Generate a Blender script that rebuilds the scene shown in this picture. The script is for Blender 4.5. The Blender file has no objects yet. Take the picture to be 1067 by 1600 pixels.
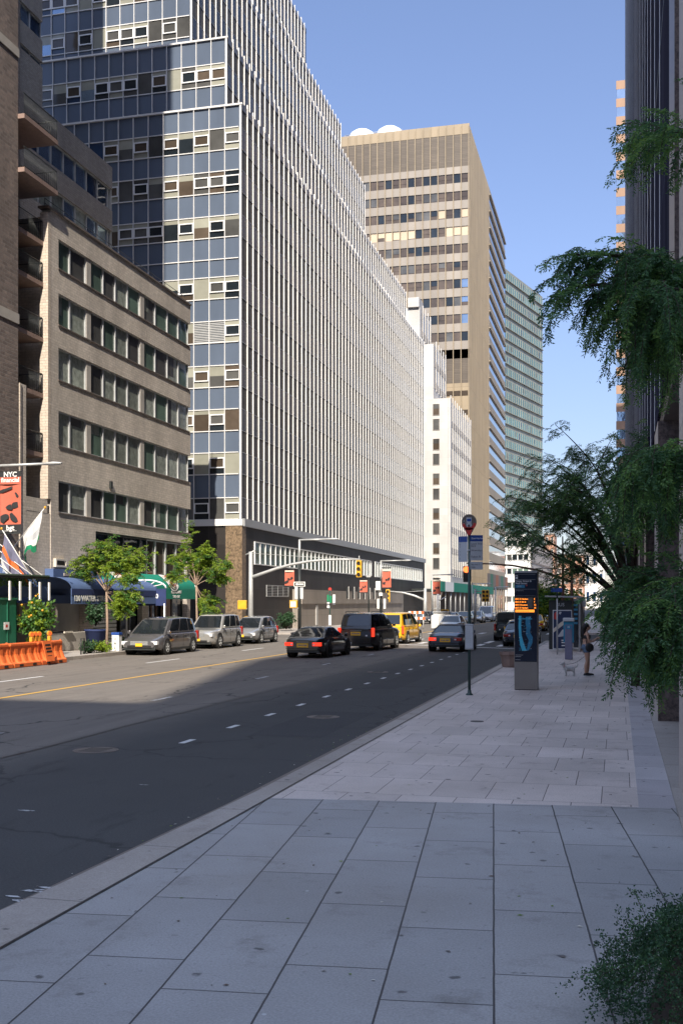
import bpy, math, random
import numpy as np
from mathutils import Vector, Matrix
random.seed(7)
R = math.radians
scene = bpy.context.scene
C = scene.collection

# ------------------------------------------------------------------ camera
F, CX, HY = 1700.0, 533.5, 941.0          # focal length / principal column / horizon row, in photo pixels
EYE = 2.45
TH = math.atan(432.5 / F)                  # the street runs 14.3 deg to the right of the view
ST, CT = math.sin(TH), math.cos(TH)
cam_d = bpy.data.cameras.new('camera'); cam = bpy.data.objects.new('camera', cam_d); C.objects.link(cam)
cam.location = (0, 0, EYE)
cam.rotation_euler = (R(90), 0, TH)
cam_d.sensor_fit = 'VERTICAL'; cam_d.sensor_height = 36.0; cam_d.sensor_width = 24.0
cam_d.lens = 36.0 * F / 1600.0
cam_d.shift_y = (HY - 800) / 1600.0
cam_d.clip_start = 0.1; cam_d.clip_end = 5000
scene.camera = cam

# ------------------------------------------------------------------ sky, sun, exposure
SUN_EL, SUN_SLOPE = 40.0, 0.20             # the sun is behind the camera, a little to the right
az = math.atan(SUN_SLOPE)                  # light travels along (-sin az, cos az)
w = bpy.data.worlds.new('World'); scene.world = w; w.use_nodes = True
nt = w.node_tree; nt.nodes.clear()
wo = nt.nodes.new('ShaderNodeOutputWorld'); bg = nt.nodes.new('ShaderNodeBackground'); sk = nt.nodes.new('ShaderNodeTexSky')
sk.sky_type = 'NISHITA'; sk.sun_disc = False
sk.sun_elevation = R(SUN_EL); sk.sun_rotation = R(180) - az
sk.air_density = 1.0; sk.dust_density = 0.3; sk.ozone_density = 2.0; sk.altitude = 0
bg.inputs['Strength'].default_value = 0.15
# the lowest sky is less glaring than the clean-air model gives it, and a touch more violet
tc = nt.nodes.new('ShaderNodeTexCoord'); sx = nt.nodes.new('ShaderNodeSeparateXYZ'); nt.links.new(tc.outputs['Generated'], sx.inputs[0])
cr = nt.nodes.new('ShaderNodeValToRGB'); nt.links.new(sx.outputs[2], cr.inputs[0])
STOPS = [(0, (.36, .34, .40)), (.12, (.47, .43, .47)), (.3, (.66, .60, .655)), (.5, (.75, .68, .73)), (.62, (1.3, 1.12, 1.05)), (.82, (3.7, 2.9, 2.35))]  # overhead stops are raised, above the view, to add light to the shade
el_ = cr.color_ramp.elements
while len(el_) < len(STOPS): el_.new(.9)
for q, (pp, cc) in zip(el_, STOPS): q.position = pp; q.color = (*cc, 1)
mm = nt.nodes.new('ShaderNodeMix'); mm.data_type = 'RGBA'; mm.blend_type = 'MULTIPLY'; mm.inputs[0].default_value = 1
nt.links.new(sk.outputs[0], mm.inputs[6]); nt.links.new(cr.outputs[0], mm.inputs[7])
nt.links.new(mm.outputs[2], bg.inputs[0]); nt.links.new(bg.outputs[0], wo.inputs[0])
sl = bpy.data.lights.new('sun', 'SUN'); sun = bpy.data.objects.new('sun', sl); C.objects.link(sun)
sl.energy = 4.2; sl.angle = R(0.53); sl.color = (1.0, 0.91, 0.78)
ldir = Vector((-math.sin(az) * math.cos(R(SUN_EL)), math.cos(az) * math.cos(R(SUN_EL)), -math.sin(R(SUN_EL))))
sun.rotation_euler = ldir.to_track_quat('-Z', 'Y').to_euler()
sun.location = (20, -60, 120)
scene.view_settings.view_transform = 'Standard'; scene.view_settings.look = 'None'
scene.view_settings.exposure = 0.9; scene.view_settings.gamma = 1.0
scene.render.engine = 'CYCLES'
scene.cycles.max_bounces = 5; scene.cycles.diffuse_bounces = 3; scene.cycles.glossy_bounces = 3
scene.cycles.transparent_max_bounces = 6
scene.cycles.sample_clamp_indirect = 4.0

# ------------------------------------------------------------------ measuring helpers (survey of the street)
def ray(px, py):
    a = (px - CX) / F; b = (HY - py) / F
    return Vector((a * CT - ST, a * ST + CT, b))
def onX(px, py, X): d = ray(px, py); t = X / d.x; return Vector((X, d.y * t, EYE + d.z * t))
def onY(px, py, Y): d = ray(px, py); t = Y / d.y; return Vector((d.x * t, Y, EYE + d.z * t))
def onZ(px, py, Z=0.0): d = ray(px, py); t = (Z - EYE) / d.z; return Vector((d.x * t, d.y * t, Z))
def Yat(px, X): return onX(px, 0, X).y

# ------------------------------------------------------------------ materials
MATS = {}
def newmat(name):
    m = bpy.data.materials.new(name); m.use_nodes = True
    nt = m.node_tree; b = nt.nodes['Principled BSDF']
    MATS[name] = m
    return m, nt, b
def lk(nt, a, b): nt.links.new(a, b)
def node(nt, t, **kw):
    n = nt.nodes.new(t)
    for k, v in kw.items(): setattr(n, k, v)
    return n
def noise(nt, co, scale, detail=4, rough=0.6):
    n = node(nt, 'ShaderNodeTexNoise'); n.inputs['Scale'].default_value = scale
    n.inputs['Detail'].default_value = detail; n.inputs['Roughness'].default_value = rough
    lk(nt, co, n.inputs['Vector']); return n.outputs['Fac']
def ramp(nt, fac, stops):
    r = node(nt, 'ShaderNodeValToRGB'); e = r.color_ramp.elements
    while len(e) < len(stops): e.new(0.5)
    for q, (p, c) in zip(e, stops): q.position = p; q.color = (c[0], c[1], c[2], 1)
    lk(nt, fac, r.inputs[0]); return r.outputs[0]
def mix(nt, fac, a, b, mode='MIX'):
    m = node(nt, 'ShaderNodeMix', data_type='RGBA', blend_type=mode)
    for s, v in ((m.inputs[0], fac), (m.inputs[6], a), (m.inputs[7], b)):
        if hasattr(v, 'is_linked') or hasattr(v, 'links'): lk(nt, v, s)
        elif isinstance(v, (int, float)): s.default_value = v
        else: s.default_value = (v[0], v[1], v[2], 1)
    return m.outputs[2]
def math_(nt, op, a, b=None, c=None):
    m = node(nt, 'ShaderNodeMath', operation=op)
    for i, v in enumerate((a, b, c)):
        if v is None: continue
        if hasattr(v, 'links'): lk(nt, v, m.inputs[i])
        else: m.inputs[i].default_value = v
    return m.outputs[0]
def coords(nt, kind='Object', rot=0.0, loc=(0, 0, 0), scl=(1, 1, 1)):
    t = node(nt, 'ShaderNodeTexCoord'); mp = node(nt, 'ShaderNodeMapping')
    mp.inputs['Rotation'].default_value = (0, 0, rot); mp.inputs['Location'].default_value = loc; mp.inputs['Scale'].default_value = scl
    lk(nt, t.outputs[kind], mp.inputs[0]); return mp.outputs[0]
def bump(nt, b, h, strength=0.3, dist=0.02):
    n = node(nt, 'ShaderNodeBump'); n.inputs['Strength'].default_value = strength; n.inputs['Distance'].default_value = dist
    lk(nt, h, n.inputs['Height']); lk(nt, n.outputs[0], b.inputs['Normal'])
def wobble(nt, co, amt=0.006, scale=6):
    n = node(nt, 'ShaderNodeTexNoise'); n.inputs['Scale'].default_value = scale; n.inputs['Detail'].default_value = 3; lk(nt, co, n.inputs['Vector'])
    v = node(nt, 'ShaderNodeVectorMath', operation='MULTIPLY_ADD'); lk(nt, n.outputs['Color'], v.inputs[0]); v.inputs[1].default_value = (amt, amt, amt); lk(nt, co, v.inputs[2]); return v.outputs[0]
def plain(name, col, rough=0.6, metal=0.0, var=0.18, scale=3.0, bmp=0.0, spec=0.5, coat=0.0, streak=False, fine=40):
    """painted / cast surface: two scales of wear so that nothing reads flat"""
    m, nt, b = newmat(name)
    co = coords(nt, scl=(1, 1, 0.25) if streak else (1, 1, 1))
    n1 = noise(nt, co, scale, 5); n2 = noise(nt, coords(nt), scale * fine, 2)
    d = tuple(c * (1 - var) for c in col); h = tuple(min(1, c * (1 + var)) for c in col)
    c1 = ramp(nt, n1, [(0.3, d), (0.7, h)])
    c2 = mix(nt, 0.35, c1, ramp(nt, n2, [(0.25, tuple(c * 0.7 for c in col)), (0.75, tuple(min(1, c * 1.25) for c in col))]))
    lk(nt, c2, b.inputs['Base Color'])
    rr = node(nt, 'ShaderNodeMapRange'); rr.inputs[3].default_value = max(0.02, rough - 0.08); rr.inputs[4].default_value = min(1, rough + 0.12)
    lk(nt, n1, rr.inputs[0]); lk(nt, rr.outputs[0], b.inputs['Roughness'])
    b.inputs['Metallic'].default_value = metal; b.inputs['Specular IOR Level'].default_value = spec
    b.inputs['Coat Weight'].default_value = coat; b.inputs['Coat Roughness'].default_value = 0.04
    if bmp: bump(nt, b, n2, bmp, 0.01)
    return m
def wallco(nt):
    t = node(nt, 'ShaderNodeTexCoord'); s = node(nt, 'ShaderNodeSeparateXYZ'); lk(nt, t.outputs['Object'], s.inputs[0])
    u = math_(nt, 'ADD', s.outputs[0], s.outputs[1]); c = node(nt, 'ShaderNodeCombineXYZ')
    lk(nt, u, c.inputs[0]); lk(nt, s.outputs[2], c.inputs[1]); return c.outputs[0], s
def brickmat(name, c1, c2, mortar, bw=0.42, bh=0.14, ms=0.014, rough=0.85, stain=0.25, bmp=0.5, bias=0.0):
    m, nt, b = newmat(name)
    co, s = wallco(nt)
    t = node(nt, 'ShaderNodeTexBrick'); lk(nt, co, t.inputs[0])
    t.inputs['Color1'].default_value = (*c1, 1); t.inputs['Color2'].default_value = (*c2, 1); t.inputs['Mortar'].default_value = (*mortar, 1)
    t.inputs['Scale'].default_value = 1; t.inputs['Mortar Size'].default_value = ms; t.inputs['Bias'].default_value = bias
    t.inputs['Brick Width'].default_value = bw; t.inputs['Row Height'].default_value = bh; t.inputs['Mortar Smooth'].default_value = 0.3
    n1 = noise(nt, coords(nt, scl=(1, 1, 0.35)), 0.5, 6, 0.65); n2 = noise(nt, coords(nt), 7, 4)
    st = ramp(nt, n1, [(0.3, (1 - stain,) * 3), (0.65, (1.08,) * 3)])
    st2 = ramp(nt, n2, [(0.3, (0.82,) * 3), (0.7, (1.12,) * 3)])
    lk(nt, mix(nt, 1.0, mix(nt, 1.0, t.outputs[0], st, 'MULTIPLY'), st2, 'MULTIPLY'), b.inputs['Base Color'])
    b.inputs['Roughness'].default_value = rough
    h = math_(nt, 'MULTIPLY_ADD', n2, 0.6, t.outputs['Fac'])
    n = node(nt, 'ShaderNodeBump'); n.invert = True; n.inputs['Strength'].default_value = bmp; n.inputs['Distance'].default_value = 0.012
    lk(nt, h, n.inputs['Height']); lk(nt, n.outputs[0], b.inputs['Normal'])
    return m
def panelmat(name, col, pw, ph, gap=0.02, var=0.12, rough=0.6, joint=0.45, metal=0.0, speck=0.0, spscale=30):
    m, nt, b = newmat(name)
    co, s = wallco(nt)
    t = node(nt, 'ShaderNodeTexBrick'); t.offset = 0.0; lk(nt, co, t.inputs[0])
    t.inputs['Color1'].default_value = (*[c * (1 - var) for c in col], 1); t.inputs['Color2'].default_value = (*[min(1, c * (1 + var)) for c in col], 1)
    t.inputs['Mortar'].default_value = (*[c * joint for c in col], 1); t.inputs['Scale'].default_value = 1
    t.inputs['Mortar Size'].default_value = gap; t.inputs['Brick Width'].default_value = pw; t.inputs['Row Height'].default_value = ph
    n1 = noise(nt, coords(nt, scl=(1, 1, 0.3)), 0.35, 6, 0.6)
    c = mix(nt, 1.0, t.outputs[0], ramp(nt, n1, [(0.3, (0.85,) * 3), (0.7, (1.08,) * 3)]), 'MULTIPLY')
    if speck:
        n2 = noise(nt, coords(nt), spscale, 3, 0.8)
        c = mix(nt, 1.0, c, ramp(nt, n2, [(0.35, (1 - speck,) * 3), (0.6, (1 + speck,) * 3)]), 'MULTIPLY')
    lk(nt, c, b.inputs['Base Color']); b.inputs['Roughness'].default_value = rough; b.inputs['Metallic'].default_value = metal
    return m
def glassmat(name, col, rough=0.05, spec=0.6, wob=0.04, var=0.3, scale=0.4, metal=0.0, wscale=0.6):
    """window pane seen from outside: a dark room behind a reflecting sheet"""
    m, nt, b = newmat(name)
    n1 = noise(nt, coords(nt), scale, 4)
    g = node(nt, 'ShaderNodeObjectInfo')
    k = ramp(nt, g.outputs['Random'], [(0.0, (1 - var,) * 3), (1.0, (1 + var,) * 3)])
    c = ramp(nt, n1, [(0.3, tuple(x * (1 - var) for x in col)), (0.7, tuple(min(1, x * (1 + var)) for x in col))])
    lk(nt, mix(nt, 1.0, c, k, 'MULTIPLY'), b.inputs['Base Color'])
    b.inputs['Roughness'].default_value = rough; b.inputs['Specular IOR Level'].default_value = spec; b.inputs['Metallic'].default_value = metal
    n2 = noise(nt, coords(nt), wscale, 2)
    bump(nt, b, n2, wob, 0.3)
    return m
def emitmat(name, col, strength):
    m, nt, b = newmat(name); b.inputs['Base Color'].default_value = (*col, 1)
    b.inputs['Emission Color'].default_value = (*col, 1); b.inputs['Emission Strength'].default_value = strength
    n1 = noise(nt, coords(nt), 9, 2); b.inputs['Roughness'].default_value = 0.4
    return m
def leafmat(name, col, trans=0.3, var=0.35):
    m, nt, b = newmat(name)
    oi = node(nt, 'ShaderNodeNewGeometry')
    n1 = noise(nt, coords(nt), 2.2, 3)
    k = math_(nt, 'MULTIPLY_ADD', oi.outputs['Random Per Island'], 0.5, math_(nt, 'MULTIPLY', n1, 0.5))
    c = ramp(nt, k, [(0.2, tuple(x * (1 - var) for x in col)), (0.55, col), (0.85, (min(1, col[0] * (1 + var * 2.2)), min(1, col[1] * (1 + var * 1.2)), col[2] * (1 - var * .3)))])
    lk(nt, c, b.inputs['Base Color']); b.inputs['Roughness'].default_value = 0.55
    tr = node(nt, 'ShaderNodeBsdfTranslucent'); lk(nt, c, tr.inputs[0])
    ms = node(nt, 'ShaderNodeMixShader'); ms.inputs[0].default_value = trans
    lk(nt, b.outputs[0], ms.inputs[1]); lk(nt, tr.outputs[0], ms.inputs[2])
    lk(nt, ms.outputs[0], nt.nodes['Material Output'].inputs[0])
    return m

# ------------------------------------------------------------------ mesh building
class MB:
    def __init__(s): s.v = []; s.f = []; s.m = []; s.mats = []; s.sm = []
    def mi(s, mat):
        if isinstance(mat, str): mat = MATS[mat]
        if mat not in s.mats: s.mats.append(mat)
        return s.mats.index(mat)
    def poly(s, pts, mat, smooth=False):
        i = len(s.v); s.v += [tuple(p) for p in pts]; s.f.append(tuple(range(i, i + len(pts)))); s.m.append(s.mi(mat)); s.sm.append(smooth); return s
    def mesh(s, vs, fs, mat, smooth=False):
        i = len(s.v); s.v += [tuple(p) for p in vs]; k = s.mi(mat)
        for f in fs: s.f.append(tuple(i + q for q in f)); s.m.append(k); s.sm.append(smooth)
        return s
    def box(s, x0, x1, y0, y1, z0, z1, mat):
        if x0 > x1: x0, x1 = x1, x0
        if y0 > y1: y0, y1 = y1, y0
        if z0 > z1: z0, z1 = z1, z0
        vs = [(x0, y0, z0), (x1, y0, z0), (x1, y1, z0), (x0, y1, z0), (x0, y0, z1), (x1, y0, z1), (x1, y1, z1), (x0, y1, z1)]
        return s.mesh(vs, [(0, 3, 2, 1), (4, 5, 6, 7), (0, 1, 5, 4), (1, 2, 6, 5), (2, 3, 7, 6), (3, 0, 4, 7)], mat)
    def hexa(s, b, t, mat):      # b, t: four bottom, four top points, counter-clockwise from above
        return s.mesh(list(b) + list(t), [(0, 3, 2, 1), (4, 5, 6, 7), (0, 1, 5, 4), (1, 2, 6, 5), (2, 3, 7, 6), (3, 0, 4, 7)], mat)
    def tube(s, pts, rad, mat, n=8, cap=True, smooth=True):
        pts = [Vector(p) for p in pts]; k = len(pts)
        if not hasattr(rad, '__len__'): rad = [rad] * k
        vs = []; up = None
        for i, p in enumerate(pts):
            d = (pts[min(i + 1, k - 1)] - pts[max(i - 1, 0)]).normalized()
            if up is None: up = Vector((0, 0, 1)) if abs(d.z) < 0.9 else Vector((1, 0, 0))
            a = d.cross(up); a = a.normalized() if a.length > 1e-6 else Vector((1, 0, 0)); bb = a.cross(d).normalized(); up = bb
            for j in range(n):
                t = 2 * math.pi * j / n; vs.append(p + (a * math.cos(t) + bb * math.sin(t)) * rad[i])
        fs = [(i * n + j, i * n + (j + 1) % n, (i + 1) * n + (j + 1) % n, (i + 1) * n + j) for i in range(k - 1) for j in range(n)]
        s.mesh(vs, fs, mat, smooth)
        if cap:
            q = len(s.v) - len(vs); kk = s.mi(mat)
            s.f.append(tuple(q + j for j in range(n))[::-1]); s.m.append(kk); s.sm.append(False)
            s.f.append(tuple(q + (k - 1) * n + j for j in range(n))); s.m.append(kk); s.sm.append(False)
        return s
    def disc(s, c, r, nrm, thick, mat, n=24, sx=1.0):
        c = Vector(c); nrm = Vector(nrm).normalized(); return s.tube([c - nrm * thick / 2, c + nrm * thick / 2], r, mat, n=n, smooth=False)
    def lathe(s, c, prof, mat, n=20, axis='z', smooth=True):
        vs = []
        for r, h in prof:
            for j in range(n):
                t = 2 * math.pi * j / n; a, b_ = r * math.cos(t), r * math.sin(t)
                p = (a, b_, h) if axis == 'z' else ((h, a, b_) if axis == 'x' else (a, h, b_))
                vs.append((c[0] + p[0], c[1] + p[1], c[2] + p[2]))
        k = len(prof)
        fs = [(i * n + j, i * n + (j + 1) % n, (i + 1) * n + (j + 1) % n, (i + 1) * n + j) for i in range(k - 1) for j in range(n)]
        return s.mesh(vs, fs, mat, smooth)

def wloc(o):
    v = Vector((0, 0, 0))
    while o is not None: v += o.location; o = o.parent
    return v
def build(mb, name, parent=None, smooth_bevel=0.0, label=None, cat=None, group=None, kind=None, base=None):
    me = bpy.data.meshes.new(name)
    off = wloc(parent) if parent else Vector(base or (0, 0, 0))
    a = np.array(mb.v, dtype=np.float64).reshape(-1, 3) - np.array(off)
    me.from_pydata(a.tolist(), [], mb.f); me.polygons.foreach_set('material_index', mb.m); me.polygons.foreach_set('use_smooth', mb.sm)
    for m in mb.mats: me.materials.append(m)
    o = bpy.data.objects.new(name, me); C.objects.link(o)
    if parent: o.parent = parent
    else: o.location = off
    if smooth_bevel:
        bv = o.modifiers.new('bevel', 'BEVEL'); bv.width = smooth_bevel; bv.segments = 2; bv.limit_method = 'ANGLE'
    tag(o, label, cat, group, kind)
    return o
def tag(o, label=None, cat=None, group=None, kind=None):
    if label: o['label'] = label
    if cat: o['category'] = cat
    if group: o['group'] = group
    if kind: o['kind'] = kind
    return o
def thing(name, loc, label, cat, group=None):
    o = bpy.data.objects.new(name, None); C.objects.link(o); o.location = loc; o.empty_display_size = 0.3
    return tag(o, label, cat, group)
def copy_tree(o, parent=None):
    c = o.copy(); C.objects.link(c); c.parent = parent
    for ch in [q for q in bpy.data.objects if q.parent == o]: copy_tree(ch, c)
    return c
def bx(name, parent, x0, x1, y0, y1, z0, z1, mat, bev=0.0, **kw):
    return build(MB().box(x0, x1, y0, y1, z0, z1, mat), name, parent, bev, **kw)
def text(body, size, mat, parent, loc, rot, name='lettering', align='CENTER', ext=0.004, sx=1.0, bold=0.0):
    cu = bpy.data.curves.new(name, 'FONT'); cu.body = body; cu.size = size; cu.align_x = align; cu.align_y = 'CENTER'
    cu.extrude = ext; cu.resolution_u = 2; cu.offset = bold
    t = bpy.data.objects.new(name + '_tmp', cu); C.objects.link(t)
    dg = bpy.context.evaluated_depsgraph_get(); dg.update()
    me = bpy.data.meshes.new_from_object(t.evaluated_get(dg)); bpy.data.objects.remove(t)
    me.materials.clear(); me.materials.append(MATS[mat])
    M = Matrix.Translation(Vector(loc) - wloc(parent)) @ rot.to_4x4() @ Matrix.Diagonal((sx, 1, 1, 1))
    me.transform(M); me.name = name
    o = bpy.data.objects.new(name, me); C.objects.link(o); o.parent = parent
    return o
ROT_Y = Matrix(((1, 0, 0), (0, 0, -1), (0, 1, 0)))              # reads from -Y (faces the camera)
ROT_X = Matrix(((0, 0, 1), (1, 0, 0), (0, 1, 0)))               # on a wall that faces +X (across the street)
# ------------------------------------------------------------------ material library
plain('white_metal', (0.74, 0.75, 0.76), 0.4, var=0.06, streak=True)
plain('fin_white', (0.66, 0.655, 0.65), 0.5, var=0.07, scale=0.6, streak=True)
plain('grey_metal', (0.42, 0.43, 0.44), 0.4, 0.5, var=0.1)
plain('galv', (0.48, 0.49, 0.49), 0.45, 0.3, var=0.12)
plain('steel', (0.36, 0.34, 0.32), 0.32, 0.85, var=0.12, scale=1.5)
plain('dark_metal', (0.03, 0.035, 0.035), 0.45, 0.2)
plain('black', (0.015, 0.015, 0.016), 0.5)
plain('rubber', (0.02, 0.02, 0.02), 0.85)
plain('green_pole', (0.02, 0.055, 0.05), 0.4, spec=0.6)
plain('brown_pole', (0.11, 0.055, 0.03), 0.6)
plain('signal_yellow', (0.72, 0.40, 0.03), 0.4)
plain('plate_yellow', (0.85, 0.50, 0.03), 0.4, var=0.05)
plain('orange_plastic', (0.70, 0.15, 0.035), 0.55, var=0.22, scale=2)
plain('amber', (0.65, 0.32, 0.03), 0.4)
plain('white_paint', (0.78, 0.78, 0.76), 0.5, var=0.06)
plain('cream', (0.62, 0.57, 0.48), 0.6, var=0.08)
plain('red_paint', (0.55, 0.05, 0.04), 0.4)
plain('banner_red', (0.55, 0.13, 0.08), 0.7, var=0.1)
plain('banner_black', (0.02, 0.022, 0.025), 0.7)
plain('awning_blue', (0.08, 0.13, 0.27), 0.75, var=0.15, scale=1.2)
plain('awning_navy', (0.02, 0.035, 0.12), 0.75)
plain('awning_green', (0.0, 0.20, 0.13), 0.7, var=0.12, scale=1.0)
plain('sign_blue', (0.02, 0.07, 0.30), 0.45)
plain('sign_grey', (0.50, 0.52, 0.54), 0.5, var=0.08)
plain('sign_green', (0.01, 0.22, 0.10), 0.45)
plain('panel_green', (0.012, 0.13, 0.075), 0.6, var=0.25, streak=True)
plain('concrete', (0.42, 0.39, 0.35), 0.85, var=0.2, scale=1.0, bmp=0.3)
plain('stone_dark', (0.15, 0.12, 0.10), 0.6, var=0.3, scale=3, bmp=0.2)
plain('planter_stone', (0.26, 0.18, 0.15), 0.8, var=0.25, scale=4, bmp=0.3)
plain('skin', (0.50, 0.29, 0.20), 0.55, var=0.08)
plain('hair', (0.015, 0.012, 0.01), 0.6)
plain('denim', (0.10, 0.15, 0.22), 0.85, var=0.3, scale=12)
plain('fur', (0.48, 0.46, 0.44), 0.9, var=0.35, scale=14, bmp=0.5)
plain('bark', (0.07, 0.05, 0.035), 0.9, var=0.35, scale=6, bmp=0.6)
plain('bark_pale', (0.28, 0.20, 0.15), 0.9, var=0.3, scale=6, bmp=0.5)
plain('soil', (0.05, 0.035, 0.025), 0.95)
plain('terracotta', (0.30, 0.12, 0.07), 0.8)
plain('shelter_blue', (0.02, 0.22, 0.36), 0.4)
plain('lilac_grey', (0.16, 0.16, 0.24), 0.5)
plain('poster_dark', (0.02, 0.035, 0.09), 0.35)
plain('map_blue', (0.03, 0.20, 0.34), 0.4, var=0.3, scale=5)
plain('kiosk_face', (0.012, 0.018, 0.035), 0.15, var=0.1)
plain('rooftank', (0.85, 0.85, 0.84), 0.6, var=0.03)
brickmat('brick_tan', (0.575, 0.51, 0.435), (0.68, 0.605, 0.52), (0.51, 0.45, 0.385), stain=0.3)
brickmat('brick_tan_pale', (0.52, 0.44, 0.36), (0.60, 0.52, 0.43), (0.40, 0.34, 0.28), stain=0.12)
brickmat('brick_brown', (0.16, 0.125, 0.11), (0.27, 0.21, 0.18), (0.22, 0.19, 0.17), stain=0.2, bw=0.40, bh=0.17, ms=0.02)
brickmat('brick_grey', (0.36, 0.32, 0.285), (0.45, 0.40, 0.355), (0.30, 0.27, 0.24), stain=0.2)
brickmat('brick_red', (0.34, 0.17, 0.11), (0.46, 0.25, 0.17), (0.35, 0.28, 0.22), bw=0.6, bh=0.25, stain=0.2)
panelmat('granite_dark', (0.030, 0.026, 0.024), 1.37, 1.7, 0.012, 0.25, 0.5, 1.9, speck=0.35); MATS['granite_dark'].node_tree.nodes['Principled BSDF'].inputs['Specular IOR Level'].default_value = 0.25
panelmat('granite_brown', (0.17, 0.12, 0.075), 2.6, 2.7, 0.02, 0.12, 0.4, 1.3, speck=0.55, spscale=5)
panelmat('stone_wall', (0.27, 0.235, 0.20), 1.6, 1.1, 0.012, 0.08, 0.7, 0.7, speck=0.15)
panelmat('spandrel_blue', (0.11, 0.14, 0.195), 50, 50, 0.0, 0.12, 0.16)
panelmat('spandrel_dark', (0.10, 0.095, 0.095), 1.37, 3.45, 0.02, 0.15, 0.3)
panelmat('beige_panel', (0.29, 0.23, 0.15), 1.55, 7.6, 0.05, 0.07, 0.6, 0.72)
panelmat('beige_concrete', (0.36, 0.30, 0.22), 3.2, 50, 0.03, 0.06, 0.7, 0.75)
panelmat('tower_spandrel', (0.265, 0.235, 0.20), 1.55, 50, 0.03, 0.12, 0.5, 0.7)
panelmat('tower_louvre', (0.10, 0.080, 0.060), 1.55, 0.35, 0.03, 0.14, 0.6, 0.6)
panelmat('white_stone', (0.53, 0.515, 0.49), 1.8, 1.2, 0.01, 0.05, 0.7, 0.8)
panelmat('grey_stone', (0.33, 0.30, 0.27), 1.8, 1.2, 0.01, 0.08, 0.75, 0.75)
panelmat('grey_wall', (0.20, 0.20, 0.215), 3, 2, 0.01, 0.06, 0.8, 0.8)
panelmat('orange_panel', (0.34, 0.21, 0.135), 1.5, 50, 0.02, 0.1, 0.7, 0.8)
panelmat('green_spandrel', (0.27, 0.28, 0.24), 1.5, 50, 0.06, 0.1, 0.5, 0.6)
panelmat('white_spandrel', (0.72, 0.72, 0.69), 1.9, 50, 0.02, 0.05, 0.6, 0.7)
panelmat('pier_stone', (0.47, 0.41, 0.37), 50, 2.2, 0.012, 0.08, 0.5, 0.7, speck=0.15)
panelmat('pier_brown', (0.115, 0.085, 0.075), 50, 2.2, 0.012, 0.12, 0.35, 1.3, speck=0.5, spscale=12)
panelmat('purple_glass_wall', (0.045, 0.045, 0.065), 0.75, 3.8, 0.03, 0.3, 0.6, 1.8); MATS['purple_glass_wall'].node_tree.nodes['Principled BSDF'].inputs['Specular IOR Level'].default_value = 0.0
glassmat('glass_dark', (0.018, 0.024, 0.03), 0.05)
glassmat('glass_navy', (0.02, 0.045, 0.10), 0.04, wob=0.03)
glassmat('glass_brown', (0.085, 0.066, 0.050), 0.06)
glassmat('glass_grey', (0.085, 0.085, 0.082), 0.10)
glassmat('glass_pale', (0.30, 0.30, 0.25), 0.14, var=0.15)
glassmat('glass_tan', (0.50, 0.41, 0.29), 0.3, var=0.1)
glassmat('glass_curtain', (0.29, 0.32, 0.28), 0.12, var=0.35, scale=3.5)
glassmat('glass_green', (0.10, 0.15, 0.12), 0.08)
glassmat('glass_teal', (0.06, 0.165, 0.18), 0.10, var=0.25, scale=0.15)
glassmat('glass_sky', (0.28, 0.38, 0.50), 0.05, metal=0.75, var=0.12)
glassmat('car_glass', (0.012, 0.015, 0.018), 0.02, spec=0.9, wob=0.02, var=0.2)
emitmat('tail_lit', (0.85, 0.04, 0.015), 0.8)
plain('tail_red', (0.35, 0.02, 0.015), 0.15, coat=0.6)
emitmat('hand_red', (1.0, 0.13, 0.03), 2.2)
emitmat('led_orange', (1.0, 0.28, 0.03), 0.9)
emitmat('led_map', (0.03, 0.22, 0.36), 0.15)
emitmat('lamp_warm', (1.0, 0.75, 0.4), 2.5)
plain('lens', (0.75, 0.76, 0.78), 0.1, coat=0.5, var=0.05)
def carpaint(name, col, metal=0.5):
    m = plain(name, col, 0.28, metal, var=0.08, scale=1.0, coat=1.0, fine=300); return m
carpaint('paint_grey', (0.15, 0.145, 0.15)); carpaint('paint_silver', (0.46, 0.45, 0.43)); carpaint('paint_silver_dark', (0.30, 0.31, 0.32))
carpaint('paint_black', (0.010, 0.011, 0.013), 0.1); carpaint('paint_taxi', (0.78, 0.42, 0.01), 0.0); carpaint('paint_blue', (0.06, 0.075, 0.11))
carpaint('paint_dkgreen', (0.02, 0.03, 0.03)); carpaint('paint_white', (0.7, 0.7, 0.7), 0.0)
leafmat('leaf_dark', (0.07, 0.165, 0.06), 0.4)
leafmat('leaf_mid', (0.14, 0.27, 0.07), 0.45)
leafmat('leaf_lime', (0.22, 0.34, 0.03), 0.45)
leafmat('leaf_shrub', (0.03, 0.085, 0.035), 0.2)
leafmat('leaf_bush', (0.06, 0.16, 0.03), 0.3)

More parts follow.
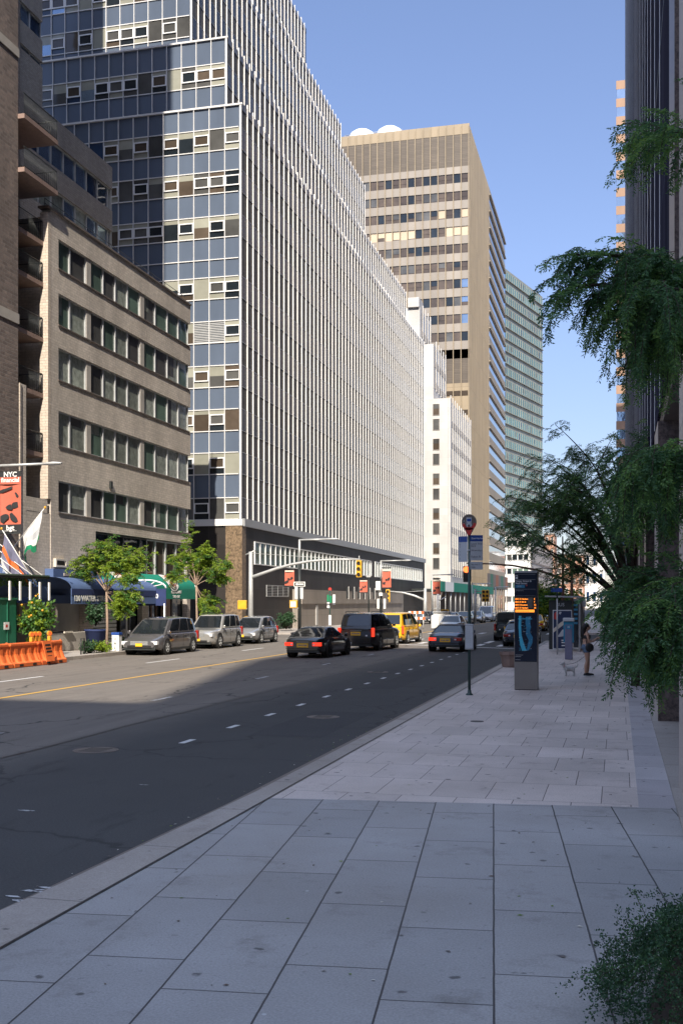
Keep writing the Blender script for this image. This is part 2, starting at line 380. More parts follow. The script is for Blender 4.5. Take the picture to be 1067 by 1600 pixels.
# ---- ground materials
def asphalt():
    m, nt, b = newmat('asphalt')
    co = coords(nt)
    n1 = noise(nt, coords(nt, scl=(0.35, 0.10, 1)), 1.0, 6, 0.65); n2 = noise(nt, co, 45, 3, 0.8); n3 = noise(nt, coords(nt, scl=(3.0, 0.15, 1)), 1.0, 4)
    n4 = noise(nt, co, 0.8, 5, 0.6)
    c = ramp(nt, n1, [(0.25, (0.125, 0.111, 0.096)), (0.5, (0.16, 0.142, 0.122)), (0.75, (0.195, 0.172, 0.148))])
    c = mix(nt, 0.5, c, ramp(nt, n3, [(0.3, (0.12, 0.106, 0.092)), (0.7, (0.19, 0.17, 0.148))]))
    # a darker resurfaced lane next to the kerb
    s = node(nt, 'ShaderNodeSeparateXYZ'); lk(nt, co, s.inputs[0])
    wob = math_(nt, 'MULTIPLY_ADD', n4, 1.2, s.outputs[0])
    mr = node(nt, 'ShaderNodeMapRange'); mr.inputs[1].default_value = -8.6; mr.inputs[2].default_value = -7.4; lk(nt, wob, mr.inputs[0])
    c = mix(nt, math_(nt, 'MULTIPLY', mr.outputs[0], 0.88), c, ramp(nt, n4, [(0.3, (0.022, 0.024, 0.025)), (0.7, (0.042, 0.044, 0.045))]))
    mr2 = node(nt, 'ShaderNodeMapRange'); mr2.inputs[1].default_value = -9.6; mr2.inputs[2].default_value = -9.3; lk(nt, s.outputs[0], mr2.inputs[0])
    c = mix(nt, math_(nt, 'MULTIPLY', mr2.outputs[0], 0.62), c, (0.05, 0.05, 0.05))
    vo = node(nt, 'ShaderNodeTexVoronoi', feature='DISTANCE_TO_EDGE'); vo.inputs['Scale'].default_value = 0.22; lk(nt, wobble(nt, co, 1.4, 0.9), vo.inputs[0])
    nm = noise(nt, coords(nt, loc=(7, 3, 0)), 0.12, 3)
    ck = math_(nt, 'MULTIPLY', ramp(nt, vo.outputs['Distance'], [(0.004, (1,) * 3), (0.010, (0,) * 3)]), ramp(nt, nm, [(0.40, (0,) * 3), (0.5, (.85,) * 3)]))
    c = mix(nt, ck, c, (0.02, 0.02, 0.02))
    oil = ramp(nt, noise(nt, coords(nt, scl=(1.6, 0.35, 1)), 1.1, 7, 0.7), [(0.30, (.55,) * 3), (0.42, (1,) * 3), (.64, (1,) * 3), (.76, (1.35,) * 3)])
    c = mix(nt, 1.0, c, oil, 'MULTIPLY')
    sp = ramp(nt, n2, [(0.30, (0.55,) * 3), (0.5, (1.0,) * 3), (0.72, (1.65,) * 3)])
    c = mix(nt, 0.8, c, mix(nt, 1.0, c, sp, 'MULTIPLY'))
    lk(nt, c, b.inputs['Base Color']); b.inputs['Roughness'].default_value = 0.85
    bump(nt, b, n2, 0.5, 0.006)
asphalt()
def paving(name, rot, bw, bh, c1, c2, joint, offset=0.5, loc=(0, 0, 0), ms=0.006, grain=0.5):
    m, nt, b = newmat(name)
    co = coords(nt, rot=rot, loc=loc)
    t = node(nt, 'ShaderNodeTexBrick'); t.offset = offset; t.offset_frequency = 2; t.squash = 1.0; lk(nt, wobble(nt, co, 0.010, 3.5), t.inputs[0])
    t.inputs['Color1'].default_value = (*c1, 1); t.inputs['Color2'].default_value = (*c2, 1); t.inputs['Mortar'].default_value = (*joint, 1)
    t.inputs['Scale'].default_value = 1; t.inputs['Mortar Size'].default_value = ms; t.inputs['Mortar Smooth'].default_value = 0.35
    t.inputs['Brick Width'].default_value = bw; t.inputs['Row Height'].default_value = bh
    g = coords(nt)
    n1 = noise(nt, g, 0.55, 6, 0.65); n2 = noise(nt, g, 60, 3, 0.8); n3 = noise(nt, g, 4.5, 6, 0.7); n5 = noise(nt, g, 140, 2, 0.5)
    c = mix(nt, 1.0, t.outputs[0], ramp(nt, n1, [(0.3, (0.80, 0.79, 0.78)), (0.7, (1.12, 1.12, 1.13))]), 'MULTIPLY')
    c = mix(nt, grain, c, mix(nt, 1.0, c, ramp(nt, n2, [(0.3, (0.55,) * 3), (0.7, (1.45,) * 3)]), 'MULTIPLY'))
    # blotches, gum and dirt
    n6 = noise(nt, coords(nt, loc=(5, 9, 0)), 1.6, 8, 0.75); n7 = noise(nt, coords(nt, loc=(2, 4, 0)), 14, 4, 0.8)
    c = mix(nt, 1.0, c, ramp(nt, n6, [(0.30, (0.70, 0.68, 0.66)), (0.45, (1.0,) * 3), (0.62, (1.0,) * 3), (0.75, (1.18, 1.17, 1.15))]), 'MULTIPLY')
    c = mix(nt, 1.0, c, ramp(nt, n7, [(0.28, (0.62,) * 3), (0.38, (1.0,) * 3), (0.68, (1.0,) * 3), (0.78, (1.22,) * 3)]), 'MULTIPLY')
    c = mix(nt, 1.0, c, ramp(nt, n3, [(0.0, (1.0,) * 3), (0.66, (1.0,) * 3), (0.74, (0.72, 0.70, 0.69))]), 'MULTIPLY')
    v = node(nt, 'ShaderNodeTexVoronoi'); v.inputs['Scale'].default_value = 2.6; lk(nt, wobble(nt, g, 0.12, 9), v.inputs[0])
    c = mix(nt, ramp(nt, v.outputs['Distance'], [(0.06, (.85,) * 3), (0.10, (0,) * 3)]), c, (0.06, 0.055, 0.055))
    v2 = node(nt, 'ShaderNodeTexVoronoi'); v2.inputs['Scale'].default_value = 1.1; lk(nt, coords(nt, loc=(3.3, 1.7, 0)), v2.inputs[0])
    c = mix(nt, ramp(nt, v2.outputs['Distance'], [(0.012, (0.8,) * 3), (0.018, (0,) * 3)]), c, (0.5, 0.5, 0.5))
    lk(nt, c, b.inputs['Base Color'])
    lk(nt, ramp(nt, n1, [(0.3, (0.55,) * 3), (0.7, (0.75,) * 3)]), b.inputs['Roughness'])
    h = math_(nt, 'SUBTRACT', math_(nt, 'MULTIPLY', n5, 0.25), t.outputs['Fac'])
    bump(nt, b, h, 0.5, 0.008)
    return m
NEARROT = math.atan(432.5 / F) - math.atan((770 - CX) / F)        # the near paving is laid 6.3 degrees off the street line
paving('paving_near', -(math.pi / 2 + NEARROT), 1.42, 0.655, (0.285, 0.277, 0.27), (0.335, 0.323, 0.312), (0.05, 0.045, 0.045), 0.37, loc=(0.3, 0.0, 0), ms=0.008)
paving('paving_far', 0, 0.66, 1.2, (0.50, 0.435, 0.395), (0.61, 0.53, 0.48), (0.14, 0.115, 0.105), 0.5, loc=(0.19, 0.42, 0), ms=0.006)
paving('paving_strip', 0, 0.52, 1.15, (0.36, 0.335, 0.34), (0.45, 0.42, 0.42), (0.06, 0.055, 0.055), 0.0, loc=(-0.20, 0.3, 0), ms=0.006)
paving('kerb_stone', 0, 2.0, 1.9, (0.31, 0.275, 0.245), (0.38, 0.34, 0.30), (0.09, 0.08, 0.075), 0.0, loc=(9.0, 0, 0), ms=0.008)
paving('paving_left', 0, 1.5, 1.5, (0.34, 0.31, 0.28), (0.42, 0.385, 0.35), (0.2, 0.18, 0.16), 0.0, ms=0.008)
def roadpaint(name, col, wear=0.5):
    m, nt, b = newmat(name)
    n1 = noise(nt, coords(nt), 5, 6, 0.75); n2 = noise(nt, coords(nt), 30, 3, 0.7)
    k = math_(nt, 'MULTIPLY_ADD', n2, 0.35, math_(nt, 'MULTIPLY', n1, 0.75))
    lk(nt, ramp(nt, k, [(wear - 0.06, (0.10, 0.098, 0.096)), (wear + 0.04, col)]), b.inputs['Base Color']); b.inputs['Roughness'].default_value = 0.7
roadpaint('line_white', (0.62, 0.62, 0.61), 0.40)
roadpaint('line_white_worn', (0.55, 0.55, 0.55), 0.53)
roadpaint('line_yellow', (0.62, 0.36, 0.06), 0.42)

panelmat('patch_asphalt', (0.045, 0.045, 0.046), 50, 50, 0.0, 0.1, 0.9, speck=0.4, spscale=40)

glassmat('street_glass', (0.045, 0.046, 0.050), 0.22, spec=0.25)
panelmat('street_spandrel', (0.075, 0.073, 0.074), 1.37, 3.45, 0.015, 0.1, 0.5)
MATS['street_spandrel'].node_tree.nodes['Principled BSDF'].inputs['Specular IOR Level'].default_value = 0.2
# ------------------------------------------------------------------ ground (road z = 0, pavements z = 0.15)
def sheet(name, pts, z, mat):
    return build(MB().poly([(x, y, z) for x, y in pts], mat), name, kind='structure')
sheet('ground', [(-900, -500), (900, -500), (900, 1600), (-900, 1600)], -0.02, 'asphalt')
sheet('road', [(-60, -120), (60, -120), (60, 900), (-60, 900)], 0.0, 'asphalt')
def slab(name, pts, mat, z0=-0.05, z1=0.15):
    n = len(pts); m = MB()
    m.poly([(x, y, z1) for x, y in pts], mat)
    for i in range(n):
        a, b_ = pts[i], pts[(i + 1) % n]
        m.poly([(a[0], a[1], z0), (b_[0], b_[1], z0), (b_[0], b_[1], z1), (a[0], a[1], z1)], mat)
    return build(m, name, kind='structure')
Pb0 = onZ(430, 1247, 0.15); Pb1 = onZ(1067, 1263, 0.15)
slope = (Pb1.y - Pb0.y) / (Pb1.x - Pb0.x)
def yb(x): return Pb0.y + slope * (x - Pb0.x)
KX = -3.97                                   # inner line of the kerb
slab('pavement_near', [(KX, -60), (40, -60), (40, yb(40)), (KX, yb(KX))], 'paving_near')
slab('pavement_far', [(KX, yb(KX)), (0.217, yb(0.217)), (0.217, 66), (KX, 66)], 'paving_far')
slab('pavement_strip', [(0.217, yb(0.217)), (40, yb(40)), (40, 66), (0.217, 66)], 'paving_strip')
kp = [(-4.9, -60), (-4.9, -4), (-4.62, 4.5), (-4.40, 8.2), (-4.26, 12.5), (-4.22, 20), (-4.22, 66.0), (KX, 66.0), (KX, -60)]
slab('kerb', kp[::-1], 'kerb_stone', z1=0.156)
sheet('gutter', [(-5.25, -60), (-4.9, -60), (-4.62, 4.5), (-4.40, 8.2), (-4.26, 12.5), (-4.22, 66), (-4.52, 66), (-4.60, 12.5), (-4.82, 6)], 0.004, 'stone_dark')
slab('pavement_beyond', [(-4.2, 84), (40, 84), (40, 420), (-4.2, 420)], 'paving_far')
slab('pavement_left', [(-60, -60), (-22.6, -60), (-22.6, 68), (-23.6, 69.2), (-60, 69.2)], 'paving_left')
slab('pavement_left_beyond', [(-60, 79.0), (-24, 79.0), (-22.8, 80.2), (-22.8, 420), (-60, 420)], 'paving_left')
slab('kerb_left', [(-22.6, -60), (-22.35, -60), (-22.35, 68), (-22.6, 68)], 'kerb_stone', z1=0.156)
slab('kerb_left_beyond', [(-22.8, 80.2), (-22.55, 80.2), (-22.55, 420), (-22.8, 420)], 'kerb_stone', z1=0.156)

# painted markings
m = MB()
m.poly([(-15.32, -60, .006), (-15.18, -60, .006), (-15.18, 62, .006), (-15.32, 62, .006)], 'line_yellow')
m.poly([(-15.32, 86, .006), (-15.18, 86, .006), (-15.18, 400, .006), (-15.32, 400, .006)], 'line_yellow')
build(m, 'centre_line', kind='structure')
m = MB()
for y0 in [29.0, 40.5, 52, 88, 100, 112, 124]:
    m.poly([(-18.47, y0, .006), (-18.33, y0, .006), (-18.33, y0 + 3.4, .006), (-18.47, y0 + 3.4, .006)], 'line_white')
build(m, 'lane_line', kind='structure')
m = MB()
for k in range(26):
    y0 = 17.6 + k * 2.35
    if y0 > 56: break
    m.poly([(-7.40, y0, .006), (-7.28, y0, .006), (-7.28, y0 + .55, .006), (-7.40, y0 + .55, .006)], 'line_white')
for y0 in (17.0, 25, 33, 41, 49):
    m.poly([(-11.26, y0, .006), (-11.14, y0, .006), (-11.14, y0 + 1.2, .006), (-11.26, y0 + 1.2, .006)], 'line_white_worn')
build(m, 'lane_dashes', kind='structure')
# skewed ladder crosswalk with a stop line in front of it
m = MB()
def cy(x): return 58.6 - 0.62 * (x + 5.2)
x = -5.0
while x > -21.8:
    for a, b_ in ((1.2, 3.6), (5.0, 8.6)):
        m.poly([(x - .34, cy(x) + a, .006), (x, cy(x) + a, .006), (x, cy(x) + b_, .006), (x - .34, cy(x) + b_, .006)], 'line_white')
    x -= 1.25
m.poly([(-4.4, cy(-4.4) - 1.1, .006), (-4.4, cy(-4.4) - .7, .006), (-15, cy(-15) - .7, .006), (-15, cy(-15) - 1.1, .006)], 'line_white')
x = -5.0
while x > -22:
    m.poly([(x - .4, 84, .006), (x, 84, .006), (x, 87.6, .006), (x - .4, 87.6, .006)], 'line_white'); x -= 1.3
build(m, 'crosswalk', kind='structure')
# scraps of old paint and a sealed crack
m = MB()
for px, py, l in ((20, 1400, .10), (50, 1392, .12), (78, 1387, .11), (32, 1407, .08), (42, 1266, .12), (225, 1226, .09), (62, 1390, .06), (88, 1386, .05)):
    p = onZ(px, py, 0.006); n_ = 9; k = random.uniform(.2, .5)
    m.poly([(p.x + l * math.cos(q * 2 * math.pi / n_) * random.uniform(.5, 1.2), p.y + l * k * math.sin(q * 2 * math.pi / n_) * random.uniform(.5, 1.2), .006) for q in range(n_)], 'line_white_worn')
build(m, 'old_paint', kind='structure')
m = MB(); pts = []
y = 5.0; rx = -9.42
while y < 120:
    rx += random.uniform(-.02, .02); rx = max(-9.52, min(-9.34, rx)); pts.append((rx, y)); y += .5
for (xa, ya), (xb, yb_) in zip(pts, pts[1:]):
    m.poly([(xa - .028, ya, .005), (xa + .028, ya, .005), (xb + .028, yb_, .005), (xb - .028, yb_, .005)], 'black')
build(m, 'sealed_crack', kind='structure')
m = MB(); m.poly([(KX - .012, -20, .158), (KX + .012, -20, .158), (KX + .012, 66, .158), (KX - .012, 66, .158)], 'black'); build(m, 'kerb_joint', kind='structure')
# small iron covers in the pavement and road
for px, py, zz, rr in ((745, 1127, .153, .13), ):
    p = onZ(px, py, zz); mm = MB().disc((p.x, p.y, zz), rr, (0, 0, 1), .012, 'dark_metal', n=20); mm.disc((p.x, p.y, zz + .004), rr * .6, (0, 0, 1), .01, 'stone_dark', n=16)
    build(mm, 'iron_cover', None, label='small dark iron cover set in the pavement before the bus stop pole', cat='cover')

for i, (px, py, rr, l) in enumerate(((150, 1172, .33, 'round iron manhole cover in the shaded road at left'), (505, 1120, .31, 'round iron manhole cover near the lane dashes'), (590, 1050, .33, 'round manhole cover ahead of the coupe'))):
    p = onZ(px, py, .004); mm = MB(); mm.lathe((p.x, p.y, .0), [(rr * 1.14, .003), (rr * 1.14, .006), (rr * 1.02, .007), (rr, .001), (rr * .97, .008), (rr * .5, .009), (.005, .009)], 'stone_dark', n=28)
    for k in range(5): mm.box(p.x - rr * .6, p.x + rr * .6, p.y - rr * .62 + k * rr * .31, p.y - rr * .56 + k * rr * .31, .009, .013, 'dark_metal')
    build(mm, 'manhole_cover', None, label=l, cat='manhole cover', group='manhole covers in the road')
# cut and refilled trench patches in the asphalt
def patch(x0, x1, y0, y1, mat, z=.0035):
    pts = []
    for (a, b_, c, d) in ((x0, y0, x1, y0), (x1, y0, x1, y1), (x1, y1, x0, y1), (x0, y1, x0, y0)):
        for k in range(6): u = k / 6; pts.append((a + (c - a) * u + random.uniform(-.02, .02), b_ + (d - b_) * u + random.uniform(-.02, .02), z))
    return pts
m = MB()
for x0, x1, y0, y1 in ((-6.6, -5.2, 19.0, 23.5), (-7.0, -6.1, 30, 41)): m.poly(patch(x0, x1, y0, y1, None), 'patch_asphalt')
build(m, 'asphalt_patch', kind='structure')
# grit, leaves and scraps along the gutter and on the pavement
m = MB(); random.seed(31)
for _ in range(420):
    if random.random() < .5: x = random.uniform(-4.85, -4.35); y = random.uniform(6, 40); z = .008
    else: x = random.uniform(-3.9, .6); y = random.uniform(4.5, 30) ; z = .154
    s_ = random.uniform(.008, .028); a = random.uniform(0, 6.28)
    m.poly([(x + s_ * math.cos(a), y + s_ * math.sin(a), z), (x + s_ * .5 * math.cos(a + 1.7), y + s_ * .5 * math.sin(a + 1.7), z + .004), (x - s_ * math.cos(a), y - s_ * math.sin(a), z), (x + s_ * .5 * math.cos(a - 1.7), y + s_ * .5 * math.sin(a - 1.7), z + .003)], random.choice(['leaf_lime', 'brown_pole', 'cream', 'stone_dark', 'stone_dark']))
build(m, 'litter', kind='stuff', label='fallen leaflets and grit scattered over the pavement and gutter')
# ------------------------------------------------------------------ buildings on the left
XL = -28.0
def win_frame(mb, axis, c, a0, a1, z0, z1, t, d, mat):
    """rectangular frame; axis 'x': wall plane x=c facing +x, a = y; axis 'y': plane y=c facing -y, a = x; d = stand-off range"""
    def b(aa0, aa1, zz0, zz1):
        if axis == 'x': mb.box(c + d[0], c + d[1], aa0, aa1, zz0, zz1, mat)
        else: mb.box(aa0, aa1, c - d[1], c - d[0], zz0, zz1, mat)
    b(a0, a0 + t, z0, z1); b(a1 - t, a1, z0, z1); b(a0 + t, a1 - t, z0, z0 + t); b(a0 + t, a1 - t, z1 - t, z1)
def pane(mb, axis, c, a0, a1, z0, z1, d, mat):
    if axis == 'x': mb.poly([(c + d, a0, z0), (c + d, a1, z0), (c + d, a1, z1), (c + d, a0, z1)], mat)
    else: mb.poly([(a0, c - d, z0), (a1, c - d, z0), (a1, c - d, z1), (a0, c - d, z1)], mat)

# ---- tan brick building with window bands (street face at x = -28)
YB0, YB1 = Yat(80, XL), Yat(298, XL)
zt = onX(298, 478, XL).z
bb = thing('brick_building', (XL, YB0, 0.15), 'tan brick mid-rise with bands of windows above a blue awning, balconies at its left', 'building')
rows = [(373, 419), (458, 507), (543, 593), (642, 696), (751, 800.5)]
rz = [(onX(92, b, XL).z, onX(92, a, XL).z) for a, b in rows]
segs = [(92, 112, 137), (144, 164, 183, 202, 221), (227, 245, 264, 281, 296)]
ya, yz = Yat(92, XL), YB1 - 0.35
levels = [0.15]
for z0, z1 in sorted(rz): levels += [z0, z1]
levels.append(zt)
# wall: spandrel bands between window rows, recess of 0.18 behind the windows
w = MB()
zgf = onX(298, 850, XL).z                          # shop front head (mezzanine) level
zs = sorted(rz)
prev = zgf
for z0, z1 in zs + [(zt, None)]:
    w.box(XL - .5, XL, YB0, YB1, prev, z0, 'brick_tan'); prev = z1
for z0, z1 in zs:                                   # solid ends + brick piers in the bands
    w.box(XL - .5, XL, YB0, ya, z0, z1, 'brick_tan')
    w.box(XL - .5, XL - .3, yz, YB1, z0, z1, 'brick_tan')
w.box(XL - 12, XL - .5, YB0, YB1 - .02, zgf, zt - .35, 'brick_tan')
build(w, 'wall', bb)
bx('end_wall', bb, XL - .45, XL + .012, YB0 - .30, YB0, onX(80, 780, XL).z, onX(80, 334, XL).z, 'brick_tan_pale')
cp = MB(); cp.box(XL - .55, XL + .07, YB0 - .33, YB1 + .05, zt, zt + .10, 'stone_dark'); build(cp, 'coping', bb)
# roof railing
m = MB()
for z in (zt + .35, zt + .6): m.tube([(XL - .35, YB0, z), (XL - .35, YB1, z)], .018, 'dark_metal', n=5)
y = YB0
while y < YB1: m.tube([(XL - .35, y, zt + .1), (XL - .35, y, zt + .6)], .014, 'dark_metal', n=4); y += 1.9
build(m, 'roof_railing', bb)
gl = ['glass_curtain', 'glass_curtain', 'glass_curtain', 'glass_green', 'glass_green', 'glass_grey', 'glass_grey']
random.seed(11)
for ri, (z0, z1) in enumerate(rz):
    sill = MB(); sill.box(XL - .3, XL + .05, ya - .05, yz + .1, z0 - .07, z0 - .002, 'stone_dark'); build(sill, 'sill', bb)
    for si, sg in enumerate(segs):
        ys = [Yat(p, XL) for p in sg]
        if si < 2:   # light metal pier cover between window groups
            y2 = Yat(segs[si + 1][0], XL); bx('window_pier', bb, XL - .3, XL - .05, ys[-1], y2, z0, z1, 'concrete')
        for a, b_ in zip(ys, ys[1:]):
            fr = MB(); win_frame(fr, 'x', XL, a + .003, b_ - .003, z0, z1, .055, (-.2, -.08), 'galv')
            f = build(fr, 'window', bb)
            p = MB(); pane(p, 'x', XL, a + .05, b_ - .05, z0 + .05, z1 - .05, -.15, random.choice(gl)); build(p, 'pane', f)
            if random.random() < .45:
                cu = MB(); hh = random.uniform(.25, 1.0); pane(cu, 'x', XL, a + .06, a + .06 + (b_ - a - .12) * random.uniform(.4, 1), z1 - .05 - (z1 - z0 - .1) * hh, z1 - .06, -.146, random.choice(['glass_curtain', 'glass_grey'])); build(cu, 'blind', f)
# corner window (glazed end)
# ground floor and mezzanine
zg = 0.15
g = MB()
z_awn = onX(150, 905, XL).z
ym = Yat(150, XL)
g.box(XL - .5, XL, YB0, ym, zg + 3.9, zgf, 'brick_tan')
g.box(XL - .5, XL - .2, YB0, Yat(96, XL), zg, zg + 3.9, 'brick_tan')
g.box(XL - .5, XL - .02, Yat(293, XL), YB1, zg, zgf, 'brick_grey')
g.box(XL - 1.2, XL - 1.0, YB0, YB1, zg, zgf, 'stone_dark')
g.box(XL - 1.0, XL - .5, Yat(95, XL), Yat(139, XL), 2.9, zg + 3.9, 'stone_dark')
build(g, 'base_wall', bb)
bx('entrance_wall', bb, XL - 1.0, XL - .6, Yat(102, XL), Yat(148, XL), zg, 3.6, 'concrete')
bx('entrance_pier', bb, XL - .98, XL - .1, Yat(140, XL), Yat(149, XL), zg, 3.7, 'brick_tan_pale')
ms = [150, 172, 196, 222, 232, 246, 262, 278, 293]
for a, b_ in zip(ms, ms[1:]):
    y0, y1 = Yat(a, XL), Yat(b_, XL); z0, z1 = onX(230, 908, XL).z, zgf - .06
    fr = MB(); win_frame(fr, 'x', XL, y0, y1 - .01, z0, z1, .07, (-.25, -.1), 'galv' if a > 222 else 'dark_metal'); f = build(fr, 'window', bb)
    p = MB(); pane(p, 'x', XL, y0 + .06, y1 - .06, z0 + .06, z1 - .06, -.2, 'glass_brown' if a > 222 else 'glass_dark'); build(p, 'pane', f)
# roll-down shutter, doors and shop glazing under the awnings
sh = MB(); y0, y1 = Yat(149, XL), Yat(192, XL); z = zg
while z < 3.3: sh.box(XL - .45, XL - .38, y0, y1, z, z + .16, 'galv'); sh.box(XL - .47, XL - .45, y0, y1, z + .16, z + .22, 'dark_metal'); z += .22
build(sh, 'shutter', bb)
sd = MB(); ys = [Yat(p, XL) for p in (196, 210, 228, 244, 252, 262, 276, 292)]
for i, (a, b_) in enumerate(zip(ys, ys[1:])):
    fr = MB(); win_frame(fr, 'x', XL, a, b_ - .01, zg, 3.4, .08, (-.4, -.3), ['dark_metal', 'brown_pole'][i in (2, 3)]); f = build(fr, 'shop_window', bb)
    p = MB(); pane(p, 'x', XL, a + .07, b_ - .07, zg + .07, 3.33, -.36, 'glass_dark'); build(p, 'pane', f)
for p0, p1, cc in ((258, 266, 'planter_stone'), (222, 232, 'brick_grey')):
    bx('shop_pier', bb, XL - .28, XL + .02, Yat(p0, XL), Yat(p1, XL), zg, 3.9, cc)
bx('wall_box', bb, XL + .002, XL + .12, Yat(171, XL), Yat(174, XL), onX(172, 763, XL).z, onX(172, 752, XL).z, 'dark_metal')
# air-conditioner hole
ac = MB(); y0, y1 = Yat(84, XL), Yat(101, XL); z0, z1 = onX(90, 886, XL).z, onX(90, 876, XL).z
win_frame(ac, 'x', XL, y0, y1, z0, z1 + .1, .09, (.002, .16), 'cream'); a = build(ac, 'air_conditioner', bb)
p = MB(); pane(p, 'x', XL, y0 + .09, y1 - .09, z0 + .09, z1, .05, 'black'); build(p, 'grille', a)

# ---- upper setback block of the same brick, further back (x = -34)
X2 = -34.0; Y20, Y21 = 44.0, Yat(176, X2)
ztop2 = onX(176, 262, X2).z
w = MB()
up = [(onX(176, 330, X2).z, onX(176, 296, X2).z), (onX(176, 396, X2).z, onX(176, 362, X2).z), (0, 0)]
up = up[:2]
prev = 15.0
for z0, z1 in sorted(up) + [(ztop2, 0)]:
    w.box(X2 - 16, X2, Y20, Y21, prev, z0, 'brick_grey'); prev = z1
for z0, z1 in up: w.box(X2 - 15.8, X2 - .35, Y20, Y21 - .2, z0, z1, 'stone_dark')
ub = thing('setback_block', (X2, Y20, 15), 'grey brick upper block rising behind the tan brick roof line', 'building')
build(w, 'wall', ub)
for z0, z1 in up:
    yy = Y20
    while yy < Y21 - .3:
        y1 = min(yy + 1.55, Y21 - .1)
        fr = MB(); win_frame(fr, 'x', X2, yy, y1 - .01, z0, z1, .06, (-.3, -.12), 'galv'); f = build(fr, 'window', ub)
        p = MB(); pane(p, 'x', X2, yy + .05, y1 - .06, z0 + .05, z1 - .05, -.2, random.choice(['glass_sky', 'glass_navy', 'glass_curtain'])); build(p, 'pane', f)
        yy = y1
    # glazed return at the far corner
    fr = MB(); win_frame(fr, 'y', Y21, X2 - 3, X2 - .1, z0, z1, .07, (-.1, 0.06), 'galv'); build(fr, 'window', ub)
X3 = -39.0; Y31 = Yat(67, X3); zt3 = 75
ub2 = thing('penthouse_block', (X3, 44, 30), 'grey brick penthouse block with ribbon windows at the top left corner', 'building')
zz = [(onX(67, -40, X3).z, onX(67, -75, X3).z), (onX(67, 64, X3).z, onX(67, 35, X3).z), (onX(67, 106, X3).z, onX(67, 98, X3).z)]
w = MB(); prev = 30
for z0, z1 in sorted(zz) + [(zt3, 0)]:
    w.box(X3 - 14, X3, 44, Y31, prev, z0, 'brick_grey'); prev = z1
build(w, 'wall', ub2)
for z0, z1 in zz:
    yy = 44
    while yy < Y31 - .2:
        y1 = min(yy + 2.1, Y31)
        fr = MB(); win_frame(fr, 'x', X3, yy, y1 - .01, z0, z1, .07, (-.3, -.12), 'galv'); f = build(fr, 'window', ub2)
        p = MB(); pane(p, 'x', X3, yy + .05, y1 - .06, z0 + .05, z1 - .05, -.2, random.choice(['glass_sky', 'glass_navy'])); build(p, 'pane', f)
        yy = y1

# ---- brown brick tower at the far left with the balcony recess beside it
YT1 = Yat(29, XL)
tw = thing('brown_brick_tower', (XL, 30, 0.15), 'dark brown brick tower with pale stone courses at the left edge', 'building')
w = MB(); w.box(XL - 14, XL, 20, YT1, 0.15, 80, 'brick_brown'); build(w, 'wall', tw)
for (pa, pb) in ((50, 64), (477, 493)):
    z1, z0 = onX(0, pa, XL).z, onX(0, pb, XL).z
    bx('stone_course', tw, XL - .02, XL + .05, 20, YT1 + .03, z0, z1, 'concrete')
# slim brick pier with a pale edge strip
y0, y1 = Yat(33, XL), Yat(42, XL); zp = onX(37, 600, XL).z
bx('corner_pier', tw, XL - .6, XL - .02, y0, y1, 0.15, zp, 'brick_tan')
bx('pier_strip', tw, XL - .30, XL + .03, YT1 + .10, y0 - .001, 0.15, zp, 'brick_tan_pale')
# recess back wall, doors and balconies
rec = thing('balcony_bay', (XL - 1.9, YT1, 0.15), 'shaded recess with stacked balconies between the brown tower and the tan brick building', 'balconies')
XR = XL - 1.9
w = MB(); w.box(XR - .4, XR, YT1 - .5, YB0 + .3, 0.15, 60, 'brick_grey'); build(w, 'back_wall', rec)
floors = [(28, 82, 540), (0, 0, 0)]
bz = [onX(68, p, XL).z for p in (210, 290, 372, 437, 524, 612, 706, 790)]
for i, z in enumerate(bz):
    tall = i < 2
    xo = XL + (.35 if tall else -.25)
    y1 = YB0 - .31 if not tall else YB0 + .1
    if i < 7:
        b0 = MB(); b0.box(XR, xo, YT1 - .02, y1, z - .22, z, 'planter_stone'); sl_ = build(b0, 'balcony', rec)
        rl = MB(); rl.tube([(xo - .05, YT1, z + 1.0), (xo - .05, y1 - .03, z + 1.0)], .022, 'dark_metal', n=5)
        rl.tube([(xo - .05, y1 - .03, z + 1.0), (XR + .1, y1 - .03, z + 1.0)], .022, 'dark_metal', n=5)
        rl.tube([(xo - .05, YT1, z + .08), (xo - .05, y1 - .03, z + .08)], .018, 'dark_metal', n=4)
        yy = YT1 + .06
        while yy < y1: rl.tube([(xo - .05, yy, z), (xo - .05, yy, z + 1.0)], .009, 'dark_metal', n=4); yy += .09
        xx = XR + .2
        while xx < xo: rl.tube([(xx, y1 - .03, z), (xx, y1 - .03, z + 1.0)], .009, 'dark_metal', n=4); xx += .11
        build(rl, 'railing', sl_)
    d = MB(); win_frame(d, 'x', XR, YT1 + .9, YT1 + 2.0, z, z + 2.1, .08, (.001, .05), 'white_metal'); dd = build(d, 'door', rec)
    p = MB(); pane(p, 'x', XR, YT1 + .95, YT1 + 1.95, z + .05, z + 2.05, .02, 'glass_grey' if i % 2 else 'glass_dark'); build(p, 'pane', dd)
bx('parapet', rec, XL - .25, XL - .02, Yat(42, XL), YB0 - .31, onX(60, 790, XL).z - .3, onX(60, 778, XL).z, 'brick_tan')
bx('low_wall', rec, XL - .5, XL - .03, Yat(42, XL), YB0 - .005, 0.15, onX(60, 790, XL).z - .31, 'brick_tan')

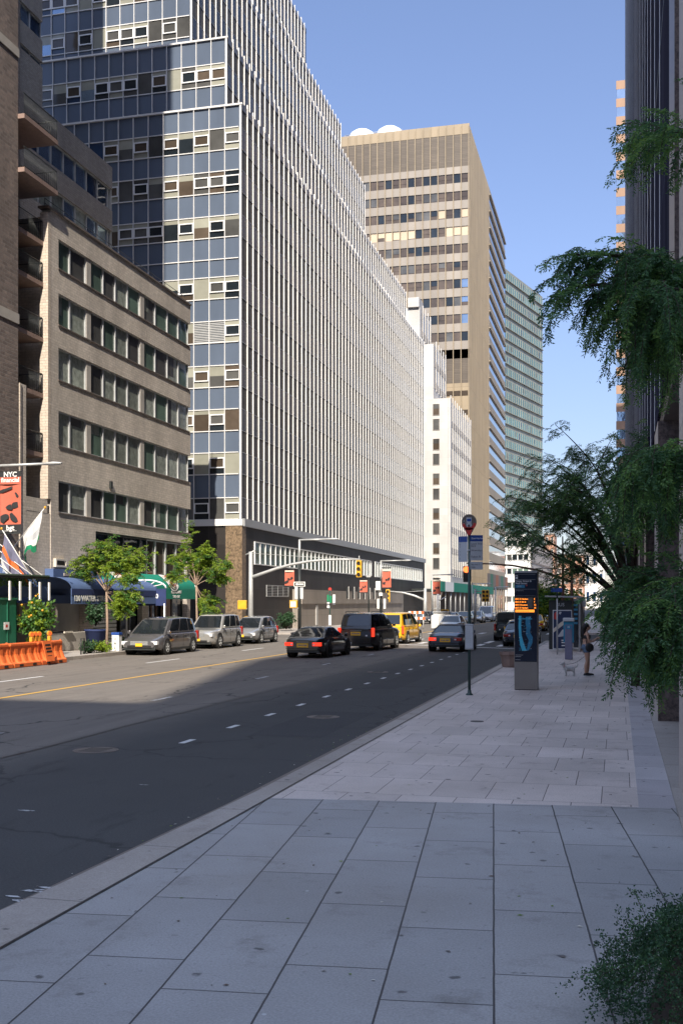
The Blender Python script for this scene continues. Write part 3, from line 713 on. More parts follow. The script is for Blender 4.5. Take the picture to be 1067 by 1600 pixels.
# ---- white-finned curtain wall building with setbacks
YF = 79.2
fb = thing('finned_office_building', (XL, YF, 0.15), 'stepped office block with white vertical fins and blue glass end wall', 'building')
def zy(y, px=379, X=XL): return onX(px, y, X).z
wt = [197, 264, 334, 430, 499, 569, 638, 706, 777]
tiers = [ # x, y0, y1, z_bottom, z_top
    (-28.0, 79.2, 160.5, None), (-30.2, 82.0, 157.4, None), (-34.0, 84.0, 147.6, None), (-35.5, 86.0, 139.7, None), (-37.5, 88.0, 130.0, None)]
ks = [1.325, 1.447, 1.634, 1.715, 1.835]
tops = [EYE + k * abs(t[0]) / CT for k, t in zip(ks, tiers)]
zbase = zy(821); zband = zy(811)
fh = 3.45
z_first = zy(810)
win_n = 0; fin_n = 0
stuffw = MB(); sf_m = MB(); fin_stuff = MB(); mull = MB(); mull2 = MB()
mull_count = 0
glasses = ['glass_grey', 'glass_dark', 'glass_brown', 'glass_pale', 'glass_pale', 'glass_grey', 'glass_dark']
random.seed(5)
for ti, (X, y0, y1, _) in enumerate(tiers):
    zt_ = tops[ti]; zb = zbase if ti == 0 else tops[ti - 1] - 1.0
    if ti == 0: wz = [(zy(a + 34), zy(a)) for a in wt]
    else:
        top_off = 1.95; wz = []
        z = zt_ - top_off
        while z - 1.75 > zb: wz.append((z - 1.75, z)); z -= fh
    core = MB(); core.box(X - 45 + ti * 3, X - .12, y0 + .12, y1, zb, zt_ - .05, 'street_spandrel')
    build(core, 'core_wall', fb)
    # ---- end face (towards the camera)
    bay = 1.275; nb = 13 if ti < 1 else 18
    if ti == 4: nb = 14
    xr = X - .12
    zf0 = zband if ti == 0 else zb
    sp = MB(); sp.box(X - nb * bay - .2, xr, y0 + .05, y0 + .118, zf0, zt_, 'spandrel_blue'); build(sp, 'spandrel_panel', fb)
    mu = MB()
    for i in range(nb + 1):
        x = xr - i * bay - (0.0 if i else -.06); t = .055 if i else .16
        mu.box(x - t, x, y0 - .07, y0 + .05, zf0, zt_ + .08, 'fin_white')
    for (a, b_) in wz:
        for z in (a, b_): mu.box(X - nb * bay - .2, xr - .2, y0 - .03, y0 + .048, z - .035, z + .035, 'fin_white')
    if ti == 0: mu.box(X - nb * bay, xr - .2, y0 - .03, y0 + .048, zy(402) - .035, zy(402) + .035, 'fin_white')
    mu.box(X - nb * bay - .2, X + .02, y0 - .10, y0 + .06, zt_ - .02, zt_ + .12, 'fin_white')
    build(mu, 'mullion_grid', fb)
    for wi, (a, b_) in enumerate(wz):
        for i in range(nb):
            xx1 = xr - i * bay - .06; xx0 = xr - (i + 1) * bay
            if ti == 0 and a > zy(475) and a < zy(500 + 45) and wi == 4 and i in (1, 2) or (ti == 0 and wi == 4 and i in (1, 2)):
                lv = MB(); z = a + .04
                while z < b_ - .05: lv.box(xx0, xx1, y0 + .0, y0 + .04, z, z + .07, 'galv'); z += .13
                build(lv, 'louvre', fb); continue
            ph = (i + (wi // 2)) % 2 == 0 or random.random() < .2
            vis = not (ti == 0 and i > 9)
            tgt = MB() if (vis and win_n < 96) else stuffw
            gmat = random.choice(glasses)
            if i > 8: gmat = random.choice(['glass_navy', 'glass_sky', 'glass_grey'])  # leftmost bays take bluer panes, imitating shade and reflected sky
            pane(tgt, 'y', y0 + .05, xx0, xx1, a + .03, b_ - .03, .02, gmat)
            if random.random() < .5: pane(tgt, 'y', y0 + .05, xx0, xx1, b_ - random.choice([.35, .5, .8]), b_ - .03, .024, 'glass_pale')
            if ph:
                za, zb2 = a + .48, b_ - .38
                win_frame(tgt, 'y', y0 + .05, xx0 + .01, xx1 - .005, za, zb2, .085, (.03, .12), 'white_metal')
                pane(tgt, 'y', y0 + .05, xx0 + .05, xx1 - .05, za + .05, zb2 - .05, .05, random.choice(['glass_brown', 'glass_dark', 'glass_grey']))
            if tgt is not stuffw: build(tgt, 'window', fb); win_n += 1
    # ---- street face: fins in front of dark glazing
    sb = MB()
    for (a, b_) in wz: sb.box(X - .12, X - .10, y0 + .2, y1 - .1, a, b_, 'street_glass')
    for (a, b_) in wz:
        for z in (a, b_): sb.box(X - .10, X - .085, y0 + .1, y1 - .1, z - .025, z + .025, 'grey_metal')
    build(sb, 'glazing', fb)
    pitch = 1.37; k = 1
    zfb = zy(815) if ti == 0 else zb
    while y0 + k * pitch < y1 + .05:
        yy = y0 + k * pitch
        tgt = MB() if fin_n < 99 else fin_stuff
        tgt.box(X - .12, X - .015, yy - .04, yy + .045, zfb, zt_ + .55, 'fin_white')
        if tgt is not fin_stuff: build(tgt, 'fin', fb); fin_n += 1
        k += 1
    rp = MB(); rp.box(X - .3, X - .08, y0 + .2, y1, zt_ - .3, zt_ + .25, 'spandrel_dark'); build(rp, 'parapet', fb)
build(stuffw, 'window_rows', fb, kind='stuff'); build(fin_stuff, 'fin_row', fb, kind='stuff')
bs = MB(); bs.box(XL - 40, XL - .05, YF + .06, 160.5, 0.15, zbase, 'granite_dark'); build(bs, 'base_wall', fb)
bnd = MB(); bnd.box(XL - 16, XL + .04, YF - .08, YF + .12, zbase, zband, 'fin_white'); bnd.box(XL - .04, XL + .16, YF + .12, 160.5, zbase - .05, zband + .05, 'grey_metal'); build(bnd, 'ledge', fb)
bx('corner_pier', fb, XL - 1.35, XL - .02, YF - .03, YF + .9, 0.15, zbase - .002, 'granite_brown')
# clerestory
for (pa, pb) in ((398, 580), (586, 659)):
    y0, y1 = Yat(pa, XL), Yat(pb, XL); z1 = onX(398, 846, XL).z; z0 = onX(398, 882, XL).z
    cl = MB(); win_frame(cl, 'x', XL - .05, y0, y1, z0, z1, .08, (.0, .10), 'white_metal')
    yy = y0 + 1.37
    while yy < y1 - .3: cl.box(XL - .05, XL + .05, yy - .035, yy + .035, z0, z1, 'white_metal'); yy += 1.37
    f = build(cl, 'clerestory', fb)
    p = MB(); pane(p, 'x', XL, y0, y1, z0, z1, -.03, 'glass_green'); build(p, 'pane', f)
gr = MB(); y0, y1 = Yat(417, XL), Yat(451, XL); z0, z1 = onX(417, 932, XL).z, onX(417, 914, XL).z
win_frame(gr, 'x', XL - .05, y0, y1, z0, z1, .05, (0, .06), 'galv')
for i in range(1, 7): gr.box(XL - .05, XL, y0, y1, z0 + (z1 - z0) * i / 7 - .015, z0 + (z1 - z0) * i / 7 + .015, 'galv')
for i in range(1, 4): yy = y0 + (y1 - y0) * i / 4; gr.box(XL - .05, XL + .005, yy - .02, yy + .02, z0, z1, 'galv')
build(gr, 'vent_grille', fb)
# paler stone forecourt wall with slot openings
y0, y1 = Yat(467, XL + .6), Yat(631, XL + .6); zw = onX(475, 921, XL + .6).z
pw = thing('forecourt_wall', (XL + .3, y0, .15), 'pale brown stone wall with tall slots in front of the dark granite base', 'wall')
m = MB(); m.box(XL + .0, XL + .5, y0, y1, .15, zw, 'stone_wall'); m.box(XL + .5, XL + .62, y0 + 1, y1 - 1.2, 2.3, 2.75, 'stone_wall'); build(m, 'wall', pw)
for i in range(7):
    yy = Yat(541, XL + .5) + i * 2.55
    s = MB(); s.box(XL + .5, XL + .53, yy, yy + .8, 2.9, 4.0, 'dark_metal'); s.box(XL + .5, XL + .58, yy + .8, yy + .95, 2.78, 4.1, 'white_stone'); build(s, 'slot', pw)
bx('light_panel', pw, XL + .5, XL + .56, Yat(493, XL + .5), Yat(496, XL + .5), .3, 2.2, 'white_stone')

# ---- white stone block beyond the side street
YW = 180.0
wb = thing('white_stone_building', (-27.5, YW, .15), 'white stone stepped block with paired fins beyond the finned office building', 'building')
wt_ = [(-27.5, YW, Yat(735, -27.5), EYE + 1.199 * 27.5 / CT), (-30.0, YW + .3, 194, EYE + 1.398 * 30 / CT), (-32.5, YW + 1.5, 192.6, EYE + 1.487 * 32.5 / CT)]
for i, (X, y0, y1, zt_) in enumerate(wt_):
    z0 = 4.6 if i == 0 else wt_[i - 1][3] - .5
    m = MB(); m.box(X - 26, X - .02, y0, y1, z0, zt_, 'white_stone'); build(m, 'wall', wb)
    n = MB()
    g_ = MB(); g_.box(X - .02, X + .01, y0 + 1.5, y1 - .2, z0 + 2.5, zt_ - .6, 'glass_brown'); build(g_, 'glazing', wb)
    z = z0 + 2.5
    fl = MB()
    while z < zt_ - 1: fl.box(X, X + .06, y0 + 1.4, y1, z, z + 1.0, 'grey_stone'); z += 3.6
    build(fl, 'spandrel_panel', wb)
    yy = y0 + 2.6; j = 0
    while yy < y1:
        build(MB().box(X, X + .13, yy - .22, yy + .22, z0 + 2.2, zt_ + .9, 'white_stone'), 'fin', wb); yy += 2.55
    if i == 0: build(MB().box(X, X + .40, y0, y0 + 1.4, z0, zt_, 'white_stone'), 'corner_pier', wb)
    # column of windows in the end wall
    zz_ = zt_ - .9; xa, xb = onY(676, 0, y0).x, onY(686.5, 0, y0).x
    if i == 0:
        k = 0
        while zz_ - 1.6 > z0:
            f = MB(); win_frame(f, 'y', y0, xa, xb, zz_ - 1.9, zz_, .06, (.0, .08), 'grey_stone'); fo = build(f, 'window', wb)
            p = MB(); pane(p, 'y', y0, xa, xb, zz_ - 1.9, zz_, .02, 'glass_grey' if k % 2 else 'glass_brown')
            if k % 2 == 0: pane(p, 'y', y0, xa, xb, zz_ - .8, zz_, .03, 'glass_grey')
            build(p, 'pane', fo); zz_ -= 3.3 if k % 2 else 2.5; k += 1
rt = MB(); rt.box(-34.5, -32.6, YW + 1, YW + 5, wt_[2][3], wt_[2][3] + 1.6, 'white_stone'); build(rt, 'roof_house', wb)
bx('base_wall', wb, -54, -27.6, YW + .5, wt_[0][2], .15, 4.6, 'stone_dark')

# ---- beige tower
YG, XG = 218.0, -29.0
HG = EYE + 3.2 * 29 / CT
bt = thing('beige_office_tower', (XG, YG, .15), 'tall beige ribbed tower with white tanks on its roof', 'building')
YG1, YG2 = Yat(763.5, XG), Yat(788.5, XG)
XGL = -62
m = MB(); m.box(XGL, XG - .3, YG + .3, YG2, .15, HG - .2, 'beige_panel'); build(m, 'core_wall', bt)
m = MB(); m.box(XG - .3, XG, YG, YG1, 6.5, HG, 'beige_panel')
yy = YG + .9
while yy < YG1: m.box(XG, XG + .07, yy - .10, yy + .10, 6.5, HG, 'beige_panel'); yy += 1.55
build(m, 'ribbed_wall', bt)
def zt2(py): return onY(728, py, YG).z
def cap(n, a, b_, mat, d=0.0): return bx(n, bt, XGL, XG - .01, YG - .02 - d, YG + .29, zt2(b_), zt2(a), mat)
cap('cap_band', 193, 209, 'beige_panel', .05); cap('louvre_band', 209.1, 259, 'tower_louvre')
rows_t = []
y = 259.0; pit = 27.5
wr = [(270 + i * pit) for i in range(11)]
prev = 259
cnt = 0; ws = MB(); random.seed(3)
bayx = 1.56
light_rows = {2: (0, 3), 3: (0, 1, 2, 7, 8, 9, 10, 11, 12)}
for ri, a in enumerate(wr):
    z1, z0 = zt2(a), zt2(a + 14.5)
    cap('spandrel_band', prev, a, 'tower_spandrel'); prev = a + 14.5
    i = 0; x = XG - .1
    while x > XG - 26.5:
        mat = random.choice(['glass_brown', 'glass_brown', 'glass_brown', 'glass_brown', 'glass_dark', 'glass_grey'])
        if ri in light_rows and i in light_rows[ri]: mat = 'glass_tan'
        if i == 0 and ri in (6, 7, 8): mat = 'glass_sky'
        tgt = MB() if cnt < 98 and i < 10 else ws
        pane(tgt, 'y', YG, x - bayx, x, z0, z1, -.20, 'glass_brown')
        pane(tgt, 'y', YG, x - bayx + .1, x - .1, z0 + random.choice([0, .2, .8]), z1, -.15, mat)
        if tgt is not ws: build(tgt, 'window', bt); cnt += 1
        x -= bayx; i += 1
build(ws, 'window_rows', bt, kind='stuff')
zlow = prev
cap('spandrel_band', prev, 545, 'tower_spandrel'); cap('louvre_band', 545.1, 598, 'tower_louvre'); cap('spandrel_band', 598.1, 900, 'beige_panel')
for pyy in (610, 640):
    bx('window_band', bt, XG - 26, XG - .3, YG - .06, YG - .021, zt2(pyy + 8), zt2(pyy), 'glass_brown')
rb = MB(); x = XG - .05
while x > XG - 26.5: rb.box(x - .14, x, YG - .28, YG - .02, 6.5, HG, 'beige_panel'); x -= bayx
build(rb, 'rib', bt)
# banded part of the street face
z = HG - 1.6; k = 0
bm = MB()
while z > 8:
    b1 = MB(); b1.box(XG - .3, XG + .02, YG1, YG2, z - 1.75, z, 'glass_sky'); build(b1, 'window_band', bt)
    bx('sunshade', bt, XG - .1, XG + .35, YG1 + .1, YG2, z + .0, z + .16, 'beige_concrete')
    bx('spandrel_band', bt, XG - .3, XG + .05, YG1, YG2, z - 3.84, z - 1.75, 'beige_concrete')
    z -= 3.85
bx('top_band', bt, XG - .3, XG + .05, YG1, YG2, HG - 1.4, HG, 'beige_concrete')
bx('base_glazing', bt, XG - .5, XG - .02, YG + .5, YG2, .15, 6.5, 'glass_dark')
for i in range(9): bx('base_column', bt, XG - .4, XG + .1, YG + 2 + i * 8, YG + 3 + i * 8, .15, 6.5, 'beige_concrete')
for px in (566, 609):
    p = onY(px, 215, YG + 7); tk = MB(); r = 2.9
    tk.lathe((p.x, YG + 7, HG - .5), [(0.01, 4.9), (r * .55, 4.7), (r * .85, 4.1), (r, 3.2), (r, 0)], 'rooftank', n=28)
    build(tk, 'roof_tank', bt)
rr = MB(); rr.tube([(XG - 26, YG + 1, HG + 1.1), (XG - 14, YG + 1, HG + 1.1)], .06, 'galv', n=5)
for i in range(13): rr.tube([(XG - 26 + i, YG + 1, HG - .2), (XG - 26 + i, YG + 1, HG + 1.1)], .05, 'galv', n=4)
build(rr, 'roof_railing', bt)

# ---- green glass tower, turned a little towards us
def ongreen(px, py, plane):
    d = ray(px, py); n, c = plane; t = (c - n.dot(Vector((0, 0, EYE)))) / n.dot(d); return Vector((0, 0, EYE)) + d * t
A = ray(847, 941) ; A = A / A.dot(Vector((-ST, CT, 0))) * 390      # far right corner on the ground line
vp = ray(1470, 941).normalized()                                   # direction of the face
nrm = Vector((vp.y, -vp.x, 0)); pl = (nrm, nrm.dot(Vector((A.x, A.y, EYE))))
gb = thing('green_glass_tower', (A.x, A.y, .15), 'tall teal glass slab tower behind the beige tower', 'building')
Bp = ongreen(740, 941, pl); zg_ = ongreen(847, 464, pl).z
Bp.z = 0; Ap = Vector((A.x, A.y, 0)); u = (Bp - Ap).normalized(); L_ = (Bp - Ap).length; back = Vector((-nrm.x, -nrm.y, 0))
if back.dot(vp) < 0 and back.y < 0: back = -back
if back.y < 0: back = -back
def gquad(mb, a, b_, z0, z1, off, mat):
    o = -back * off
    p = [Ap + u * a + o, Ap + u * b_ + o]
    mb.poly([(p[0].x, p[0].y, z0), (p[1].x, p[1].y, z0), (p[1].x, p[1].y, z1), (p[0].x, p[0].y, z1)], mat)
def gbox(mb, a, b_, z0, z1, o0, o1, mat):
    q = [Ap + u * a - back * o0, Ap + u * b_ - back * o0, Ap + u * b_ - back * o1, Ap + u * a - back * o1]
    mb.hexa([(p.x, p.y, z0) for p in q], [(p.x, p.y, z1) for p in q], mat)
m = MB(); gbox(m, 0, L_, .15, zg_, -24, 0, 'green_spandrel'); build(m, 'core_wall', gb)
z = zg_ - .9; fhg = 3.95
while z - 2.5 > 10:
    m = MB(); gquad(m, 0.1, L_, z - 2.35, z, .06, 'glass_teal')
    f = build(m, 'window_band', gb)
    m = MB(); t = .8
    while t < L_: gbox(m, t, t + .22, z - 2.35, z, .05, .22, 'green_spandrel'); t += 1.9
    gbox(m, 0, L_, z - 2.6, z - 2.4, .02, .45, 'green_spandrel')
    # open blinds and dark panes break up the band
    for _ in range(5):
        t = random.uniform(.3, L_ - 3); gquad(m, t, t + 1.2, z - 2.3 + random.choice([0, .8]), z - .1, .09, random.choice(['glass_navy', 'glass_grey', 'glass_grey']))
    build(m, 'mullion', f)
    z -= fhg
# ---- low white block and its long grey flank at the end of the street
E0 = onY(788, 941, 330).x - 6; E1 = onY(828, 941, 330).x
lw = thing('white_banded_building', (E1, 330, .15), 'white low-rise with green window bands below the teal tower', 'building')
zc = onY(828, 835, 330).z
bx('wall', lw, E0, E1, 330, 350, .15, zc, 'white_spandrel')
z = zc - 1.6
while z > 3:
    f = MB(); win_frame(f, 'y', 330, E0, E1 - .3, z - 2.0, z, .15, (.0, .2), 'white_spandrel'); fo = build(f, 'window_band', lw)
    p = MB(); x = E0
    while x < E1 - 1.7: pane(p, 'y', 330, x + .15, x + 1.45, z - 1.9, z - .1, .05, random.choice(['glass_green', 'glass_dark', 'glass_grey'])); x += 1.65
    build(p, 'pane', fo); z -= 4.2
lg = thing('grey_flank_building', (E1 + .5, 331, .15), 'long low grey building running on from the white banded block', 'building')
xa = E1; ze = onY(840, 850, 331).z
Y9 = 520
p2 = onY(900, 925, Y9)
m = MB(); m.hexa([(xa, 331, .15), (xa + .2, 331, .15), (p2.x, Y9, .15), (p2.x - 12, Y9, .15)], [(xa, 331, ze), (xa + .2, 331, ze), (p2.x, Y9, ze), (p2.x - 12, Y9, ze)], 'grey_stone'); build(m, 'wall', lg)
for k in range(5):
    z = ze - 1.5 - k * 3.6; o = .15
    m = MB(); m.hexa([(xa + .2, 331.4, z - .5), (xa + .2 + o, 331.4, z - .5), (p2.x + o, Y9, z - .5), (p2.x, Y9, z - .5)], [(xa + .2, 331.4, z), (xa + .2 + o, 331.4, z), (p2.x + o, Y9, z), (p2.x, Y9, z)], 'stone_dark'); build(m, 'window_band', lg)
# red brick house and white house closing the view
def endhouse(name, px0, px1, pyt, Y, mat, label, rows_, cols, wm, d=14):
    x0, x1 = onY(px0, 941, Y).x, onY(px1, 941, Y).x; zt_ = onY(px0, pyt, Y).z
    h = thing(name, ((x0 + x1) / 2, Y, .15), label, 'building')
    bx('wall', h, x0, x1, Y, Y + d, .15, zt_, mat); bx('cornice', h, x0 - .1, x1 + .1, Y - .25, Y + .1, zt_ + .002, zt_ + .5, 'white_stone' if mat != 'white_spandrel' else 'grey_stone')
    hh = (zt_ - 1) / rows_; ww = (x1 - x0) / cols
    for r in range(rows_):
        for c in range(cols):
            a = x0 + (c + .25) * ww; z0 = .6 + r * hh + hh * .3
            f = MB(); win_frame(f, 'y', Y, a, a + ww * .5, z0, z0 + hh * .55, .1, (.0, .1), 'white_paint'); fo = build(f, 'window', h)
            p = MB(); pane(p, 'y', Y, a + .08, a + ww * .5 - .08, z0 + .08, z0 + hh * .55 - .08, .03, wm); build(p, 'pane', fo)
    return h
endhouse('red_brick_building', 868, 912, 868, 420, 'brick_red', 'red brick building closing the end of the street', 5, 4, 'glass_grey')
endhouse('white_house', 912.5, 944, 862, 430, 'white_spandrel', 'white building beside the red brick one at the end of the street', 3, 3, 'glass_navy')
endhouse('narrow_brick_building', 850, 866, 835, 400, 'brick_red', 'narrow brick building rising beside the grey flank, half hidden by the tree', 6, 2, 'glass_grey')

# ------------------------------------------------------------------ right-hand side
XP = 0.72
pc = thing('granite_arcade', (XP, 12, .15), 'pale stone piers with dark granite sides along the right edge', 'building')
YP = []
for k in range(6):
    zc_far = 13.4 + 9.2 * k; zc_near = zc_far - 1.9
    sc = lambda zc: zc / (-ST * (XP / 100) + 1) # placeholder depth-to-y, refined below
    def y_of(zc): return (zc + ST * XP) / CT
    a, b_ = y_of(zc_near), y_of(zc_far)
    if k == 0: a, b_ = y_of(10.6), y_of(13.4)
    top = 60 if k == 0 else 5.9
    st = build(MB().box(XP, XP + .8, a + .03, b_, .15, top, 'pier_stone'), 'pier', pc)
    build(MB().box(XP + .006, XP + .8, a, a + .028, .15, top, 'pier_brown'), 'pier_front', pc)
    if k: build(MB().box(XP + .8, XP + 2.2, a, a + .3, .15, top, 'pier_brown'), 'return_wall', pc)
bx('plinth', pc, XP - .10, XP + .6, 11, 62, .13, .19, 'kerb_stone')
bx('back_wall', pc, XP + 2.2, XP + 2.5, 13.6, 62, .15, 5.9, 'glass_brown')
bx('soffit', pc, XP + .1, XP + 2.5, 13.6, 62, 5.902, 6.2, 'stone_dark')
pt = thing('dark_glass_tower', (XP, 15, 6), 'dark blue glass tower with thin white vertical mullions at right', 'building')
yT0, yT1 = 15.6, 139
bx('wall', pt, XP + .05, 30, yT0, yT1, 6.21, 95, 'purple_glass_wall')
bx('stone_return', pt, XP + .02, XP + .3, yT0 - .02, 17.2, 6.21, 95, 'pier_brown')
y = 21.8; k = 0
while y < yT1:
    build(MB().box(XP + .036, XP + .049, y - .03, y + .03, 6.21, 95, 'white_metal' if k < 12 else 'grey_metal'), 'mullion', pt); y += 3.05; k += 1
for k in range(12): bx('floor_line', pt, XP + .046, XP + .049, 17.2, yT1, 13 + k * 7, 13.12 + k * 7, 'dark_metal')
# orange banded tower further up the street
YO = 205
ot = thing('orange_banded_tower', (onY(962, 941, YO).x, YO, .15), 'slim view of a sunlit tower with orange and pale blue bands', 'building')
x0, x1 = onY(962, 941, YO).x, onY(962, 941, YO).x + 26
zo = onY(966, 126, YO).z
bx('core_wall', ot, x0 + .1, x1, YO + .1, YO + 24, .15, zo, 'orange_panel')
z = zo; fo_ = 27.8 / F * (YO * CT)
per = (onY(966, 98, YO).z - onY(966, 126, YO).z)
while z > 10:
    bx('spandrel_band', ot, x0, x1, YO, YO + .1, z - per * .48, z, 'orange_panel')
    bx('window_band', ot, x0 + .12, x1, YO + .02, YO + .1, z - per, z - per * .481, 'glass_sky'); z -= per
# buildings of the block behind the camera: they throw the long shadow over road and pavement
def backbuild(name, x0, x1, y0, y1, h, label, mat, dy=3.6):
    b = thing(name, ((x0 + x1) / 2, y1, .15), label, 'building')
    bx('wall', b, x0, x1, y0, y1, .15, h, mat)
    z = 3
    while z < h - 3: bx('window_band', b, x0 + 1, x1 - 1, y1, y1 + .05, z, z + 1.7, 'glass_grey'); z += dy
BSL = SUN_SLOPE; TE = math.tan(R(SUN_EL)) * math.sqrt(1 + BSL * BSL)
YE = -35.0
xe = -10.6 + BSL * (21.8 - (YE - 14))
hA = (24.5 - YE) * TE; hB = (57 - YE) * TE
backbuild('rear_tower', xe, xe + 45, YE - 14, YE, hB, 'tall tower behind the camera that shades the pavement', 'brick_tan')
backbuild('rear_block', xe - 34, xe - .05, YE - 14, YE, hA, 'lower block behind the camera that shades the near road', 'grey_stone')
# ------------------------------------------------------------------ vehicles
def interp(tab, y):
    if y <= tab[0][0]: return tab[0][1]
    for (a, va), (b, vb) in zip(tab, tab[1:]):
        if y <= b:
            t = (y - a) / (b - a); t = t * t * (3 - 2 * t) * .35 + t * .65
            return va + (vb - va) * t
    return tab[-1][1]
def car(name, label, L, W, H, deck, cab, paint, wheel=(.34, .9, 0), group=None, plate='plate_yellow', lit=True, belt=None, zb=.22, win=None, tail='wide', dark_trim=False, rails=False, spare=None, soft=False, grille=True, rim='galv', vents=2, sdoor=3):
    """local frame: nose towards +Y, y in 0..L (rear bumper at 0), z = 0 on the road.
    deck: [(y, z)] height of boot / belt / bonnet; cab: dict(b0,b1 belt start/end, r0,r1 roof start/end, wt roof half width factor)"""
    t = thing(name, (0, 0, 0), label, 'car', group)
    hw = W / 2
    def plan(y):   # half width in plan
        e = min(y, L - y); return hw * (1 - .16 * max(0, 1 - e / .55) ** 2 - .03 * max(0, 1 - e / 1.5))
    ys = sorted(set([0, .06, .16, .32, .55] + [round(.55 + k * (L - 1.1) / 16, 3) for k in range(17)] + [L - .32, L - .16, L - .06, L]))
    wr = wheel[0]; wy = (wheel[1], L - (wheel[2] or .9))
    m = MB(); rings = []
    for y in ys:
        e = min(y, L - y); zz = interp(deck, y); w = plan(y)
        endr = max(0, 1 - e / .14)
        zlo = zb + .14 * max(0, 1 - e / .5)
        for c in wy:       # arch lifts the sill
            pass
        sh = zz - .10
        half = [(w * .55, zlo), (w * .93, zlo + .01), (w * .985, zlo + .10), (w, zlo + (sh - zlo) * .45), (w * .992, zlo + (sh - zlo) * .72), (w * .965, sh - .02), (w * .90, zz - .035), (w * .74, zz), (w * .35, zz + .025)]
        if endr: half = [(a * (1 - .05 * endr), zlo + (z - zlo) * (1 - .06 * endr)) for a, z in half]
        ring = [(x, y, z) for x, z in half] + [(-x, y, z) for x, z in reversed(half)]
        rings.append(ring)
    n = len(rings[0]); vs = [p for r in rings for p in r]
    fs = [(i * n + j, (i + 1) * n + j, (i + 1) * n + (j + 1) % n, i * n + (j + 1) % n) for i in range(len(rings) - 1) for j in range(n)]
    m.mesh(vs, fs, paint, True)
    m.poly(rings[0], paint, True); m.poly(rings[-1][::-1], paint, True)
    build(m, 'body', t)
    # lower trim
    for s in (-1, 1): build(MB().box(s * hw * .90, s * (hw * .985), wy[0] + wr + .08, wy[1] - wr - .08, zb - .03, zb + .10, 'dark_metal'), 'sill_trim', t, .02)
    for y_ in ((.03, .12), (L - .12, L - .03)): build(MB().box(-hw * .8, hw * .8, y_[0], y_[1], zb + .02, zb + .16, 'dark_metal'), 'bumper', t, .02)
    # wheels with arches
    for c in wy:
        for s in (-1, 1):
            a = MB(); a.disc((s * (hw * .985), c, wr + .03), wr + .065, (1, 0, 0), .045, 'black', n=28); build(a, 'wheel_arch', t)
            wl = MB(); wl.lathe((s * hw * .80, c, wr), [(wr * .55, -.10), (wr * .93, -.11), (wr, -.07), (wr, .07 + hw * .10), (wr * .93, .115 + hw * .10), (wr * .64, .115 + hw * .10)] if s > 0 else [(wr * .64, -.115 - hw * .10), (wr * .93, -.115 - hw * .10), (wr, -.07 - hw * .10), (wr, .07), (wr * .93, .11), (wr * .55, .10)], 'rubber', n=24, axis='x')
            wo_ = build(wl, 'wheel', t)
            rm = MB(); xf = s * (hw * .90 + .10)
            rm.disc((xf - s * .03, c, wr), wr * .64, (1, 0, 0), .02, 'black', n=22)
            for k in range(5):
                an = k * 2 * math.pi / 5 + .3; ca, sa = math.cos(an), math.sin(an)
                rm.tube([(xf, c + ca * .05, wr + sa * .05), (xf - s * .01, c + ca * wr * .6, wr + sa * wr * .6)], .034, rim, n=5)
            ring = [(xf, c + math.cos(q * math.pi / 10) * wr * .6, wr + math.sin(q * math.pi / 10) * wr * .6) for q in range(21)]
            rm.tube(ring, .022, rim, n=5, cap=False); rm.disc((xf, c, wr), .06, (1, 0, 0), .04, rim, n=12)
            build(rm, 'rim', wo_)
    # cabin
    b0, b1, r0, r1, wt = cab['b0'], cab['b1'], cab['r0'], cab['r1'], cab.get('wt', .78)
    N = 12; vs = []
    bl = lambda y: interp(deck, y) - .03
    def cs(u):      # u 0..1 rear to front: belt y, roof y, roof z
        yb_, yr = b0 + (b1 - b0) * u, r0 + (r1 - r0) * u
        return yb_, yr, H - cab.get('arch', .05) * (2 * u - 1) ** 2 - cab.get('drop', 0.0) * max(0, .5 - u) * 2
    secs = []
    rim_ = []
    for i in range(N + 1):
        u = i / N; yb_, yr, zr = cs(u)
        e0 = 1 - .10 * abs(2 * u - 1) ** 3
        wb_ = plan(yb_) * .93; w2 = hw * wt * e0
        zl = bl(yb_)
        half = [(wb_, yb_, zl), (wb_ + (w2 - wb_) * .5 + .012, yb_ + (yr - yb_) * .5, zl + (zr - zl) * .52), (w2 + .01, yb_ + (yr - yb_) * .93, zl + (zr - zl) * .92), (w2 * .86, yr, zr - .004), (w2 * .4, yr, zr + .012)]
        secs.append(half + [(-x, y, z) for x, y, z in reversed(half)])
    n = len(secs[0]); m = MB(); vs = [p for r in secs for p in r]
    cm = 'black' if soft else paint
    m.mesh(vs, [(i * n + j, (i + 1) * n + j, (i + 1) * n + j + 1, i * n + j + 1) for i in range(N) for j in range(n - 1)], cm, True)
    m.poly(secs[0], cm, False); m.poly(secs[-1][::-1], cm, False)
    build(m, 'cabin', t)
    # glazing, each pane a part standing 6 mm proud
    def pt(u, s, f):
        yb_, yr, zr = cs(u); e0 = 1 - .10 * abs(2 * u - 1) ** 3
        wb_ = plan(yb_) * .93; w2 = hw * wt * e0; zl = bl(yb_)
        if f < .52: k = f / .52; x = wb_ + (w2 - wb_) * .5 * k + .012 * k; y = yb_ + (yr - yb_) * .5 * k; z = zl + (zr - zl) * f
        else: k = (f - .52) / .40; x = wb_ + (w2 - wb_) * (.5 + .5 * k) + .012; y = yb_ + (yr - yb_) * (.5 + .43 * k); z = zl + (zr - zl) * f
        return (s * (x + .010), y, z)
    wins = win or [(.05, .30), (.33, .60), (.63, .90)]
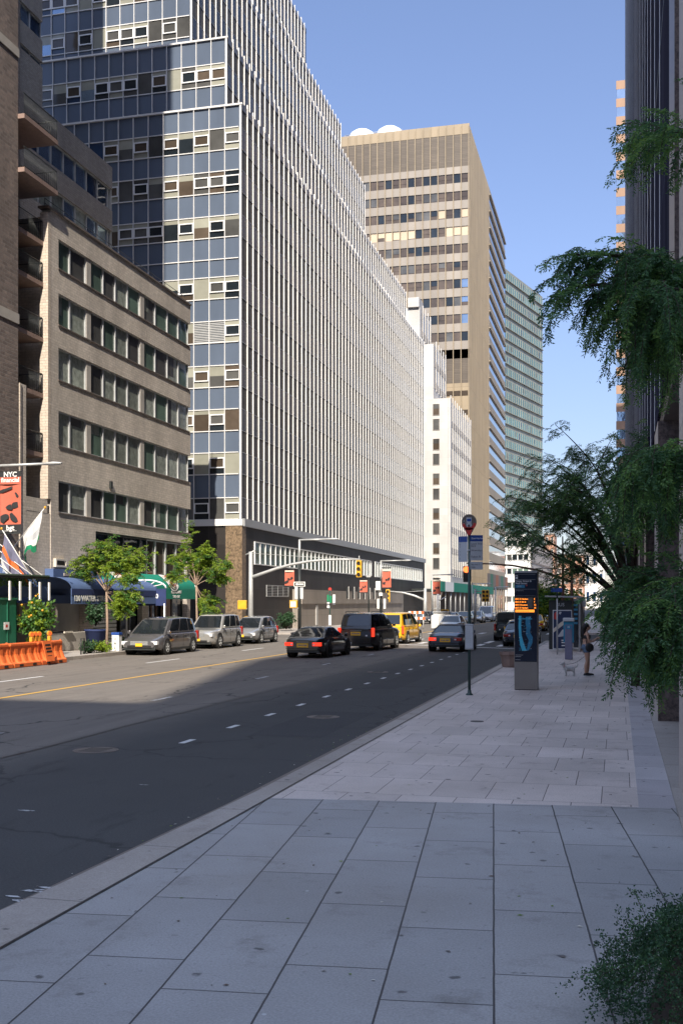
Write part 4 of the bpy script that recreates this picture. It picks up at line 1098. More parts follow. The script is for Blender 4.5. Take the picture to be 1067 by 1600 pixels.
    for s in (-1, 1):
        for (u0, u1) in wins:
            g = MB()
            for f0, f1 in ((.12, .52), (.52, .90)):
                for q in range(3):
                    ua, ub_ = u0 + (u1 - u0) * q / 3, u0 + (u1 - u0) * (q + 1) / 3
                    g.poly([pt(ua, s, f0), pt(ub_, s, f0), pt(ub_, s, f1), pt(ua, s, f1)][::s], 'car_glass', False)
            build(g, 'side_window', t)
    def endglass(front):
        u = 1 if front else 0; yb_, yr, zr = cs(u); dy = .014 if front else -.014; zl = bl(yb_)
        wb_ = plan(yb_) * .93 * .90; w2 = hw * wt * .9 * .92
        f0, f1 = (.10, .93) if front or tail == 'wide' else (.20, .88)
        P = lambda f, s: (s * (wb_ + (w2 - wb_) * f), yb_ + (yr - yb_) * f + dy, zl + (zr - zl) * f + .004)
        g = MB(); g.poly([P(f0, -1), P(f0, 1), P(f1, 1), P(f1, -1)][::(1 if front else -1)], 'car_glass'); build(g, 'windshield' if front else 'rear_window', t)
    endglass(True); endglass(False)
    # lamps
    zt_ = interp(deck, .1)
    def lamp(nm, x0, x1, y0, y1, z0, z1, mat): bx(nm, t, x0, x1, y0, y1, z0, z1, mat, .015)
    tl = 'tail_lit' if lit else 'tail_red'
    for s in (-1, 1):
        if lit == 'left': tl = 'tail_lit' if s < 0 else 'tail_red'
        if tail == 'wide': lamp('tail_light', s * hw * .48, s * hw * .90, -.012, .14, zt_ - .30, zt_ - .14, tl)
        else: lamp('tail_light', s * hw * .80, s * hw * .925, -.02, .16, zt_ - .42, zt_ + .02, tl)
        zf = interp(deck, L - .15)
        lamp('headlight', s * hw * .50, s * hw * .90, L - .22, L - .005, zf - .24, zf - .08, 'lens')
        mr = MB(); my = b1 + (r1 - b1) * .25; mr.box(s * (hw * .95), s * (hw * 1.10), my - .06, my + .10, bl(b1) + .06, bl(b1) + .22, paint); build(mr, 'mirror', t, .03)
    if grille:
        g = MB(); zf = interp(deck, L - .15)
        for k in range(4): g.box(-hw * .44, hw * .44, L - .02, L + .012, zf - .24 + k * .045, zf - .215 + k * .045, 'galv')
        g.box(-hw * .44, hw * .44, L - .03, L + .004, zf - .25, zf - .07, 'black'); g.box(-hw * .6, hw * .6, L - .03, L + .006, zb + .13, zb + .24, 'black'); build(g, 'grille', t)
    if plate:
        bx('number_plate', t, -.26, .26, -.030, -.008, zt_ - .36, zt_ - .18, plate, .005)
        bx('number_plate', t, -.17, .17, L + .02, L + .04, zb + .20, zb + .34, plate, .005)
    if plate:
        pl = MB()
        for k in range(6): pl.box(-.19 + k * .066 + (.02 if k > 2 else 0), -.15 + k * .066 + (.02 if k > 2 else 0), -.034, -.031, zt_ - .30, zt_ - .235, 'sign_blue')
        build(pl, 'plate_characters', t)
    for s in (-1, 1): lamp('reverse_light', s * hw * .50, s * hw * .60, -.020, .0, zt_ - (.27 if tail == 'wide' else .40), zt_ - (.20 if tail == 'wide' else .33), 'lens')
    bs_ = MB(); bs_.box(-hw * .84, hw * .84, -.014, .02, zb + .20, zb + .225, 'black'); bs_.box(-hw * .30, hw * .30, -.016, .01, zt_ - .13, zt_ - .115, 'galv'); build(bs_, 'rear_trim', t)
    wp = MB(); yw = b0 - .01; wp.tube([(-.28, r0 * .25 + b0 * .75 - .04, bl(b0) + .10), (.18, r0 * .4 + b0 * .6 - .03, bl(b0) + .22)], .010, 'black', n=4)
    if tail == 'tall': build(wp, 'rear_wiper', t)
    h = MB()
    for s in (-1, 1):
        for k in range(2 if sdoor > 1 else 1):
            yy = wy[0] + .95 + k * 1.05 if sdoor > 1 else wy[0] + 1.0
            h.box(s * hw * .985, s * (hw + .02), yy, yy + .18, bl(yy) - .16, bl(yy) - .12, paint)
        for yy in ([wy[0] + .30, wy[0] + 1.25, wy[1] - wr - .22] if sdoor > 1 else [wy[0] + .55, wy[1] - wr - .2]):
            h.box(s * hw * .97, s * (hw + .002), yy, yy + .008, zb + .15, bl(yy) - .06, 'black')
    build(h, 'door_handle', t)
    if rails:
        for s in (-1, 1): build(MB().tube([(s * hw * wt * .86, r0 + .15, H - .02), (s * hw * wt * .86, r0 + .3, H + .05), (s * hw * wt * .86, r1 - .3, H + .05), (s * hw * wt * .86, r1 - .1, H - .02)], .018, 'dark_metal', n=5), 'roof_rail', t)
    return t
def place(c, x, y, rz, L, rear=True):
    """x, y = middle of the near bumper; the local origin is the rear bumper"""
    c.location = (x, y, 0.0); c.rotation_euler = (0, 0, R(rz)); return c
SEDAN = lambda L: [(0, .80), (.25, .90), (.9, .93), (1.5, .95), (L - 1.6, .93), (L - .9, .82), (L - .3, .68), (L, .58)]
VAN = lambda L, b=1.05: [(0, b - .03), (.3, b), (L - 1.55, b), (L - 1.2, b - .05), (L - .5, .86), (L - .1, .72), (L, .66)]
SUVD = lambda L, b=1.08, h=1.05: [(0, b - .02), (.3, b), (L - 1.6, b), (L - 1.3, h), (L - .3, h - .08), (L, h - .22)]
# parked on the left, noses towards the camera
c = car('parked_car', 'dark grey minivan with yellow plate parked by the awnings', 5.1, 1.96, 1.74, VAN(5.1), dict(b0=.06, b1=4.25, r0=.42, r1=3.15, wt=.76, arch=.06), 'paint_grey', (.34, .95, .98), 'cars parked along the left kerb', lit=False, tail='tall')
place(c, -21.30, 46.1 + 5.1, 180, 5.1)
c = car('parked_car', 'silver sport utility vehicle parked behind the grey minivan', 4.75, 1.88, 1.80, SUVD(4.75, 1.1, 1.04), dict(b0=.05, b1=3.45, r0=.25, r1=2.65, wt=.78, arch=.04), 'paint_silver', (.38, .95, .92), 'cars parked along the left kerb', lit=False, tail='tall', rails=True, win=[(.03, .30), (.34, .62), (.66, .93)])
place(c, -21.35, 53.3 + 4.75, 180, 4.75)
c = car('parked_car', 'silver compact crossover parked last in the left row', 4.5, 1.85, 1.62, VAN(4.5, 1.0), dict(b0=.08, b1=3.65, r0=.5, r1=2.55, wt=.74, arch=.07), 'paint_silver_dark', (.34, .85, .95), 'cars parked along the left kerb', lit=False, tail='tall')
place(c, -21.35, 60.2 + 4.5, 180, 4.5)
# moving away from the camera
c = car('coupe', 'black coupe with both brake lights lit, nearest moving car', 4.65, 1.86, 1.37, SEDAN(4.65), dict(b0=.45, b1=3.55, r0=1.45, r1=2.55, wt=.70, arch=.05), 'paint_black', (.35, .95, .93), win=[(.10, .42), (.46, .90)], sdoor=1, rim='dark_metal')
place(c, -13.35, 45.6, -3, 4.65)
c = car('large_suv', 'large black sport utility vehicle with red brake lights behind the coupe', 5.3, 2.04, 1.92, SUVD(5.3, 1.16, 1.16), dict(b0=.03, b1=3.75, r0=.30, r1=3.0, wt=.77, arch=.05), 'paint_black', (.41, 1.0, 1.0), tail='tall', rails=True, win=[(.03, .32), (.35, .62), (.65, .92)])
place(c, -12.75, 53.0, -3, 5.3)
c = car('taxi', 'yellow taxi van with lit brake lights ahead of the black utility vehicle', 4.9, 1.85, 1.85, VAN(4.9, 1.06), dict(b0=.04, b1=4.1, r0=.18, r1=3.0, wt=.80, arch=.05), 'paint_taxi', (.34, .85, .9), tail='tall', plate='plate_yellow')
place(c, -13.0, 62.4, -3, 4.9)
c = car('convertible', 'blue grey two-seat convertible with black soft top behind the bus stop pole', 4.35, 1.84, 1.34, [(0, .82), (.3, .93), (1.2, .95), (2.6, .92), (3.3, .82), (4.1, .64), (4.35, .52)], dict(b0=.75, b1=3.1, r0=1.35, r1=2.25, wt=.68, arch=.06), 'paint_blue', (.35, .85, .9), lit='left', soft=True, win=[(.25, .85)], sdoor=1)
place(c, -8.25, 53.0, -2, 4.35)
c = car('van', 'dark green black van in the right lane left of the totem', 4.9, 1.95, 1.85, VAN(4.9, 1.1), dict(b0=.04, b1=4.1, r0=.15, r1=3.1, wt=.80, arch=.04), 'paint_dkgreen', (.36, .9, .95), tail='tall', lit=False)
place(c, -6.75, 69.2, 0, 4.9)
# parked on the right kerb beyond the shelter
c = car('parked_car', 'dark sedan parked at the right kerb beside the bus shelter', 4.8, 1.85, 1.46, SEDAN(4.8), dict(b0=.5, b1=3.6, r0=1.2, r1=2.6, wt=.72), 'paint_blue', (.33, .95, .95), lit=False)
place(c, -5.35, 60.6, 0, 4.8)
def dist_cars():
    protos = {}
    def mk(kind, label, *a, **k): return car(kind, label, *a, **k)
    specs = [
        ('far_sedan', 'pale silver sedan seen over the roof of the convertible', 'paint_silver', 'S', -12.6, 83, 0),
        ('far_sedan', 'dark sedan left of the far crosswalk behind the bus stop pole', 'paint_grey', 'S', -17.0, 110, 180),
        ('far_sedan', 'black sedan second in the far oncoming queue', 'paint_black', 'S', -16.6, 118, 180),
        ('far_sedan', 'silver sedan third in the far oncoming queue', 'paint_silver', 'S', -16.4, 127, 180),
        ('far_van', 'white van in the far oncoming queue', 'paint_white', 'V', -16.2, 136, 180),
        ('far_sedan', 'dark blue sedan parked far along the left kerb', 'paint_blue', 'S', -21.4, 105, 180),
        ('far_sedan', 'grey sedan parked far along the left kerb', 'paint_grey', 'S', -21.4, 113, 180),
        ('far_sedan', 'black sedan parked farthest along the left kerb', 'paint_black', 'S', -21.4, 121, 180),
        ('far_taxi', 'yellow taxi ahead of the dark sedan beyond the totem', 'paint_taxi', 'S', -6.9, 92, 0),
        ('far_sedan', 'silver sedan far up the right lane', 'paint_silver', 'S', -8.5, 135, 0),
        ('far_sedan', 'blue sedan far up the middle lane', 'paint_blue', 'S', -11.5, 150, 0),
        ('far_van', 'grey van far up the street', 'paint_silver_dark', 'V', -14.5, 165, 180)]
    for nm, lab, paint, k, x, y, rz in specs:
        if k == 'S': c = car(nm, lab, 4.7, 1.82, 1.45, SEDAN(4.7), dict(b0=.5, b1=3.6, r0=1.2, r1=2.6, wt=.72), paint, (.33, .95, .95), 'distant traffic', lit=False)
        else: c = car(nm, lab, 5.2, 1.95, 2.0, VAN(5.2, 1.15), dict(b0=.04, b1=4.4, r0=.1, r1=3.5, wt=.82), paint, (.36, .9, .95), 'distant traffic', lit=False, tail='tall')
        place(c, x, y + (4.8 if rz else 0), rz, 4.7)
dist_cars()
# ------------------------------------------------------------------ poles, lamps, signals, banners
def gz(p): return Vector((p.x, p.y, .15))
def cobra(x, y, top, dx, dy, label, mat='galv', pole_mat=None, drop=0.0, lo=None):
    """street lamp: pole and horizontal arm with a flat lamp head"""
    t = thing('street_lamp', (x, y, .15), label, 'street lamp', 'street lamps')
    r = .10
    m = MB()
    if lo: m.tube([(x, y, .15), (x, y, lo)], [.13, .11], 'dark_metal', n=10); m.tube([(x, y, lo), (x, y, top)], [.09, .075], mat, n=10)
    else: m.tube([(x, y, .15), (x, y, top)], [.12, .075], pole_mat or mat, n=10)
    build(m, 'pole', t)
    L = math.hypot(dx, dy); n = Vector((dx / L, dy / L, 0))
    a = MB(); e = Vector((x, y, top)) + n * (L - .55); a.tube([(x, y, top - .03), e], [.07, .055], mat, n=8); build(a, 'arm', t)
    h = MB(); q = e + n * .35; pr = [(-.45, .05, .05), (-.2, .12, .07), (.1, .16, .09), (.38, .13, .06), (.48, .05, .03)]
    side = Vector((-n.y, n.x, 0)); vs = []
    for (s, hw_, hh) in pr:
        for k in range(8):
            an = k * math.pi / 4; vs.append(q + n * s + side * math.cos(an) * hw_ + Vector((0, 0, math.sin(an) * hh)))
    h.mesh(vs, [(i * 8 + k, i * 8 + (k + 1) % 8, (i + 1) * 8 + (k + 1) % 8, (i + 1) * 8 + k) for i in range(4) for k in range(8)], 'galv', True)
    build(h, 'lamp_head', t); return t
def banner(x, y, z0, z1, wd, label, side=1, text_=True, big=False):
    t = thing('street_banner', (x, y, z0), label, 'banner', 'street banners')
    m = MB(); x0, x1 = (x, x + wd) if side > 0 else (x - wd, x)
    H_ = z1 - z0
    nseg = 8
    def sh(u): return .04 * math.sin(u * 4.2)
    for i in range(nseg):
        a, b_ = i / nseg, (i + 1) / nseg
        for (f0, f1, mm) in ((0, .14 if big else .04, 'banner_black'), (.14 if big else .04, .80, 'banner_red'), (.80, .92, 'banner_red'), (.92 if big else .97, 1, 'banner_black')):
            m.poly([(x0 + wd * a, y + sh(a), z0 + H_ * f0), (x0 + wd * b_, y + sh(b_), z0 + H_ * f0), (x0 + wd * b_, y + sh(b_), z0 + H_ * f1), (x0 + wd * a, y + sh(a), z0 + H_ * f1)], mm)
    o = build(m, 'cloth', t); so = o.modifiers.new('s', 'SOLIDIFY'); so.thickness = .01
    for z in (z0 - .02, z1 + .02): build(MB().tube([(x - (.12 if side > 0 else -.12), y, z), (x + side * wd, y, z)], .022, 'dark_metal', n=6), 'bracket', t)
    g = MB(); random.seed(int(abs(x * 10)))
    cx_, cz_ = (x0 + x1) / 2, z0 + H_ * .47       # dark brush-like shapes inside the red field
    for (dx_, dz_, rx_, rz_, an) in ((-.30, -.22, .16, .05, .5), (-.05, -.05, .12, .035, -.3), (.22, -.02, .14, .05, .9), (.12, -.22, .2, .04, -.6), (-.2, .24, .26, .02, .3), (.30, .15, .1, .02, -.9))[:(6 if big else 3)]:
        pts = []
        for k in range(9):
            th = k * 2 * math.pi / 9; rr = 1 + random.uniform(-.35, .35); u_ = rx_ * wd * rr * math.cos(th) * 1.3; v_ = rz_ * H_ * rr * math.sin(th) * 1.3
            pts.append((cx_ + dx_ * wd + u_ * math.cos(an) - v_ * math.sin(an), y - .03 , cz_ + dz_ * H_ + u_ * math.sin(an) + v_ * math.cos(an)))
        g.poly(pts, 'banner_black')
    build(g, 'artwork', t)
    if big:
        bx('title_band', t, x0 + .02, x1 - .02, y - .035, y - .03, z0 + H_ * .80, z0 + H_ * .915, 'banner_red')
        bx('top_band', t, x0, x1, y - .03, y - .025, z0 + H_ * .795, z1, 'banner_black')
        text('NYC', wd * .30, 'white_paint', t, (cx_, y - .045, z0 + H_ * .955), ROT_Y, bold=.008)
        text('financial', wd * .27, 'white_paint', t, (cx_, y - .045, z0 + H_ * .865), ROT_Y, bold=.006)
        text('bgt', wd * .30, 'white_paint', t, (cx_, y - .045, z0 + H_ * .08), ROT_Y, bold=.008)
        bx('rule', t, cx_ - wd * .3, cx_ + wd * .3, y - .045, y - .04, z0 + H_ * .03, z0 + H_ * .035, 'white_paint')
    elif text_:
        bx('title_band', t, x0 + .03, x1 - .03, y - .045, y - .035, z0 + H_ * .83, z0 + H_ * .92, 'cream')
    return t
def traffic_signal(x, y, z, label, face=-1, lit=None, hang=True, cat='traffic light', s=1.0):
    t = thing('traffic_light', (x, y, z), label, cat, 'traffic lights')
    build(MB().box(x - .17 * s, x + .17 * s, y - .14, y + .14, z - .52 * s, z + .52 * s, 'signal_yellow'), 'housing', t, .03)
    for k, zz in enumerate((.35, 0, -.35)):
        l = MB(); l.disc((x, y + face * .15, z + zz * s), .115 * s, (0, 1, 0), .03, ('hand_red' if lit == k else 'black'), n=16); lo_ = build(l, 'lens', t)
        v = MB(); v.tube([(x + math.cos(a) * .135 * s, y + face * .25, z + zz * s + math.sin(a) * .135 * s) for a in [math.pi * q / 8 for q in range(-1, 10)]], .018, 'signal_yellow', n=5); build(v, 'visor', lo_)
    if hang: build(MB().tube([(x, y, z + .52 * s), (x, y, z + .85)], .03, 'galv', n=6), 'hanger', t)
    return t
def ped_signal(x, y, z, label, s=1.0, scr='dark_metal'):
    t = thing('pedestrian_signal', (x, y, z), label, 'signal', 'pedestrian signals')
    build(MB().box(x - .24 * s, x + .24 * s, y - .13, y + .13, z - .24 * s, z + .24 * s, 'signal_yellow'), 'housing', t, .03)
    build(MB().box(x - .18 * s, x + .18 * s, y - .142, y - .131, z - .18 * s, z + .18 * s, scr), 'screen', t)
    build(MB().tube([(x, y, z - .28), (x + .35, y, z - .28)], .03, 'galv', n=5), 'bracket', t)
    return t
# mast-arm signal pole at the left corner
def at_gx(px, X): return onX(px, 941, X)
P = at_gx(392, -23.6); zt_ = onX(392, 862, -23.6).z
t = thing('signal_mast', (P.x, P.y, .15), 'grey signal pole with a long curved arm at the left corner', 'pole', 'mast-arm signal poles')
build(MB().tube([(P.x, P.y, .15), (P.x, P.y, zt_)], [.19, .13], 'galv', n=12), 'pole', t)
X2_ = -23.6
arm = []
for px, py in ((393, 902), (410, 896), (430, 889), (455, 882), (480, 877.5), (505, 875), (530, 874), (563, 874)):
    q = onY(px, py, P.y); arm.append(q)
build(MB().tube(arm, [.11, .105, .10, .09, .08, .07, .06, .05], 'galv', n=8), 'arm', t)
build(MB().tube([(P.x, P.y, zt_ - .1), onY(540, 874, P.y)], .015, 'galv', n=4), 'guy_wire', t)
build(MB().tube([onY(384, 867, P.y), onY(392, 863, P.y), onY(399, 860, P.y)], .05, 'galv', n=6), 'cap', t)
q = onY(561, 889, P.y); traffic_signal(q.x, q.y, q.z, 'yellow traffic light hanging from the tip of the long curved arm', s=1.05)
q = onY(379, 945, P.y); ped_signal(q.x, P.y, q.z, 'yellow pedestrian signal on the left of the grey signal pole', 1.25, 'signal_yellow')
ytip = P.y
# second mast beyond the crosswalk, arm to the left
X_ = -23.4; P2 = at_gx(664, X_); 
P2 = onZ(664, 978, .15); P2.x = -21.8 if P2.x < -24 else P2.x
P2 = onX(664, 941, -22.9)
Pz = lambda px, py: onY(px, py, P2.y)
t = thing('signal_mast', (P2.x, P2.y, .15), 'distant signal pole whose curved arm reaches left in front of the clerestory', 'pole', 'mast-arm signal poles')
build(MB().tube([(P2.x, P2.y, .15), Pz(664, 919)], [.26, .18], 'galv', n=10), 'pole', t)
build(MB().tube([Pz(664, 938), Pz(648, 931), Pz(630, 926), Pz(608, 924)], [.14, .13, .11, .09], 'galv', n=7), 'arm', t)
build(MB().tube([Pz(664, 923), Pz(630, 925)], .03, 'galv', n=4), 'guy_wire', t)
q = Pz(606, 931); traffic_signal(q.x, q.y, q.z, 'faint yellow traffic light at the tip of the distant curved arm', s=1.5)
# lamp posts on the left side
def lamp_at(px, Y, pytop, pxarm, label, lo=None):
    p = onY(px, 941, Y); top = onY(px, pytop, Y).z; e = onY(pxarm, pytop, Y)
    return cobra(p.x, Y, top, e.x - p.x, 0, label, 'galv', lo=lo), p
l1, p1 = lamp_at(468, 74.5, 843, 523, 'street lamp with dark lower pole and light arm before the clerestory', lo=onY(468, 880, 74.5).z)
l2, p2_ = lamp_at(595, 102, 876, 638, 'street lamp with an arm over the black utility vehicle, carrying a red banner', lo=onY(595, 905, 102).z)
l3, p3 = lamp_at(675, 124, 898, 705, 'street lamp by the green scaffold hoarding')
l4, p4 = lamp_at(737, 150, 912, 765, 'thin street lamp right behind the bus stop pole')
l5, p5 = lamp_at(774, 165, 917, 791, 'farthest street lamp below the beige tower')
def banner_at(px0, px1, py0, py1, Y, label, **k):
    a = onY(px0, py1, Y); b_ = onY(px1, py0, Y); return banner(a.x, Y, a.z, b_.z, b_.x - a.x, label, **k)
banner_at(445, 460, 889, 916, 74.6, 'red banner hanging left of the lamp post with dark lower pole')
banner_at(597, 611, 887, 919, 102, 'pale topped red banner on the lamp post above the black utility vehicle')
banner_at(562, 574, 905, 926, 96, 'small red banner below the hanging traffic light')
banner_at(676, 688, 904, 929, 124, 'red banner on the lamp post by the green hoarding')
p = onY(576, 941, 96); t = thing('sign_post', (p.x, 96, .15), 'thin dark post that carries the small red banner', 'post'); build(MB().tube([(p.x, 96, .15), onY(576, 902, 96)], .07, 'dark_metal', n=7), 'pole', t); bx('lamp_cap', t, p.x - .2, p.x + .2, 95.9, 96.1, onY(576, 902, 96).z, onY(576, 899, 96).z, 'galv')
# signs on the first lamp post
Y = 74.3
def plate(name, px0, px1, py0, py1, Y, mat, label, cat, txt=None, tm='dark_metal', ts=.6, parent=None, border=None):
    a, b_ = onY(px0, py1, Y), onY(px1, py0, Y)
    t = parent or thing(name, ((a.x + b_.x) / 2, Y, a.z), label, cat)
    o = bx('panel' if not parent else name, t, a.x, b_.x, Y - .02, Y, a.z, b_.z, mat, .006)
    if txt: text(txt, (b_.z - a.z) * ts, tm, t, ((a.x + b_.x) / 2, Y - .026, (a.z + b_.z) / 2), ROT_Y)
    return t
t = plate('one_way_sign', 459, 477, 909, 916.5, Y, 'white_paint', 'white sign with a dark arrow on the lamp post with dark lower pole', 'sign')
a, b_ = onY(459, 916.5, Y), onY(477, 909, Y); bx('dark_field', t, a.x + .06, b_.x - .06, Y - .03, Y - .021, a.z + .05, b_.z - .05, 'dark_metal')
ar = MB(); zc = (a.z + b_.z) / 2; ar.poly([(a.x + .12, Y - .035, zc), (a.x + .28, Y - .035, zc - .1), (a.x + .28, Y - .035, zc - .04), (b_.x - .1, Y - .035, zc - .04), (b_.x - .1, Y - .035, zc + .04), (a.x + .28, Y - .035, zc + .04), (a.x + .28, Y - .035, zc + .1)], 'white_paint'); build(ar, 'arrow', t)
plate('signal_back_panel', 460.5, 465.5, 917, 936, Y, 'sign_grey', 'tall grey panel on the left of the dark lamp post', 'panel')
plate('signal_back_panel', 469, 474, 918, 936, Y, 'sign_grey', 'tall grey panel on the right of the dark lamp post', 'panel')
q = onY(459, 944, Y - .3); ped_signal(q.x, Y - .3, q.z, 'yellow pedestrian signal on the lamp post with dark lower pole', 1.15, 'sign_grey')
# sign cluster with street names
Y = 80; p = onY(515.5, 941, Y)
t = thing('sign_post', (p.x, Y, .15), 'sign post with round cap, green and white parking signs', 'sign post')
build(MB().tube([(p.x, Y, .15), onY(515.5, 922, Y)], .045, 'green_pole', n=7), 'pole', t)
q = onY(515.5, 920.5, Y); build(MB().disc(q, .13, (0, 1, 0), .03, 'red_paint', n=16), 'round_sign', t)
for (x0, x1, y0, y1, mm) in ((511, 514, 929, 940, 'sign_green'), (515, 518.5, 931, 942, 'sign_green'), (520, 524, 929, 945, 'white_paint'), (511, 515, 941, 950, 'white_paint'), (513.5, 517.5, 961, 977, 'white_paint')):
    a, b_ = onY(x0, y1, Y - .06), onY(x1, y0, Y - .06); bx('panel', t, a.x, b_.x, Y - .08, Y - .06, a.z, b_.z, mm, .005)
# white boxes and panels on the second lamp post
t = plate('control_box', 587, 594, 908, 922, 101.6, 'white_paint', 'white box on the left of the lamp post above the utility vehicle', 'box')
t = plate('small_white_sign', 592, 597.5, 926, 931, 101.6, 'white_paint', 'small white plate on the lamp post above the utility vehicle', 'sign')
plate('white_sign_panel', 589, 592.5, 935.5, 951, 101.6, 'white_paint', 'narrow white panel left of the post above the utility vehicle', 'sign')
plate('white_sign_panel', 599, 602.5, 935.5, 951, 101.6, 'white_paint', 'narrow white panel right of the post above the utility vehicle', 'sign')
# overhead arm from the right: dark pole beyond the kiosk with a long thin arm
Y = 62.5; p = onY(879, 941, Y); t = thing('utility_pole', (p.x, Y, .15), 'tall dark brown pole with a long arm reaching left over the road', 'pole', 'brown poles beyond the totem')
build(MB().tube([(p.x, Y, .15), onY(879, 905, Y), onY(878.5, 838, Y)], [.11, .085, .035], 'brown_pole', n=9), 'pole', t)
p_ = onY(892, 941, Y); t2 = thing('utility_pole', (p_.x, Y, .15), 'shorter brown pole right of the tall one beyond the totem', 'pole', 'brown poles beyond the totem')
build(MB().tube([(p_.x, Y, .15), onY(893, 876, Y)], [.10, .08], 'brown_pole', n=9), 'pole', t2)
build(MB().tube([onY(892, 909, Y), onY(870, 901, Y), onY(840, 891, Y), (onY(800, 883.5, Y)), onY(765, 881, Y), onY(729, 880, Y)], [.09, .08, .07, .055, .045, .04], 'brown_pole', n=7), 'arm', t2)
q = onY(729.5, 896, Y); tl = thing('traffic_light', q, 'dark traffic light glowing red behind the bus stop pole', 'traffic light', 'traffic lights')
bx('housing', tl, q.x - .22, q.x + .22, Y - .12, Y + .12, q.z - .5, q.z + .42, 'dark_metal', .03)
build(MB().disc((q.x - .02, Y - .14, q.z + .22), .18, (0, 1, 0), .04, 'hand_red', n=18), 'lens', tl)
build(MB().disc((q.x - .02, Y - .14, q.z - .24), .15, (0, 1, 0), .04, 'black', n=18), 'lens', tl)
q = onY(755.5, 931, 120); traffic_signal(q.x, q.y, q.z, 'left one of two distant yellow traffic lights below the beige tower', s=1.25)
q = onY(761, 931, 120); traffic_signal(q.x, q.y, q.z, 'right one of two distant yellow traffic lights below the beige tower', s=1.25)
p = onY(742, 941, 120); t = thing('signal_mast', (p.x, 120, .15), 'distant pole holding the pair of yellow traffic lights', 'pole', 'mast-arm signal poles')
build(MB().tube([(p.x, 120, .15), onY(742, 920, 120)], .14, 'galv', n=8), 'pole', t); build(MB().tube([onY(742, 924, 120), onY(763, 924, 120)], .07, 'galv', n=6), 'arm', t)

# ------------------------------------------------------------------ left lamp, banner and flags near the frame edge
Y = 43.0
e = onY(88, 722, Y); p = onY(-26, 941, Y)
t = cobra(p.x, Y, onY(-26, 728, Y).z, e.x - p.x, 0, 'near street lamp whose arm comes in from the left edge', 'galv')
banner_at(1, 34, 737, 833, 43.1, 'large red and black banner at the left edge', big=True)
def flag(px0, py0, px1, py1, Y, label, mats, hang=1.3):
    a, b_ = onY(px0, py0, Y), onY(px1, py1, Y - 1.1)
    t = thing('flag', a, label, 'flag', 'flags on angled poles')
    build(MB().tube([a, b_], [.03, .02], 'white_paint', n=6), 'pole', t)
    build(MB().lathe((b_.x, b_.y, b_.z), [(.001, .07), (.05, .04), (.05, -.04), (.001, -.07)], 'amber', n=8), 'finial', t)
    m = MB(); n, k = 9, 6; d = b_ - a; vs = []
    for i in range(n):
        u = .30 + .62 * i / (n - 1); top = a + d * u
        for j in range(k):
            f = j / (k - 1); w_ = math.sin(i * 1.9 + f * 3) * .10 * f
            drop = hang * f * (1 - .25 * math.sin(i * .8)); vs.append((top.x + w_ + .30 * f * (1 - 2 * u) * .6, top.y + math.cos(i * 1.5) * .10 * f, top.z - drop))
    for i in range(n - 1):
        for j in range(k - 1):
            m.mesh([vs[i * k + j], vs[(i + 1) * k + j], vs[(i + 1) * k + j + 1], vs[i * k + j + 1]], [(0, 1, 2, 3)], mats[min(len(mats) - 1, int(j * len(mats) / (k - 1)))], True)
    o = build(m, 'cloth', t); return t
flag(22, 855, 71, 793, 43.5, 'white and green flag on an angled pole left of the brick building', ['white_paint', 'sign_grey', 'white_paint', 'sign_green'], 1.2)
flag(58, 915, 3, 826, 43.5, 'grey flag with orange detail hanging at the left edge', ['lilac_grey', 'orange_plastic', 'lilac_grey', 'sign_grey'], 1.3)
# glass canopy with planting below, on the brown tower
a = onX(2, 906, -24.6); b_ = onX(79, 903, -24.6)
t = thing('glass_canopy', (XL, a.y, a.z), 'glass entrance canopy hung with white rods at the left edge', 'canopy')
z0, z1 = onX(40, 916, -24.6).z, onX(40, 901, -24.6).z
y0, y1 = Yat(-30, -24.6), Yat(78, -24.6)
bx('frame', t, XL + .02, -24.6, y0, y1, z0 + .35, z0 + .45, 'dark_metal')
g = MB(); g.box(-24.62, -24.58, y0, y1, z0 + .45, z1 + .1, 'glass_green'); g.box(XL, -24.6, y1 - .03, y1, z0 + .45, z1 + .1, 'glass_green'); build(g, 'glass_fascia', t)
pl = MB(); random.seed(9)
for _ in range(1500):
    x = random.uniform(XL + 1, -24.7); y = random.uniform(y0, y1 - .1); z = z0 + random.uniform(-.05, .33); s = .07; an = random.uniform(0, 6.28)
    pl.poly([(x, y, z), (x + s * math.cos(an), y + s * math.sin(an), z + .05), (x + s * math.cos(an) * .5, y + s * math.sin(an), z + .1)], 'leaf_bush')
build(pl, 'planting', t)
for k in range(6): build(MB().tube([(XL, y0 + 1 + k * (y1 - y0 - 1.2) / 5, z1 + 2.2), (-24.7, y0 + 1 + k * (y1 - y0 - 1.2) / 5, z1)], .022, 'white_paint', n=5), 'hanging_rod', t)
for k in range(5): build(MB().box(-24.56, -24.50, y0 + 2 + k * (y1 - y0 - 2.2) / 4, y0 + 2.1 + k * (y1 - y0 - 2.2) / 4, z0 - .6, z0 + .2, 'white_paint'), 'drop_light', t)
